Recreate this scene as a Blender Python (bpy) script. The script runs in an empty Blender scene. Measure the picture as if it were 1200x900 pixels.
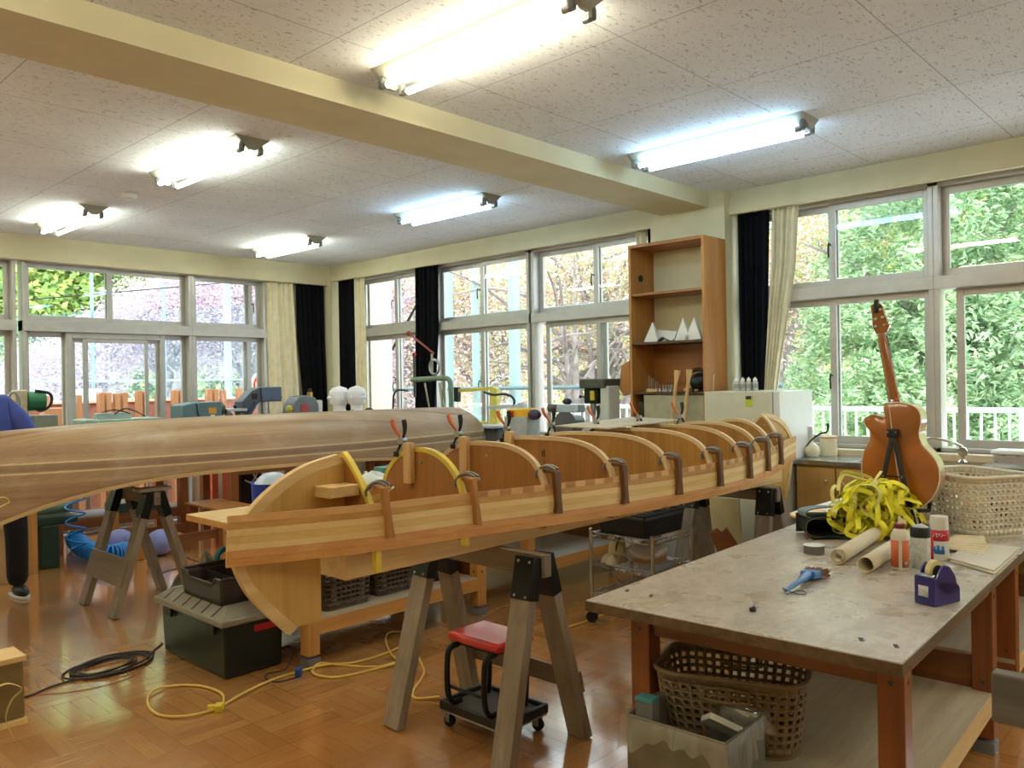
import bpy, math, random
from mathutils import Vector, Matrix, Euler, Quaternion
PI = math.pi
SC = bpy.context.scene
COL = SC.collection
# ------------------------------------------------------------ camera
F_PX = 952.8
YAW, PITCH, ROLL = math.radians(46.703), math.radians(-0.181), math.radians(0.985)
EYE = Vector((0, 0, 1.5))
_f = Vector((math.sin(YAW)*math.cos(PITCH), math.cos(YAW)*math.cos(PITCH), math.sin(PITCH)))
_r = Vector((math.cos(YAW), -math.sin(YAW), 0)); _d = -_r.cross(_f)
_r, _d = math.cos(ROLL)*_r+math.sin(ROLL)*_d, -math.sin(ROLL)*_r+math.cos(ROLL)*_d
cd = bpy.data.cameras.new('camera'); cam = bpy.data.objects.new('camera', cd); COL.objects.link(cam)
cd.sensor_width = 36; cd.lens = F_PX/1200*36; cd.clip_end = 400; cd.clip_start = 0.05
cam.matrix_world = Matrix(((_r.x, -_d.x, -_f.x, EYE.x), (_r.y, -_d.y, -_f.y, EYE.y), (_r.z, -_d.z, -_f.z, EYE.z), (0, 0, 0, 1)))
SC.camera = cam
def at(x, y, ax, val):
    "pixel of the 1200x900 frame -> point where its ray meets the world plane ax = val"
    v = _f+(x-600)/F_PX*_r+(y-450)/F_PX*_d
    i = 'XYZ'.index(ax)
    return EYE+v*((val-EYE[i])/v[i])
# ------------------------------------------------------------ mesh builder
class MB:
    def __init__(s): s.v = []; s.f = []; s.m = []; s.uv = []; s.cur = 0; s.T = None
    def _add(s, vs, fs, uvs=None):
        b = len(s.v)
        if s.T is not None: vs = [s.T @ Vector(p) for p in vs]
        s.v += [tuple(p) for p in vs]
        for i, f in enumerate(fs):
            s.f.append([b+k for k in f]); s.m.append(s.cur)
            s.uv.append(uvs[i] if uvs else None)
        return s
    def box(s, x0, x1, y0, y1, z0, z1):
        if x0 > x1: x0, x1 = x1, x0
        if y0 > y1: y0, y1 = y1, y0
        if z0 > z1: z0, z1 = z1, z0
        v = [(x, y, z) for z in (z0, z1) for y in (y0, y1) for x in (x0, x1)]
        return s._add(v, [(0, 2, 3, 1), (4, 5, 7, 6), (0, 1, 5, 4), (2, 6, 7, 3), (0, 4, 6, 2), (1, 3, 7, 5)])
    def cbox(s, c, sz, rot=None):
        v = []
        R = Euler(rot).to_matrix() if rot else Matrix.Identity(3)
        for z in (-.5, .5):
            for y in (-.5, .5):
                for x in (-.5, .5): v.append(Vector(c)+R @ Vector((x*sz[0], y*sz[1], z*sz[2])))
        return s._add(v, [(0, 2, 3, 1), (4, 5, 7, 6), (0, 1, 5, 4), (2, 6, 7, 3), (0, 4, 6, 2), (1, 3, 7, 5)])
    def beam(s, p0, p1, w, h, up=(0, 0, 1), w2=None, h2=None):
        p0 = Vector(p0); p1 = Vector(p1); a = (p1-p0).normalized(); up = Vector(up)
        if abs(a.dot(up)) > .98: up = Vector((1, 0, 0))
        sd = a.cross(up).normalized(); u = sd.cross(a)
        v = []
        for p, ww, hh in ((p0, w, h), (p1, w2 or w, h2 or h)):
            for b, c in ((-.5, -.5), (.5, -.5), (.5, .5), (-.5, .5)): v.append(p+sd*b*ww+u*c*hh)
        return s._add(v, [(3, 2, 1, 0), (4, 5, 6, 7), (0, 1, 5, 4), (1, 2, 6, 5), (2, 3, 7, 6), (3, 0, 4, 7)])
    def tube(s, pts, r, n=8, closed=False, flat=1.0):
        pts = [Vector(p) for p in pts]; N = len(pts)
        rs = r if isinstance(r, (list, tuple)) else [r]*N
        t0 = (pts[1]-pts[0]).normalized()
        u = Vector((0, 0, 1)) if abs(t0.z) < .9 else Vector((1, 0, 0))
        u = (u-t0*u.dot(t0)).normalized(); vs = []
        for i in range(N):
            if closed: t = (pts[(i+1) % N]-pts[i-1])
            else: t = pts[min(i+1, N-1)]-pts[max(i-1, 0)]
            if t.length < 1e-9: t = t0
            t = t.normalized(); u = u-t*u.dot(t)
            if u.length < 1e-6: u = t.orthogonal()
            u.normalize(); w = t.cross(u)
            for k in range(n):
                a = 2*PI*k/n; vs.append(pts[i]+(u*math.cos(a)*flat+w*math.sin(a))*rs[i])
        fs = []
        for i in range(N if closed else N-1):
            j = (i+1) % N
            for k in range(n): fs.append((i*n+k, i*n+(k+1) % n, j*n+(k+1) % n, j*n+k))
        if not closed: fs += [tuple(range(n-1, -1, -1)), tuple((N-1)*n+k for k in range(n))]
        return s._add(vs, fs)
    def cyl(s, p0, p1, r, r2=None, n=16): return s.tube([p0, p1], [r, r if r2 is None else r2], n)
    def lathe(s, prof, c=(0, 0, 0), n=24, M=None):
        c = Vector(c); vs = []
        for r, z in prof:
            for k in range(n):
                a = 2*PI*k/n; p = Vector((r*math.cos(a), r*math.sin(a), z))
                vs.append(c+(M @ p if M else p))
        fs = []
        for i in range(len(prof)-1):
            for k in range(n): fs.append((i*n+k, i*n+(k+1) % n, (i+1)*n+(k+1) % n, (i+1)*n+k))
        if prof[0][0] > 1e-6: fs.append(tuple(range(n-1, -1, -1)))
        if prof[-1][0] > 1e-6: fs.append(tuple((len(prof)-1)*n+k for k in range(n)))
        return s._add(vs, fs)
    def prism(s, poly, fn):
        "poly: 2d outline; fn(a,b,t) -> point, t = 0 and 1 are the two faces"
        n = len(poly); vs = [fn(a, b, 0) for a, b in poly]+[fn(a, b, 1) for a, b in poly]
        fs = [tuple(range(n-1, -1, -1)), tuple(range(n, 2*n))]
        fs += [(i, (i+1) % n, n+(i+1) % n, n+i) for i in range(n)]
        return s._add(vs, fs)
    def grid(s, fn, nu, nv, cu=False, cv=False):
        vs = [fn(i/nu, j/nv) for j in range(nv if cv else nv+1) for i in range(nu if cu else nu+1)]
        W = nu if cu else nu+1; H = nv if cv else nv+1
        fs = []; uvs = []
        for j in range(nv):
            for i in range(nu):
                a, b = (i+1) % W, (j+1) % H
                fs.append((j*W+i, j*W+a, b*W+a, b*W+i))
                uvs.append(((i/nu, j/nv), ((i+1)/nu, j/nv), ((i+1)/nu, (j+1)/nv), (i/nu, (j+1)/nv)))
        return s._add(vs, fs, uvs)
    def ball(s, c, r, n=16, m=10, M=None):
        if not isinstance(r, (list, tuple)): r = (r, r, r)
        c = Vector(c); vs = []
        for j in range(m+1):
            th = PI*j/m
            for k in range(n):
                a = 2*PI*k/n; p = Vector((r[0]*math.sin(th)*math.cos(a), r[1]*math.sin(th)*math.sin(a), -r[2]*math.cos(th)))
                vs.append(c+(M @ p if M else p))
        return s._add(vs, [(j*n+k, j*n+(k+1) % n, (j+1)*n+(k+1) % n, (j+1)*n+k) for j in range(m) for k in range(n)])
    def holes(s, fn, nu, nv, h=.55, mask=None):
        "perforated sheet fn(u,v); every cell has a hole of relative size h unless mask(i,j) is False"
        for j in range(nv):
            for i in range(nu):
                u0, u1, v0, v1 = i/nu, (i+1)/nu, j/nv, (j+1)/nv
                o = [fn(u0, v0), fn(u1, v0), fn(u1, v1), fn(u0, v1)]
                if mask and not mask(i, j): s._add(o, [(0, 1, 2, 3)]); continue
                hh = h if isinstance(h, tuple) else (h, h)
                a, b = (u1-u0)*(1-hh[0])/2, (v1-v0)*(1-hh[1])/2
                q = [fn(u0+a, v0+b), fn(u1-a, v0+b), fn(u1-a, v1-b), fn(u0+a, v1-b)]
                s._add(o+q, [(0, 1, 5, 4), (1, 2, 6, 5), (2, 3, 7, 6), (3, 0, 4, 7)])
        return s
    def build(s, name, mats, parent=None, bevel=0, solid=0, smooth=38, weld=False, subd=0):
        me = bpy.data.meshes.new(name); me.from_pydata(s.v, [], s.f)
        if not isinstance(mats, (list, tuple)): mats = [mats]
        for m in mats: me.materials.append(m)
        if len(mats) > 1: me.polygons.foreach_set('material_index', s.m)
        if any(u is not None for u in s.uv):
            L = me.uv_layers.new(name='UVMap'); k = 0; flat = []
            for f, u in zip(s.f, s.uv):
                if u is None: flat += [0, 0]*len(f)
                else:
                    for q in u: flat += [q[0], q[1]]
            L.data.foreach_set('uv', flat)
        if smooth:
            me.polygons.foreach_set('use_smooth', [True]*len(s.f))
            me.set_sharp_from_angle(angle=math.radians(smooth))
        me.update()
        o = bpy.data.objects.new(name, me); COL.objects.link(o)
        if weld: w = o.modifiers.new('weld', 'WELD'); w.merge_threshold = 1e-4
        if solid: m = o.modifiers.new('solid', 'SOLIDIFY'); m.thickness = solid; m.offset = 0
        if bevel: m = o.modifiers.new('bevel', 'BEVEL'); m.width = bevel; m.segments = 2; m.limit_method = 'ANGLE'; m.angle_limit = math.radians(40)
        if subd: m = o.modifiers.new('subd', 'SUBSURF'); m.levels = subd; m.render_levels = subd
        if parent is not None: adopt(o, parent)
        return o
def adopt(o, parent):
    o.parent = parent
    o.matrix_parent_inverse = world_of(parent).inverted()
def world_of(o):
    M = o.matrix_basis.copy()
    if o.parent is not None: M = world_of(o.parent) @ o.matrix_parent_inverse @ M
    return M
def tag(o, label=None, cat=None, group=None, kind=None):
    if label: o['label'] = label
    if cat: o['category'] = cat
    if group: o['group'] = group
    if kind: o['kind'] = kind
    return o
def thing(name, loc, label, cat, group=None, rz=0):
    o = bpy.data.objects.new(name, None); COL.objects.link(o); o.location = loc; o.rotation_euler = (0, 0, rz)
    o.empty_display_size = .05
    return tag(o, label, cat, group)
def struct(o): o['kind'] = 'structure'; return o
def kids(o): return [c for c in ALLKIDS() if c.parent == o]
def ALLKIDS(): return list(COL.objects)
def copy_tree(o, parent=None):
    c = o.copy(); COL.objects.link(c)
    if parent is not None: c.parent = parent
    for ch in [k for k in COL.objects if k.parent == o]: copy_tree(ch, c)
    return c
def place(root, loc, rz=None):
    root.location = loc
    if rz is not None: root.rotation_euler = (0, 0, rz)
    return root
def spline(pts, k=8, closed=False):
    P = [Vector(p) for p in pts]; n = len(P); out = []
    for i in range(n if closed else n-1):
        if closed: a, b, c, d = P[i-1], P[i], P[(i+1) % n], P[(i+2) % n]
        else: a, b, c, d = P[max(i-1, 0)], P[i], P[i+1], P[min(i+2, n-1)]
        for j in range(k):
            t = j/k
            out.append(.5*((2*b)+(c-a)*t+(2*a-5*b+4*c-d)*t*t+(3*b-a-3*c+d)*t**3))
    if not closed: out.append(P[-1])
    return out
def interp(x, tab):
    if x <= tab[0][0]: return tab[0][1]
    for (a, p), (b, q) in zip(tab, tab[1:]):
        if x <= b:
            t = (x-a)/(b-a); return p+(q-p)*t
    return tab[-1][1]
# ------------------------------------------------------------ materials
def lin(c):
    def g(u): u /= 255; return u/12.92 if u <= .04045 else ((u+.055)/1.055)**2.4
    return (g(c[0]), g(c[1]), g(c[2]), 1)
_M = {}
class NT:
    def __init__(s, name):
        s.mat = bpy.data.materials.new(name); s.mat.use_nodes = True
        s.t = s.mat.node_tree; s.n = s.t.nodes; s.L = s.t.links
        s.b = s.n['Principled BSDF']; s.out = s.n['Material Output']
    def new(s, ty, **k):
        x = s.n.new(ty)
        for a, b in k.items(): setattr(x, a, b)
        return x
    def set(s, sock, v):
        if isinstance(v, bpy.types.NodeSocket): s.L.new(v, sock)
        else: sock.default_value = v
    def math(s, op, a, b=0.0, c=None):
        x = s.new('ShaderNodeMath', operation=op); s.set(x.inputs[0], a); s.set(x.inputs[1], b)
        if c is not None: s.set(x.inputs[2], c)
        return x.outputs[0]
    def co(s, scale=(1, 1, 1), kind='Object', loc=(0, 0, 0), rot=(0, 0, 0)):
        c = s.new('ShaderNodeTexCoord'); m = s.new('ShaderNodeMapping')
        m.inputs['Scale'].default_value = scale; m.inputs['Location'].default_value = loc; m.inputs['Rotation'].default_value = rot
        s.L.new(c.outputs[kind], m.inputs['Vector']); return m.outputs[0]
    def noise(s, vec, scale=5, detail=4, rough=.5, dist=0):
        x = s.new('ShaderNodeTexNoise'); x.inputs['Scale'].default_value = scale; x.inputs['Detail'].default_value = detail
        x.inputs['Roughness'].default_value = rough; x.inputs['Distortion'].default_value = dist
        if vec is not None: s.L.new(vec, x.inputs['Vector'])
        return x.outputs['Fac']
    def ramp(s, fac, stops):
        x = s.new('ShaderNodeValToRGB'); e = x.color_ramp.elements
        while len(e) < len(stops): e.new(.5)
        for i, (p, c) in enumerate(stops): e[i].position = p; e[i].color = c
        s.set(x.inputs[0], fac); return x.outputs[0]
    def mix(s, fac, a, b, mode='MIX'):
        x = s.new('ShaderNodeMix', data_type='RGBA', blend_type=mode); x.clamp_factor = True
        s.set(x.inputs[0], fac); s.set(x.inputs[6], a); s.set(x.inputs[7], b); return x.outputs[2]
    def bump(s, h, strength=.3, dist=.01):
        x = s.new('ShaderNodeBump'); x.inputs['Strength'].default_value = strength; x.inputs['Distance'].default_value = dist
        s.L.new(h, x.inputs['Height']); s.L.new(x.outputs[0], s.b.inputs['Normal'])
def P(name, c, rough=.5, metal=0, spec=.5, var=.06, vs=12, bump=0, bs=60, emit=None, es=0, coat=0, trans=0, alpha=1):
    if name in _M: return _M[name]
    t = NT(name); b = t.b; col = lin(c)
    b.inputs['Roughness'].default_value = rough; b.inputs['Metallic'].default_value = metal
    b.inputs['Specular IOR Level'].default_value = spec; b.inputs['Coat Weight'].default_value = coat
    n = t.noise(t.co(), vs, 3)
    lo = tuple(max(0, x*(1-var*2)) for x in col[:3])+(1,); hi = tuple(min(1, x*(1+var*2)) for x in col[:3])+(1,)
    t.L.new(t.ramp(n, [(.3, lo), (.7, hi)]), b.inputs['Base Color'])
    if bump: t.bump(t.noise(t.co(), bs, 4), bump)
    if emit: b.inputs['Emission Color'].default_value = lin(emit); b.inputs['Emission Strength'].default_value = es
    if trans: b.inputs['Transmission Weight'].default_value = trans
    if alpha < 1: b.inputs['Alpha'].default_value = alpha
    _M[name] = t.mat; return t.mat
def wood(name, c1, c2, axis='X', scale=1, rough=.5, dirt=None, bump=.15, coat=0, knots=0):
    if name in _M: return _M[name]
    t = NT(name); st = [9, 9, 9]; st['XYZ'.index(axis)] = .6
    v = t.co(tuple(k*scale for k in st))
    n1 = t.noise(v, 2.2, 6, .6, .6); n2 = t.noise(v, 14, 3, .7)
    f = t.math('ADD', t.math('MULTIPLY', n1, .75), t.math('MULTIPLY', n2, .25))
    col = t.ramp(f, [(.32, lin(c2)), (.66, lin(c1))])
    if dirt: col = t.mix(t.ramp(t.noise(t.co(), 3.5, 5, .65), [(.42, (0, 0, 0, 1)), (.68, (.75, .75, .75, 1))]), col, lin(dirt))
    t.L.new(col, t.b.inputs['Base Color']); t.b.inputs['Roughness'].default_value = rough
    t.b.inputs['Coat Weight'].default_value = coat; t.b.inputs['Coat Roughness'].default_value = .15
    if bump: t.bump(f, bump, .004)
    _M[name] = t.mat; return t.mat
def sheer_mat(name, c, op, rough=.2):
    "see-through plastic film or netting: part of the light passes, part scatters"
    if name in _M: return _M[name]
    t = NT(name); tr = t.new('ShaderNodeBsdfTransparent'); mx = t.new('ShaderNodeMixShader')
    t.b.inputs['Base Color'].default_value = lin(c); t.b.inputs['Roughness'].default_value = rough
    mx.inputs[0].default_value = op
    t.L.new(tr.outputs[0], mx.inputs[1]); t.L.new(t.b.outputs[0], mx.inputs[2]); t.L.new(mx.outputs[0], t.out.inputs[0])
    _M[name] = t.mat; return t.mat
def film_mat(name, refl=.2, haze=.08):
    "thin clear plastic film: mostly see-through, with sharp reflections and a little haze"
    t = NT(name); tr = t.new('ShaderNodeBsdfTransparent'); gl = t.new('ShaderNodeBsdfGlossy'); m1 = t.new('ShaderNodeMixShader'); m2 = t.new('ShaderNodeMixShader')
    gl.inputs['Roughness'].default_value = .12; t.b.inputs['Base Color'].default_value = lin((232, 236, 238))
    m1.inputs[0].default_value = refl; m2.inputs[0].default_value = haze
    t.L.new(tr.outputs[0], m1.inputs[1]); t.L.new(gl.outputs[0], m1.inputs[2]); t.L.new(m1.outputs[0], m2.inputs[1]); t.L.new(t.b.outputs[0], m2.inputs[2]); t.L.new(m2.outputs[0], t.out.inputs[0])
    return t.mat
def text(body, size, loc, M3, mat, parent=None, name='lettering', depth=.0006, align='CENTER'):
    cu = bpy.data.curves.new(name, 'FONT'); cu.body = body; cu.size = size; cu.extrude = depth; cu.align_x = align; cu.align_y = 'CENTER'
    cu.materials.append(mat)
    tmp = bpy.data.objects.new(name, cu); me = bpy.data.meshes.new_from_object(tmp); bpy.data.objects.remove(tmp); bpy.data.curves.remove(cu)
    if not me.materials: me.materials.append(mat)
    o = bpy.data.objects.new(name, me); COL.objects.link(o)
    o.matrix_world = Matrix.Translation(Vector(loc)) @ M3.to_4x4()
    if parent is not None: adopt_m(o, parent)
    return o
def adopt_m(o, parent):
    o.parent = parent; o.matrix_parent_inverse = world_of(parent).inverted()
M_FACE_NX = Matrix(((0, 0, -1), (-1, 0, 0), (0, 1, 0)))     # reads from -X side
M_FACE_NY = Matrix(((1, 0, 0), (0, 0, -1), (0, 1, 0)))      # reads from -Y side

METAL = P('brushed metal', (170, 172, 175), .35, .9, var=.03)
CHROME = P('chrome', (210, 212, 215), .12, 1, var=.02)
BLACK = P('black plastic', (28, 28, 30), .45, var=.1)
BLKMET = P('black painted metal', (22, 22, 24), .35, .3, var=.1)
GREYP = P('grey plastic', (120, 122, 124), .5)
WHITE = P('white plastic', (232, 232, 228), .4, var=.02)
RUBBER = P('black rubber', (20, 20, 20), .8)
ALU = P('anodised window aluminium', (182, 178, 172), .38, .3, var=.03)
RED = P('red plastic', (200, 40, 36), .4)
PAPER = P('white paper', (238, 236, 230), .8, var=.02)
W_PINE = wood('pale pine', (234, 202, 146), (210, 172, 112), 'X')
W_PINEY = wood('pale pine y', (234, 202, 146), (210, 172, 112), 'Y')
W_PINEZ = wood('pale pine z', (222, 186, 132), (196, 152, 98), 'Z')
W_OLDZ = wood('weathered sawhorse lumber', (164, 148, 130), (124, 110, 96), 'Z', rough=.7)
W_OLDY = wood('weathered sawhorse beam lumber', (148, 130, 110), (108, 94, 76), 'Y', rough=.7)
W_DARKZ = wood('brown varnished bench leg', (154, 88, 44), (122, 66, 32), 'Z', rough=.35, coat=.2)
W_DARKX = wood('brown varnished bench rail', (140, 84, 44), (106, 60, 30), 'X', rough=.35, coat=.2)
W_DARKY = wood('brown varnished bench rail y', (140, 84, 44), (106, 60, 30), 'Y', rough=.35, coat=.2)
W_HONZ = wood('honey bench leg', (220, 164, 94), (194, 134, 70), 'Z', rough=.4, coat=.1)
W_HONX = wood('honey bench rail', (220, 164, 94), (194, 134, 70), 'X', rough=.4, coat=.1)
W_SHELF = wood('dusty shelf board', (206, 194, 172), (180, 164, 138), 'X', rough=.45)
W_CAB = wood('cabinet board', (192, 134, 68), (160, 102, 46), 'Z', rough=.4, scale=.6)
W_CABY = wood('cabinet board y', (178, 116, 54), (140, 88, 38), 'Y', rough=.4, scale=.6)
W_PLY = wood('plywood face', (218, 178, 104), (194, 150, 78), 'Z', rough=.5, scale=.5)
W_MOLD = wood('mold plywood', (178, 122, 62), (144, 94, 44), 'Z', rough=.5, scale=.7)
W_MOLD2 = wood('mold plywood golden', (186, 136, 66), (142, 96, 40), 'Z', rough=.5, scale=.6)
W_EDGE = wood('pale plywood edge', (228, 204, 164), (200, 168, 124), 'Y', rough=.5)
YEL_EDGE = P('yellow tape', (222, 196, 72), .45)
# ============================================================ the room
def floor_mat():
    t = NT('parquet floor'); s = .303
    c = t.new('ShaderNodeTexCoord'); sp = t.new('ShaderNodeSeparateXYZ'); t.L.new(c.outputs['Object'], sp.inputs[0])
    x = t.math('DIVIDE', sp.outputs[0], s); y = t.math('DIVIDE', sp.outputs[1], s)
    cx = t.math('FLOOR', x); cy = t.math('FLOOR', y); fx = t.math('FRACT', x); fy = t.math('FRACT', y)
    par = t.math('MODULO', t.math('ADD', t.math('ADD', cx, cy), 200), 2)
    tt = t.math('ADD', t.math('MULTIPLY', par, fx), t.math('MULTIPLY', t.math('SUBTRACT', 1, par), fy))
    al = t.math('ADD', t.math('MULTIPLY', par, fy), t.math('MULTIPLY', t.math('SUBTRACT', 1, par), fx))
    k = t.math('MULTIPLY', tt, 4); ki = t.math('FLOOR', k); kf = t.math('FRACT', k)
    cb = t.new('ShaderNodeCombineXYZ'); t.L.new(cx, cb.inputs[0]); t.L.new(cy, cb.inputs[1]); t.L.new(ki, cb.inputs[2])
    wn = t.new('ShaderNodeTexWhiteNoise', noise_dimensions='3D'); t.L.new(cb.outputs[0], wn.inputs[0])
    g = t.new('ShaderNodeCombineXYZ'); t.L.new(t.math('MULTIPLY', al, 1.2), g.inputs[0]); t.L.new(t.math('ADD', t.math('MULTIPLY', tt, 14), t.math('MULTIPLY', wn.outputs[0], 40)), g.inputs[1]); t.L.new(t.math('ADD', cx, cy), g.inputs[2])
    gr = t.noise(g.outputs[0], 2.2, 5, .6)
    f = t.math('ADD', t.math('MULTIPLY', wn.outputs[0], .34), t.math('MULTIPLY', gr, .66))
    col = t.ramp(f, [(.1, lin((160, 104, 50))), (.5, lin((180, 122, 62))), (.9, lin((198, 144, 82)))])
    # worn, paler patches in the varnish
    w = t.ramp(t.noise(t.co(), 1.3, 6, .65), [(.42, (0, 0, 0, 1)), (.85, (.4, .4, .4, 1))])
    col = t.mix(w, col, lin((208, 172, 124)))
    e1 = t.math('MINIMUM', kf, t.math('SUBTRACT', 1, kf)); e2 = t.math('MULTIPLY', t.math('MINIMUM', al, t.math('SUBTRACT', 1, al)), 4)
    e3 = t.math('MULTIPLY', t.math('MINIMUM', tt, t.math('SUBTRACT', 1, tt)), 4)
    gap = t.math('MINIMUM', e1, t.math('MULTIPLY', t.math('MINIMUM', e2, e3), .7))
    gm = t.ramp(gap, [(.0, (.7, .7, .7, 1)), (.035, (0, 0, 0, 1))])
    col = t.mix(t.math('MULTIPLY', gm, .6), col, lin((96, 58, 30)))
    # paint specks and saw dust
    sp2 = t.ramp(t.noise(t.co(), 55, 2, .5), [(.74, (0, 0, 0, 1)), (.8, (.35, .35, .35, 1))])
    col = t.mix(sp2, col, lin((222, 196, 150)))
    t.L.new(col, t.b.inputs['Base Color'])
    r = t.ramp(t.noise(t.co(), 3, 5, .6), [(.3, (.12, .12, .12, 1)), (.75, (.3, .3, .3, 1))]); t.L.new(r, t.b.inputs['Roughness'])
    t.b.inputs['Specular IOR Level'].default_value = .8; t.b.inputs['Coat Weight'].default_value = 1.0; t.b.inputs['Coat Roughness'].default_value = .1; t.b.inputs['Coat IOR'].default_value = 1.6
    hb = t.math('ADD', t.math('ADD', t.math('MULTIPLY', gm, -.6), t.math('MULTIPLY', wn.outputs[0], .9)), t.math('MULTIPLY', t.noise(t.co((1, 1, 1)), 9, 2), 1.2))
    t.bump(hb, .22, .004)
    return t.mat
def ceil_mat():
    t = NT('rock wool ceiling board'); c = t.new('ShaderNodeTexCoord'); sp = t.new('ShaderNodeSeparateXYZ'); t.L.new(c.outputs['Object'], sp.inputs[0])
    fx = t.math('FRACT', t.math('DIVIDE', t.math('ADD', sp.outputs[0], 10*.8675-2.932+.8675), .8675)); fy = t.math('FRACT', t.math('DIVIDE', t.math('ADD', sp.outputs[1], 10*.8675-2.08), .8675))
    e = t.math('MINIMUM', t.math('MINIMUM', fx, t.math('SUBTRACT', 1, fx)), t.math('MINIMUM', fy, t.math('SUBTRACT', 1, fy)))
    seam = t.ramp(e, [(.0, (.8, .8, .8, 1)), (.004, (0, 0, 0, 1))])
    v = t.co((28, 62, 28)); n = t.noise(v, 1.0, 3, .6, 1.2)
    fis = t.ramp(n, [(.36, (.5, .5, .5, 1)), (.405, (0, 0, 0, 1))])
    col = t.ramp(t.noise(t.co(), 2, 3), [(.3, lin((226, 229, 236))), (.7, lin((234, 237, 243)))])
    col = t.mix(fis, col, lin((120, 110, 98))); col = t.mix(seam, col, lin((110, 102, 92)))
    t.L.new(col, t.b.inputs['Base Color']); t.b.inputs['Roughness'].default_value = .9
    t.b.inputs['Specular IOR Level'].default_value = .1
    return t.mat
FLOOR = floor_mat(); CEIL = ceil_mat()
CREAM = P('cream wall paint', (214, 206, 172), .7, var=.025, vs=4, bump=.04)
SILLM = P('cream painted sill', (204, 192, 160), .5, var=.02)
XW, YB = 6.0, 8.8           # faces of the box-outs above the windows
X0, Y0 = -2.0, -3.0         # unseen walls behind the camera
m = MB().box(X0, 6.4, Y0, 9.2, -.2, 0); struct(m.build('floor', FLOOR))
m = MB().box(X0, 6.4, Y0, 9.2, 3.0, 3.2); struct(m.build('ceiling', CEIL))
m = MB().box(X0-.2, X0, Y0, 9.2, 0, 3.0); struct(m.build('wall_left', CREAM))
m = MB().box(X0, 6.4, Y0-.2, Y0, 0, 3.0); struct(m.build('wall_behind', CREAM))
# window wall on the right (x = 6.0 ... 6.3)
ZS, ZT0, ZT1, ZH = .96, 2.09, 2.18, 2.81
m = MB().box(6.1, 6.3, Y0, 9.2, 0, ZS); struct(m.build('wall_right', CREAM))
m = MB().box(6.0, 6.4, Y0, 9.2, ZH+.06, 3.0).box(5.975, 6.02, Y0, 3.2, ZH, 2.93).box(5.975, 6.02, 3.9, 8.76, ZH, 2.93)
m.box(6.02, 6.3, Y0, 9.0, ZH+.02, ZH+.06)
struct(m.build('trim_1', CREAM))
m = MB().box(5.9, 6.3, 3.2, 3.9, 0, 3.0); struct(m.build('pillar', CREAM))
m = MB().box(5.96, 6.3, 8.76, 9.2, 0, 3.0); struct(m.build('wall_corner', CREAM))
m = MB().box(X0, 5.9, 3.34, 3.79, 2.88, 3.0); struct(m.build('beam', CREAM))
m = MB().box(6.0, 6.14, Y0, 3.2, ZS-.05, ZS).box(6.0, 6.14, 3.9, 8.76, ZS-.05, ZS); struct(m.build('trim_2', SILLM, bevel=.004))
# back wall (y = 8.8 ... 9.1)
m = MB().box(X0, 6.0, 8.8, 9.2, 2.76, 3.0); struct(m.build('trim_3', CREAM))
m = MB().box(5.12, 5.96, 8.96, 9.1, 0, 2.8).box(X0, 2.40, 8.93, 9.05, 0, .85).box(4.22, 5.12, 8.93, 9.05, 0, .85); struct(m.build('wall_back', CREAM))
def glass_mat():
    t = NT('window glass'); tr = t.new('ShaderNodeBsdfTransparent'); gl = t.new('ShaderNodeBsdfGlossy'); mx = t.new('ShaderNodeMixShader')
    tr.inputs[0].default_value = (.93, .96, .96, 1); gl.inputs['Roughness'].default_value = .0
    lw = t.new('ShaderNodeLayerWeight'); lw.inputs[0].default_value = .5
    t.L.new(t.math('ADD', t.math('MULTIPLY', t.math('POWER', lw.outputs[1], 4), .35), .02), mx.inputs[0]); t.L.new(tr.outputs[0], mx.inputs[1]); t.L.new(gl.outputs[0], mx.inputs[2]); t.L.new(mx.outputs[0], t.out.inputs[0])
    return t.mat
GLASS = glass_mat()
DARKG = P('dark gasket', (70, 68, 66), .6)
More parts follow.
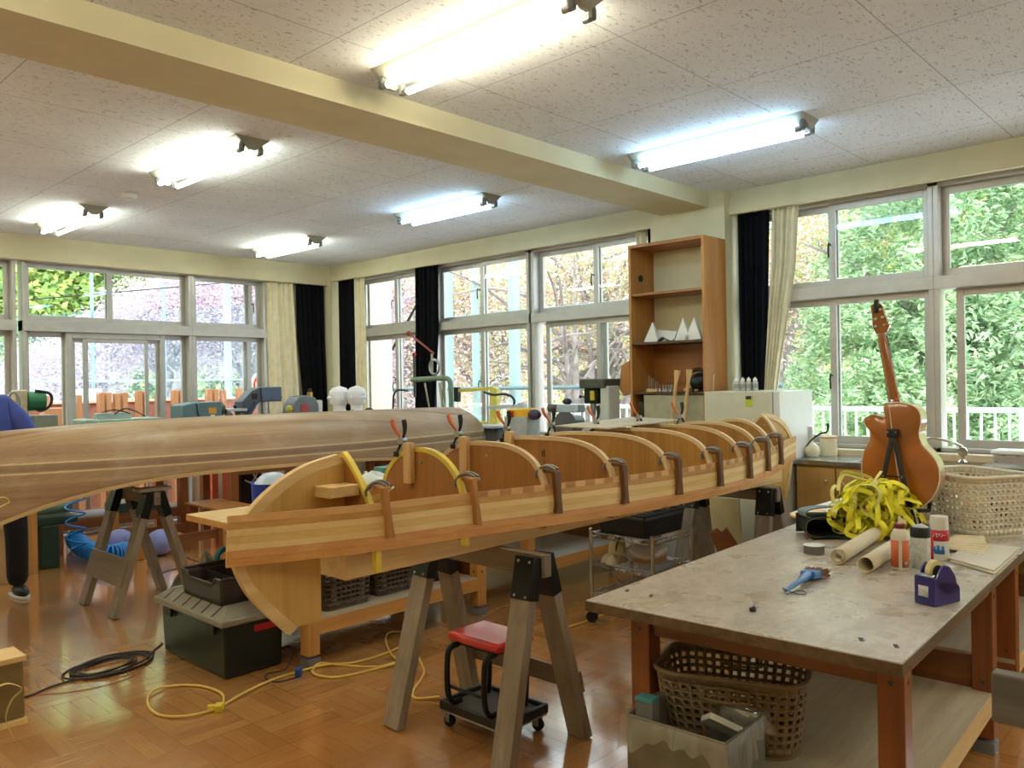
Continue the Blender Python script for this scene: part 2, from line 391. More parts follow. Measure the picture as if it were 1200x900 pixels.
# every window bay: outer frame, transom, upper and lower sashes; axis 'Y' runs along the right wall, 'X' along the back wall
wn = [0]
def bay(ax, a0, a1, pos, zs, zt0, zt1, zh, ups, lows, maj=.1, latch=True):
    wn[0] += 1
    def bx(mb, u0, u1, d0, d1, z0, z1):
        if ax == 'Y': mb.box(pos+d0, pos+d1, u0, u1, z0, z1)
        else: mb.box(u0, u1, pos+d0, pos+d1, z0, z1)
    root = MB(); bx(root, a0, a0+.035, -.04, .1, zs, zh); bx(root, a1-.035, a1, -.04, .1, zs, zh)
    bx(root, a0, a1, -.04, .1, zh-.035, zh); bx(root, a0, a1, -.04, .1, zs, zs+.03); bx(root, a0, a1, -.05, .1, zt0, zt1)
    w = struct(root.build('window_%d' % wn[0], ALU, bevel=.003))
    for z0, z1, S in ((zt1, zh-.035, ups), (zs+.03, zt0, lows)):
        for i, (u0, u1, d) in enumerate(S):
            sd = .05; fr = MB(); dd = .02+d*.035
            bx(fr, u0, u0+sd, dd, dd+.03, z0, z1); bx(fr, u1-sd, u1, dd, dd+.03, z0, z1)
            bx(fr, u0+sd, u1-sd, dd, dd+.03, z1-.05, z1); bx(fr, u0+sd, u1-sd, dd, dd+.03, z0, z0+.055)
            s_ = fr.build('sash', ALU, w, bevel=.002)
            gp = MB(); bx(gp, u0+sd, u1-sd, dd+.012, dd+.018, z0+.055, z1-.05); gp.build('pane', GLASS, s_, smooth=0)
        if latch and len(S) > 1:
            h = MB(); u = S[0][1]-.025; zz = z0+(z1-z0)*.42
            if ax == 'Y': h.tube([(pos-.005, u, zz+.05), (pos-.04, u, zz+.06), (pos-.05, u, zz+.02), (pos-.045, u, zz-.05)], .007, 6)
            else: h.tube([(u, pos-.005, zz+.05), (u, pos-.04, zz+.06), (u, pos-.05, zz+.02), (u, pos-.045, zz-.05)], .007, 6)
            h.build('latch', BLKMET, w)
    return w
def std(a0, a1): 
    mid = (a0+a1)/2; return [(a0+.03, mid+.03, 0), (mid-.03, a1-.03, 1)]
WP = 6.17
for a0, a1 in ((6.99, 8.46), (5.52, 6.99), (3.93, 5.49), (1.735, 3.18), (.26, 1.735), (-1.21, .26), (-2.68, -1.21)):
    if a0 == .26: lo = [(.29, 1.02, 0), (.86, 1.62, 1)]
    elif a0 == 3.93: lo = [(3.96, 4.72, 0), (4.62, 5.38, 1)]
    else: lo = std(a0, a1)
    bay('Y', a0, a1, WP, ZS, ZT0, ZT1, ZH+.03, std(a0, a1), lo)
BP = 8.93
ZB0, ZB1, ZBH = 2.075, 2.18, 2.79
for a0, a1, zs in ((-.95, .76, .85), (.76, 2.45, .85), (4.2, 5.13, .85)):
    lo = std(a0, a1) if a0 != 4.2 else [(4.23, 4.95, 0), (4.87, 5.1, 1)]
    up = std(a0, a1) if a0 != 4.2 else [(4.23, 4.98, 0), (4.9, 5.1, 1)]
    bay('X', a0, a1, BP, zs, ZB0, ZB1, ZBH, up, lo)
# middle bay with the sliding door to the terrace
w = bay('X', 2.5, 4.2, BP, .0, ZB0, ZB1, ZBH, [(2.53, 3.37, 0), (3.31, 4.17, 1)], [(2.53, 2.93, 1), (3.86, 4.17, 1)], latch=False)
dm = MB(); y = BP-.01
for a, b in ((2.9, 2.955), (3.85, 3.905)): dm.box(a, b, y, y+.07, 0, ZB0)
dm.box(2.955, 3.85, y, y+.07, ZB0-.06, ZB0)
d1 = struct(dm.build('door_1', ALU, bevel=.003))
for a, b, dy in ((3.06, 3.72, 0), (2.96, 3.12, .03), (3.7, 3.85, .03)):
    fr = MB(); fr.box(a, a+.035, y+.01+dy, y+.03+dy, .02, ZB0-.06).box(b-.035, b, y+.01+dy, y+.03+dy, .02, ZB0-.06).box(a+.035, b-.035, y+.01+dy, y+.03+dy, ZB0-.1, ZB0-.06).box(a+.035, b-.035, y+.01+dy, y+.03+dy, .02, .12)
    f_ = fr.build('door_leaf', ALU, d1, bevel=.002)
    MB().box(a+.035, b-.035, y+.018+dy, y+.023+dy, .12, ZB0-.1).build('pane', GLASS, f_, smooth=0)
# ------------------------------------------------------------ curtains
def curtain(name, ax, pos, a_top, a_bot, z0, z1, mat, folds, label, group=None, amp=.035, gather=None, cat='curtain'):
    "a_top/a_bot: (start, end) along the wall at top and bottom"
    def fn(u, v):
        g = interp(v, gather) if gather else v
        s = a_top[0]*(1-g)+a_bot[0]*g; e = a_top[1]*(1-g)+a_bot[1]*g
        a = s+(e-s)*u; d = amp*math.sin(u*folds*2*PI+.6*math.sin(v*3+u*9))*(.7+.3*math.sin(u*17))
        z = z1+(z0-z1)*v
        return (pos+d, a, z) if ax == 'Y' else (a, pos+d, z)
    o = MB().grid(fn, folds*10, 24).build(name, mat, solid=.003, smooth=80)
    return tag(o, label, cat, group)
BLACKC = P('blackout cloth', (20, 20, 24), .95, spec=.1, var=.1)
BEIGEC = P('beige curtain cloth', (226, 216, 186), .85, spec=.2, var=.04)
curtain('curtain', 'X', 8.87, (5.53, 5.93), (5.66, 5.96), .06, 2.77, BLACKC, 6, 'black blackout curtain on the back wall, in the corner beside the beige one', gather=[(0, 0), (.25, .1), (.7, 1), (1, 1)])
curtain('curtain', 'X', 8.87, (5.12, 5.49), (5.15, 5.6), .06, 2.77, BEIGEC, 5, 'beige curtain on the back wall, gathered left of the black one', amp=.03)
curtain('curtain', 'Y', 6.05, (8.40, 8.7), (8.40, 8.7), .9, 2.82, BLACKC, 5, 'black curtain on the window wall nearest the room corner')
curtain('curtain', 'Y', 6.06, (8.2, 8.38), (8.16, 8.38), .9, 2.82, BEIGEC, 3, 'narrow strip of beige curtain at the corner end of the window wall', amp=.025)
curtain('curtain', 'Y', 6.07, (6.84, 7.22), (6.98, 7.26), .9, 2.86, BLACKC, 5, 'black curtain hanging alone between the two far windows', gather=[(0, 0), (.4, .1), (1, 1)])
curtain('curtain', 'Y', 6.06, (4.05, 4.16), (4.05, 4.14), 1.0, 2.82, BEIGEC, 2, 'sliver of beige curtain left of the bookshelf', amp=.02)
curtain('curtain', 'Y', 6.07, (3.86, 4.04), (3.86, 4.04), 1.0, 2.82, BLACKC, 3, 'black curtain whose top shows above the left end of the bookshelf', amp=.03)
curtain('curtain', 'Y', 6.06, (2.9, 3.17), (2.97, 3.15), 1.0, 2.82, BLACKC, 5, 'black curtain right of the pillar, behind the refrigerator', amp=.03)
curtain('curtain', 'Y', 6.05, (2.66, 2.87), (2.87, 2.96), 1.3, 2.82, BEIGEC, 5, 'beige curtain drawn to the left over the black one right of the pillar', gather=[(0, 0), (.3, .15), (.8, .8), (1, 1)], amp=.03)
# ------------------------------------------------------------ fluorescent lights
def tube_mat(nm, c, s):
    t = NT(nm); t.b.inputs['Base Color'].default_value = lin(c); t.b.inputs['Emission Color'].default_value = lin(c); t.b.inputs['Emission Strength'].default_value = s
    return t.mat
TS = 33.0
T_WARM = tube_mat('warm fluorescent tube', (255, 246, 214), TS); T_COOL = tube_mat('cool fluorescent tube', (186, 230, 255), TS*.85)
T_GRN = tube_mat('white fluorescent tube', (246, 255, 236), TS)
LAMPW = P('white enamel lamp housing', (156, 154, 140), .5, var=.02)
def lamp(x, y0, y1, label, tm, group=None):
    r = thing('ceiling_light', (x, (y0+y1)/2, 3.0), label, 'ceiling light', group)
    hw = .115
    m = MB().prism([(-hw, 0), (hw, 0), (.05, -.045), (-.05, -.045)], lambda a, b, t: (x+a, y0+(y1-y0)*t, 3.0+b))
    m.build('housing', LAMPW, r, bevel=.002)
    for yy, sg in ((y0, 1), (y1, -1)):
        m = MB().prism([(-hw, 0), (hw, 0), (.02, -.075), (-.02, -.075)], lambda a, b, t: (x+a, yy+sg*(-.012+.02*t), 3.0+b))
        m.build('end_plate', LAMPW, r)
    for sx in (-.062, .062):
        for yy, sg in ((y0, 1), (y1, -1)):
            m = MB().tube([(x+sx*.8, yy+sg*.01, 2.975), (x+sx, yy+sg*.012, 2.94), (x+sx, yy+sg*.012, 2.912)], [.02, .02, .018], 8)
            m.build('lamp_holder', GREYP, r)
        mm = MB().cyl((x+sx, y0+.055, 2.92), (x+sx, y1-.055, 2.92), .0155, n=10); mm.build('tube', tm, r)
        for yy, sg in ((y0, 1), (y1, -1)): MB().cyl((x+sx, yy+sg*.02, 2.92), (x+sx, yy+sg*.055, 2.92), .0158, n=10).build('tube_cap', METAL, r)
    return r
lamp(2.49, 1.93, 3.12, 'largest fluorescent fitting with two warm tubes, nearest, at the top of the view', T_WARM)
lamp(4.6, 1.95, 3.13, 'bluish fluorescent fitting near the window wall on the near side of the beam', T_COOL)
lamp(2.52, 4.5, 5.7, 'twin-tube fitting beyond the beam at left, between smoke detector and beam', T_GRN)
lamp(4.64, 4.57, 5.66, 'twin-tube fitting beyond the beam, over the unfinished canoe', T_COOL)
lamp(2.52, 7.05, 8.15, 'twin-tube fitting at far left close to the back wall', T_GRN)
lamp(4.64, 7.06, 8.15, 'twin-tube fitting nearest the far corner of the room', T_GRN)
for x in (.35,):
    for a in (1.95, 4.5, 7.05): lamp(x, a, a+1.2, 'twin-tube fluorescent fitting overhead outside the view', T_WARM, 'lights outside the view')
for x in (.35, 2.5, 4.62): lamp(x, -1.4, -.2, 'twin-tube fluorescent fitting overhead outside the view', T_WARM, 'lights outside the view')
o = MB().lathe([(0, 0), (.05, 0), (.058, .012), (.058, .03), (.045, .045)], (0, 0, 0), 24).lathe([(0, -.012), (.025, -.01), (.03, 0)], (0, 0, 0), 16).build('smoke_detector', WHITE)
o.location = (2.55, 6.41, 2.955); tag(o, 'round cream smoke detector on the ceiling between two left lights', 'smoke detector')
# ------------------------------------------------------------ daylight
wd = bpy.data.worlds.new('overcast sky'); SC.world = wd; wd.use_nodes = True
bg = wd.node_tree.nodes['Background']; bg.inputs[0].default_value = (.86, .93, 1, 1); bg.inputs[1].default_value = 4.2
sd = bpy.data.lights.new('sun', 'SUN'); sd.energy = 1.6; sd.angle = math.radians(40); sd.color = (1, .98, .95)
so = bpy.data.objects.new('sun', sd); COL.objects.link(so); so.rotation_euler = Euler((math.radians(42), 0, math.radians(200)))
v = SC.view_settings; v.view_transform = 'Standard'; v.look = 'None'; v.exposure = .3; v.gamma = 1; v.use_curve_mapping = False
# ============================================================ canoes
YC = 2.48
def Xk(k): return 1.735+.3665*(k-1)
BS = [(1.22, .012), (1.45, .105), (1.735, .2), (2.102, .262), (2.468, .345), (2.835, .412), (3.201, .455), (3.567, .462), (3.934, .432), (4.301, .357), (4.667, .262), (5.034, .15), (5.3, .065), (5.5, .012)]
def bs(x):
    # smooth interpolation of the measured half beams
    xs = [a for a, _ in BS]
    if x <= xs[0]: return BS[0][1]
    if x >= xs[-1]: return BS[-1][1]
    i = max(k for k in range(len(xs)) if xs[k] <= x); i = min(i, len(xs)-2)
    p = [BS[max(i-1, 0)][1], BS[i][1], BS[i+1][1], BS[min(i+2, len(BS)-1)][1]]; t = (x-xs[i])/(xs[i+1]-xs[i])
    return .5*((2*p[1])+(p[2]-p[0])*t+(2*p[0]-5*p[1]+4*p[2]-p[3])*t*t+(p[3]-3*p[2]+3*p[1]-p[0])*t**3)
def checker_mat():
    t = NT('checkered feature strip'); c = t.new('ShaderNodeTexCoord'); sp = t.new('ShaderNodeSeparateXYZ'); t.L.new(c.outputs['Object'], sp.inputs[0])
    k = t.math('FLOOR', t.math('DIVIDE', sp.outputs[0], .052)); par = t.math('MODULO', t.math('ADD', k, 1000), 2)
    par = t.math('MULTIPLY', par, t.math('GREATER_THAN', sp.outputs[0], 2.1))
    g = t.noise(t.co((.6, 9, 9)), 4, 5, .6)
    a = t.ramp(g, [(.3, lin((212, 160, 102))), (.7, lin((232, 190, 134)))]); b = t.ramp(g, [(.3, lin((176, 122, 72))), (.7, lin((198, 146, 94)))])
    t.L.new(t.mix(par, a, b), t.b.inputs['Base Color']); t.b.inputs['Roughness'].default_value = .5; return t.mat
CHECK = checker_mat()
S_TAN = wood('cedar strip tan', (218, 170, 104), (190, 136, 74), 'X', rough=.5)
S_LIGHT = wood('pale cedar strip', (244, 218, 162), (228, 192, 130), 'X', rough=.5)
S_LIGHT2 = wood('honey cedar strip', (236, 202, 138), (216, 176, 110), 'X', rough=.5)
S_RED = wood('reddish cedar strip', (228, 172, 112), (204, 140, 84), 'X', rough=.5)
S_RED2 = wood('reddish cedar strip lower', (224, 166, 100), (194, 132, 72), 'X', rough=.5)
cn = thing('canoe_under_construction', (3.38, YC, .81), 'half-built wooden strip canoe upside down on molds, seen in the middle on sawhorses', 'canoe')
# the long beam that carries the molds
MB().box(1.66, 5.1, YC-.1, YC+.1, .812, .9).build('strongback', W_PINE, cn, bevel=.004)
rows = [(1.062, 1.085, CHECK), (1.040, 1.0615, S_TAN), (1.017, 1.0395, S_LIGHT), (.994, 1.0165, S_LIGHT2), (.971, .9935, S_LIGHT), (.946, .9705, S_RED), (.92, .9455, S_RED2)]
for sg in (-1, 1):
    for z0, z1, mt in rows:
        m = MB(); N = 90; vs = []; dz = random.Random(int(z0*1e4)).uniform(-.012, .012)
        xa, xb = (1.26 if sg < 0 else 1.40)+(.985-z0)*-.05, 5.5
        for i in range(N+1):
            x = xa+(xb-xa)*i/N; b = bs(x)
            for (o, z) in ((0, z0), (.0075, z0), (.0075, z1), (0, z1)): vs.append((x, YC+sg*(b+o), z))
        fs = [(i*4+k, (i+1)*4+k, (i+1)*4+(k+1) % 4, i*4+(k+1) % 4) for i in range(N) for k in range(4)]
        fs += [(3, 2, 1, 0), (N*4, N*4+1, N*4+2, N*4+3)]
        if sg > 0: fs = [f[::-1] for f in fs]
        m._add(vs, fs).build('planking_strip', mt, cn, smooth=30)
NK = {1: 1.22, 2: 2.1, 3: 2.6, 4: 3, 5: 3.1, 6: 3.1, 7: 2.9, 8: 2.5, 9: 2.0, 10: 1.35}
def arch(k, sc=0.0, N=28):
    b = bs(Xk(k))-.002-sc; h = .245-sc; n = NK[k]; out = []
    if k in (1, 10): h += .01
    for i in range(N+1):
        a = PI*i/N; c, s_ = math.cos(a), math.sin(a)
        out.append((YC+b*math.copysign(abs(c)**(2/n), c), 1.0+h*abs(s_)**(2/n)))
    return out
for k in range(1, 11):
    x = Xk(k); b = bs(x)-.002
    edge = YEL_EDGE if k in (1, 2) else W_EDGE
    pts = [(YC+b-.018, .905)]+[(y, z) for y, z in arch(k, .018)]+[(YC-b+.018, .905)]
    mt = W_MOLD if k in (1, 2, 3, 4) else W_MOLD2
    mo = MB().prism(pts, lambda a, c, t: (x-.008+.016*t, a, c)).build('mold_frame', mt, cn)
    A = [(YC+b, .93)]+arch(k)+[(YC-b, .93)]; B = [(YC+b-.018, .93)]+arch(k, .018)+[(YC-b+.018, .93)]
    m = MB(); n = len(A); vs = []
    for xx in (x-.011, x+.011):
        vs += [(xx, a, c) for a, c in A]+[(xx, a, c) for a, c in B]
    fs = []
    for i in range(n-1):
        fs += [(i, i+1, 2*n+i+1, 2*n+i), (n+i, 3*n+i, 3*n+i+1, n+i+1), (i, n+i, n+i+1, i+1), (2*n+i, 2*n+i+1, 3*n+i+1, 3*n+i)]
    m._add(vs, fs).build('mold_edging', edge, mo, smooth=50)
    MB().cyl((x-.0125, YC-.002*k, 1.185), (x-.008, YC-.002*k, 1.185), .006, n=10).build('bolt', METAL, mo)
    if k > 2 or k == 1:
        MB().box(x+.01, x+.05, YC-.12, YC+.12, .9, .94).build('cleat', W_PINEY, mo, bevel=.002)
    else:
        MB().box(x+.01, x+.05, YC-.12, YC+.12, .9, .94).build('cleat', W_PINEY, mo, bevel=.002)
m4 = [o_ for o_ in COL.objects if o_.name.startswith('mold_frame')][3]
INK = P('pencil and ink marks', (52, 40, 40), .8)
text('B', .045, (Xk(4)-.0095, 2.47, 1.165), M_FACE_NX, INK, m4, 'marking'); text('L.', .03, (Xk(4)-.0095, 2.46, 1.12), M_FACE_NX, INK, m4, 'marking')
# wooden bars under the first two molds wrapped in yellow tape
for k, z0 in ((1, .845), (2, .885)):
    MB().box(Xk(k)-.012, Xk(k)+.012, YC-bs(Xk(k))+.006, YC-bs(Xk(k))+.03, z0, .93).build('yellow_wrapped_foot', YEL_EDGE, cn)
# stems: plywood former and bent lamination, both ends
def stem(prof, inner, sx):
    m = MB(); P_ = spline([(x, 0, z) for x, z in prof], 8); Q = spline([(x, 0, z) for x, z in inner], 8)
    poly = [(p.x, p.z) for p in Q]
    n = len(P_); vs = []
    for yy in (YC-.014, YC+.014):
        vs += [(p.x, yy, p.z) for p in P_]+[(q.x, yy, q.z) for q in Q]
    fs = []
    for i in range(n-1):
        fs += [(i, i+1, n+i+1, n+i), (2*n+i, 3*n+i, 3*n+i+1, 2*n+i+1), (i, 2*n+i, 2*n+i+1, i+1), (n+i, n+i+1, 3*n+i+1, 3*n+i)]
    fs += [(0, n, 3*n, 2*n), (n-1, 3*n-1, 4*n-1, 2*n-1)]
    m._add(vs, fs).build('stem_lamination', W_PINE, cn, smooth=50)
    # former: triangle fan strip between the lamination and the first mold
    m = MB(); xi = Xk(1)-.008 if sx < 0 else Xk(10)+.008
    n = len(Q); vs = []
    for yy in (YC-.008, YC+.008):
        vs += [(q.x, yy, q.z) for q in Q]+[(xi if q.z > .9 else (xi if sx > 0 else 1.62) , yy, q.z) for q in Q]
    fs = []
    for i in range(n-1):
        fs += [(i, n+i, n+i+1, i+1), (2*n+i, 2*n+i+1, 3*n+i+1, 3*n+i)]
        fs += [(i, i+1, 2*n+i+1, 2*n+i)]
    m._add(vs, fs).build('stem_former', W_PLY, cn)
L1 = [(1.70, 1.248), (1.55, 1.215), (1.41, 1.14), (1.31, 1.04), (1.285, .95), (1.33, .83), (1.40, .74), (1.49, .645)]
L2 = [(1.72, 1.215), (1.57, 1.185), (1.44, 1.115), (1.345, 1.03), (1.32, .95), (1.355, .85), (1.43, .76), (1.52, .665)]
stem(L1, L2, -1)
R1 = [(5.06, 1.262), (5.2, 1.24), (5.35, 1.18), (5.45, 1.08), (5.47, .96), (5.44, .86), (5.40, .76), (5.355, .66)]
R2 = [(5.05, 1.24), (5.18, 1.21), (5.32, 1.155), (5.415, 1.07), (5.435, .96), (5.405, .87), (5.365, .78), (5.32, .67)]
stem(R1, R2, 1)
MB().box(1.60, 1.726, YC-.1, YC+.115, 1.105, 1.145).build('wooden_brace', W_PINEY, cn, bevel=.003)
for k, yy in ((2, .03), (3, .095), (4, .17)):
    x = Xk(k); MB().box(x-.035, x-.009, YC+yy, YC+yy+.045, 1.10, 1.262).build('wooden_block', W_PINEZ, cn, bevel=.002)
# thin board lying on top of the middle molds
q = [at(651, 500, 'Z', 1.252), at(711, 503, 'Z', 1.252), at(795, 492.5, 'Z', 1.252), at(740, 489.5, 'Z', 1.252)]
m = MB(); m._add([p for p in q]+[p+Vector((0, 0, .006)) for p in q], [(3, 2, 1, 0), (4, 5, 6, 7), (0, 1, 5, 4), (1, 2, 6, 5), (2, 3, 7, 6), (3, 0, 4, 7)])
tag(m.build('thin_board', W_SHELF), 'thin pale board lying across the molds of the half-built canoe', 'board')
# hand-made wooden clamps along the near side
W_CL = wood('dark clamp wood', (122, 80, 46), (88, 54, 30), 'Z'); W_CLL = wood('light clamp wood', (190, 134, 72), (158, 104, 50), 'Z')
ordn = ['first', 'second', 'third', 'fourth', 'fifth', 'sixth', 'seventh', 'eighth', 'ninth']
for k in range(1, 10):
    x = Xk(k)+.02; yo = YC-bs(Xk(k))-.0095; zt = 1.125
    r = thing('wooden_clamp', (x, yo, .96), '%s wooden edge clamp, %s from the left end of the half-built canoe' % ('light brown' if k < 3 else 'dark brown', ordn[k-1]), 'clamp', 'wooden clamps along the half-built canoe')
    mt = W_CLL if k < 3 else W_CL
    # leaning jaw board with a flared foot
    pr_ = [(-.012, .97), (-.004, 1.0), (-.008, 1.06), (-.02, 1.135), (.02, 1.135), (.022, 1.04), (.03, .965)] if k > 2 else [(-.008, .965), (-.014, 1.05), (-.03, 1.14), (-.006, 1.145), (.006, 1.05), (.022, .96)]
    MB().prism(pr_, lambda a, c, t: (x+a+.004, yo-.022*t, c)).build('jaw_board', mt, r, bevel=.003)
    MB().box(x-.016, x+.012, yo-.02, yo+.05, 1.128, 1.142).build('top_block', mt, r, bevel=.003)
    MB().tube(spline([(x-.005, yo-.018, 1.142), (x-.008, yo+.015, 1.154), (x-.02, yo+.045, 1.15), (x-.032, yo+.065, 1.125), (x-.032, yo+.065, 1.105)], 5), .006, 6).tube(spline([(x+.012, yo-.018, 1.146), (x+.008, yo+.02, 1.158), (x-.008, yo+.05, 1.152), (x-.02, yo+.065, 1.13)], 5), .005, 6).build('wire_hoop', P('dull steel', (130, 130, 128), .5, .6), r)
    MB().cyl((x+.01, yo+.005, 1.12), (x+.05, yo+.02, 1.128), .0035, n=8).ball((x+.052, yo+.021, 1.129), .006, 8, 6).build('screw', METAL, r)
# spring clamps with orange and black handles on the far upper edge
ORANGE = P('orange clamp handle', (196, 92, 36), .45)
def spring_clamp(label):
    r = thing('spring_clamp', (0, 0, 0), label, 'clamp', 'spring clamps on the far edge of the molds')
    MB().tube(spline([(0, .0, .0), (0, .018, .025), (0, .04, .055), (0, .05, .085)], 4), [.006, .006, .006, .007, .008, .009, .01, .011, .012, .012, .012, .012, .009], 8, flat=.7).build('orange_handle', ORANGE, r)
    MB().tube(spline([(0, .0, .0), (0, -.012, .03), (0, -.014, .06), (0, -.01, .085)], 4), [.006, .006, .006, .007, .008, .009, .01, .011, .012, .012, .012, .012, .009], 8, flat=.7).build('black_handle', BLACK, r)
    MB().cyl((-.016, 0, 0), (.016, 0, 0), .014, n=14).build('spring', METAL, r)
    MB().tube(spline([(0, .0, .0), (-.0, .016, -.03), (-.012, .02, -.05)], 4), .007, 6, flat=.8).tube(spline([(0, .0, .0), (.0, -.02, -.03), (.012, -.012, -.055)], 4), .007, 6).build('jaw', BLKMET, r)
    MB().cbox((-.016, .02, -.055), (.01, .022, .022)).build('pad', BLACK, r, bevel=.003); MB().cbox((.016, -.012, -.055), (.01, .022, .022)).build('pad', BLACK, r, bevel=.003)
    return r
sc0 = spring_clamp('spring clamp with orange handle on the second mold of the half-built canoe')
nm = {2: 'second', 3: 'third', 4: 'fourth', 5: 'fifth', 6: 'sixth', 7: 'seventh', 8: 'eighth'}
for k in range(2, 9):
    o = sc0 if k == 2 else copy_tree(sc0)
    pts = arch(k); tgt = {2: .12, 3: .18, 4: .23, 5: .26, 6: .25, 7: .22, 8: .17}[k]
    zz = min(pts, key=lambda p: abs(p[0]-(YC+tgt)))[1]
    place(o, (Xk(k), YC+tgt, zz+.045), .25)
    o['label'] = 'orange-handled spring clamp on the %s mold from the left of the half-built canoe' % nm[k]
# ------------------------------------------------------------ the finished hull
def hull_mat():
    t = NT('planked cedar hull'); c = t.new('ShaderNodeTexCoord'); sp = t.new('ShaderNodeSeparateXYZ'); t.L.new(c.outputs['UV'], sp.inputs[0])
    o3 = t.new('ShaderNodeSeparateXYZ'); t.L.new(c.outputs['Object'], o3.inputs[0]); fl = t.math('LESS_THAN', o3.outputs[2], 1.17)
    k = t.math('ADD', t.math('MULTIPLY', fl, t.math('FLOOR', t.math('MULTIPLY', o3.outputs[2], 46))), t.math('MULTIPLY', t.math('SUBTRACT', 1, fl), t.math('FLOOR', t.math('MULTIPLY', sp.outputs[1], 46)))); wn_ = t.new('ShaderNodeTexWhiteNoise', noise_dimensions='1D'); t.L.new(k, wn_.inputs['W'])
    col = t.ramp(wn_.outputs[0], [(0, lin((148, 116, 86))), (.25, lin((172, 140, 108))), (.6, lin((184, 154, 120))), (.85, lin((162, 130, 98))), (1, lin((192, 162, 126)))])
    fr = t.math('MULTIPLY', sp.outputs[1], 52)
    # two pale accent strips on each flank with dark bands between
    oc = t.new('ShaderNodeSeparateXYZ'); t.L.new(c.outputs['Object'], oc.inputs[0]); ks = t.math('ABSOLUTE', t.math('SUBTRACT', oc.outputs[2], 1.015))
    acc = t.math('GREATER_THAN', t.math('ABSOLUTE', t.math('SUBTRACT', ks, .03)), .006)
    acc = t.math('SUBTRACT', 1, acc)
    dk = t.math('LESS_THAN', ks, .024)
    col = t.mix(t.math('MULTIPLY', dk, .55), col, lin((124, 92, 68)))
    col = t.mix(t.math('MULTIPLY', acc, .85), col, lin((228, 200, 156)))
    g = t.new('ShaderNodeCombineXYZ'); t.L.new(t.math('MULTIPLY', sp.outputs[0], 9), g.inputs[0]); t.L.new(t.math('MULTIPLY', sp.outputs[1], 130), g.inputs[1]); t.L.new(k, g.inputs[2])
    gr = t.noise(g.outputs[0], 1.2, 6, .65)
    col = t.mix(t.ramp(gr, [(.3, (.5, .5, .5, 1)), (.6, (0, 0, 0, 1))]), col, lin((126, 96, 72)))
    col = t.mix(t.ramp(t.noise(t.co(), 2.5, 6, .7), [(.5, (0, 0, 0, 1)), (.75, (.5, .5, .5, 1))]), col, lin((196, 178, 156)))
    t.L.new(col, t.b.inputs['Base Color']); t.b.inputs['Roughness'].default_value = .42; t.b.inputs['Specular IOR Level'].default_value = .4
    t.bump(gr, .05, .002); return t.mat
h1 = thing('canoe_hull', (3.15, 5.66, .9), 'long planked wooden canoe hull upside down at left, sanded smooth, behind the half-built canoe', 'canoe')
HX0, HX1 = .72, 5.38; HL = (HX1-HX0)/2; HM = (HX0+HX1)/2
def hull(u, v, off=0.0):
    S = 2*u-1; S = math.copysign(abs(S)**.82, S)
    b = (.41-off)*(1-abs(S)**2.1)**.9 if abs(S) < 1 else 0
    zk = 1.278-off-(.095*abs(S)**2.2 if S < 0 else .03*abs(S)**12); zs = .91-(.66 if S < 0 else .30)*abs(S)**3.0
    th = v*PI; c, s_ = math.cos(th), math.sin(th); n = 2.7-1.3*abs(S)**2
    y = b*math.copysign(abs(c)**(2/n), c); zz = abs(s_)**(2/n)
    ee = HL*(1-.055*(1-min(1, zz/.45))**2-.11*max(0, (zz-.45)/.55)**3.4) if S else HL
    x = HM+S*(HL*(1-abs(S)**6)+(ee-off)*abs(S)**6)
    return (x, 5.66-(x-3.15)*.105+y, zs+(zk-zs)*zz)
HM_ = hull_mat()
hm = MB().grid(lambda u, v: hull(u, v), 96, 52)
gl = {}
for i in range(97):
    col = [Vector(hull(i/96, j/52)) for j in range(53)]; acc = [0.0]
    for a, b in zip(col, col[1:]): acc.append(acc[-1]+(b-a).length)
    for j in range(53): gl[(i, j)] = acc[j]-acc[26]
hm.uv = [tuple((a/96, gl[(a, b)]) for a, b in ((i, j), (i+1, j), (i+1, j+1), (i, j+1))) for j in range(52) for i in range(96)]
hm.build('hull_skin', HM_, h1, solid=.008, smooth=70)
for vv in (0, 1):
    sg = 1 if vv == 0 else -1
    pts = [Vector(hull(i/70, vv))+Vector((0, sg*.008, .009)) for i in range(71)]
    m = MB(); vs = []
    for p in pts:
        for dy, dz in ((-.011, -.011), (.011, -.011), (.011, .011), (-.011, .011)): vs.append(p+Vector((0, dy, dz)))
    fs = [(i*4+k, (i+1)*4+k, (i+1)*4+(k+1) % 4, i*4+(k+1) % 4) for i in range(70) for k in range(4)]+[(3, 2, 1, 0), (280, 281, 282, 283)]
    m._add(vs, fs).build('gunwale', wood('pale gunwale', (216, 184, 136), (192, 156, 108), 'X'), h1, smooth=30)
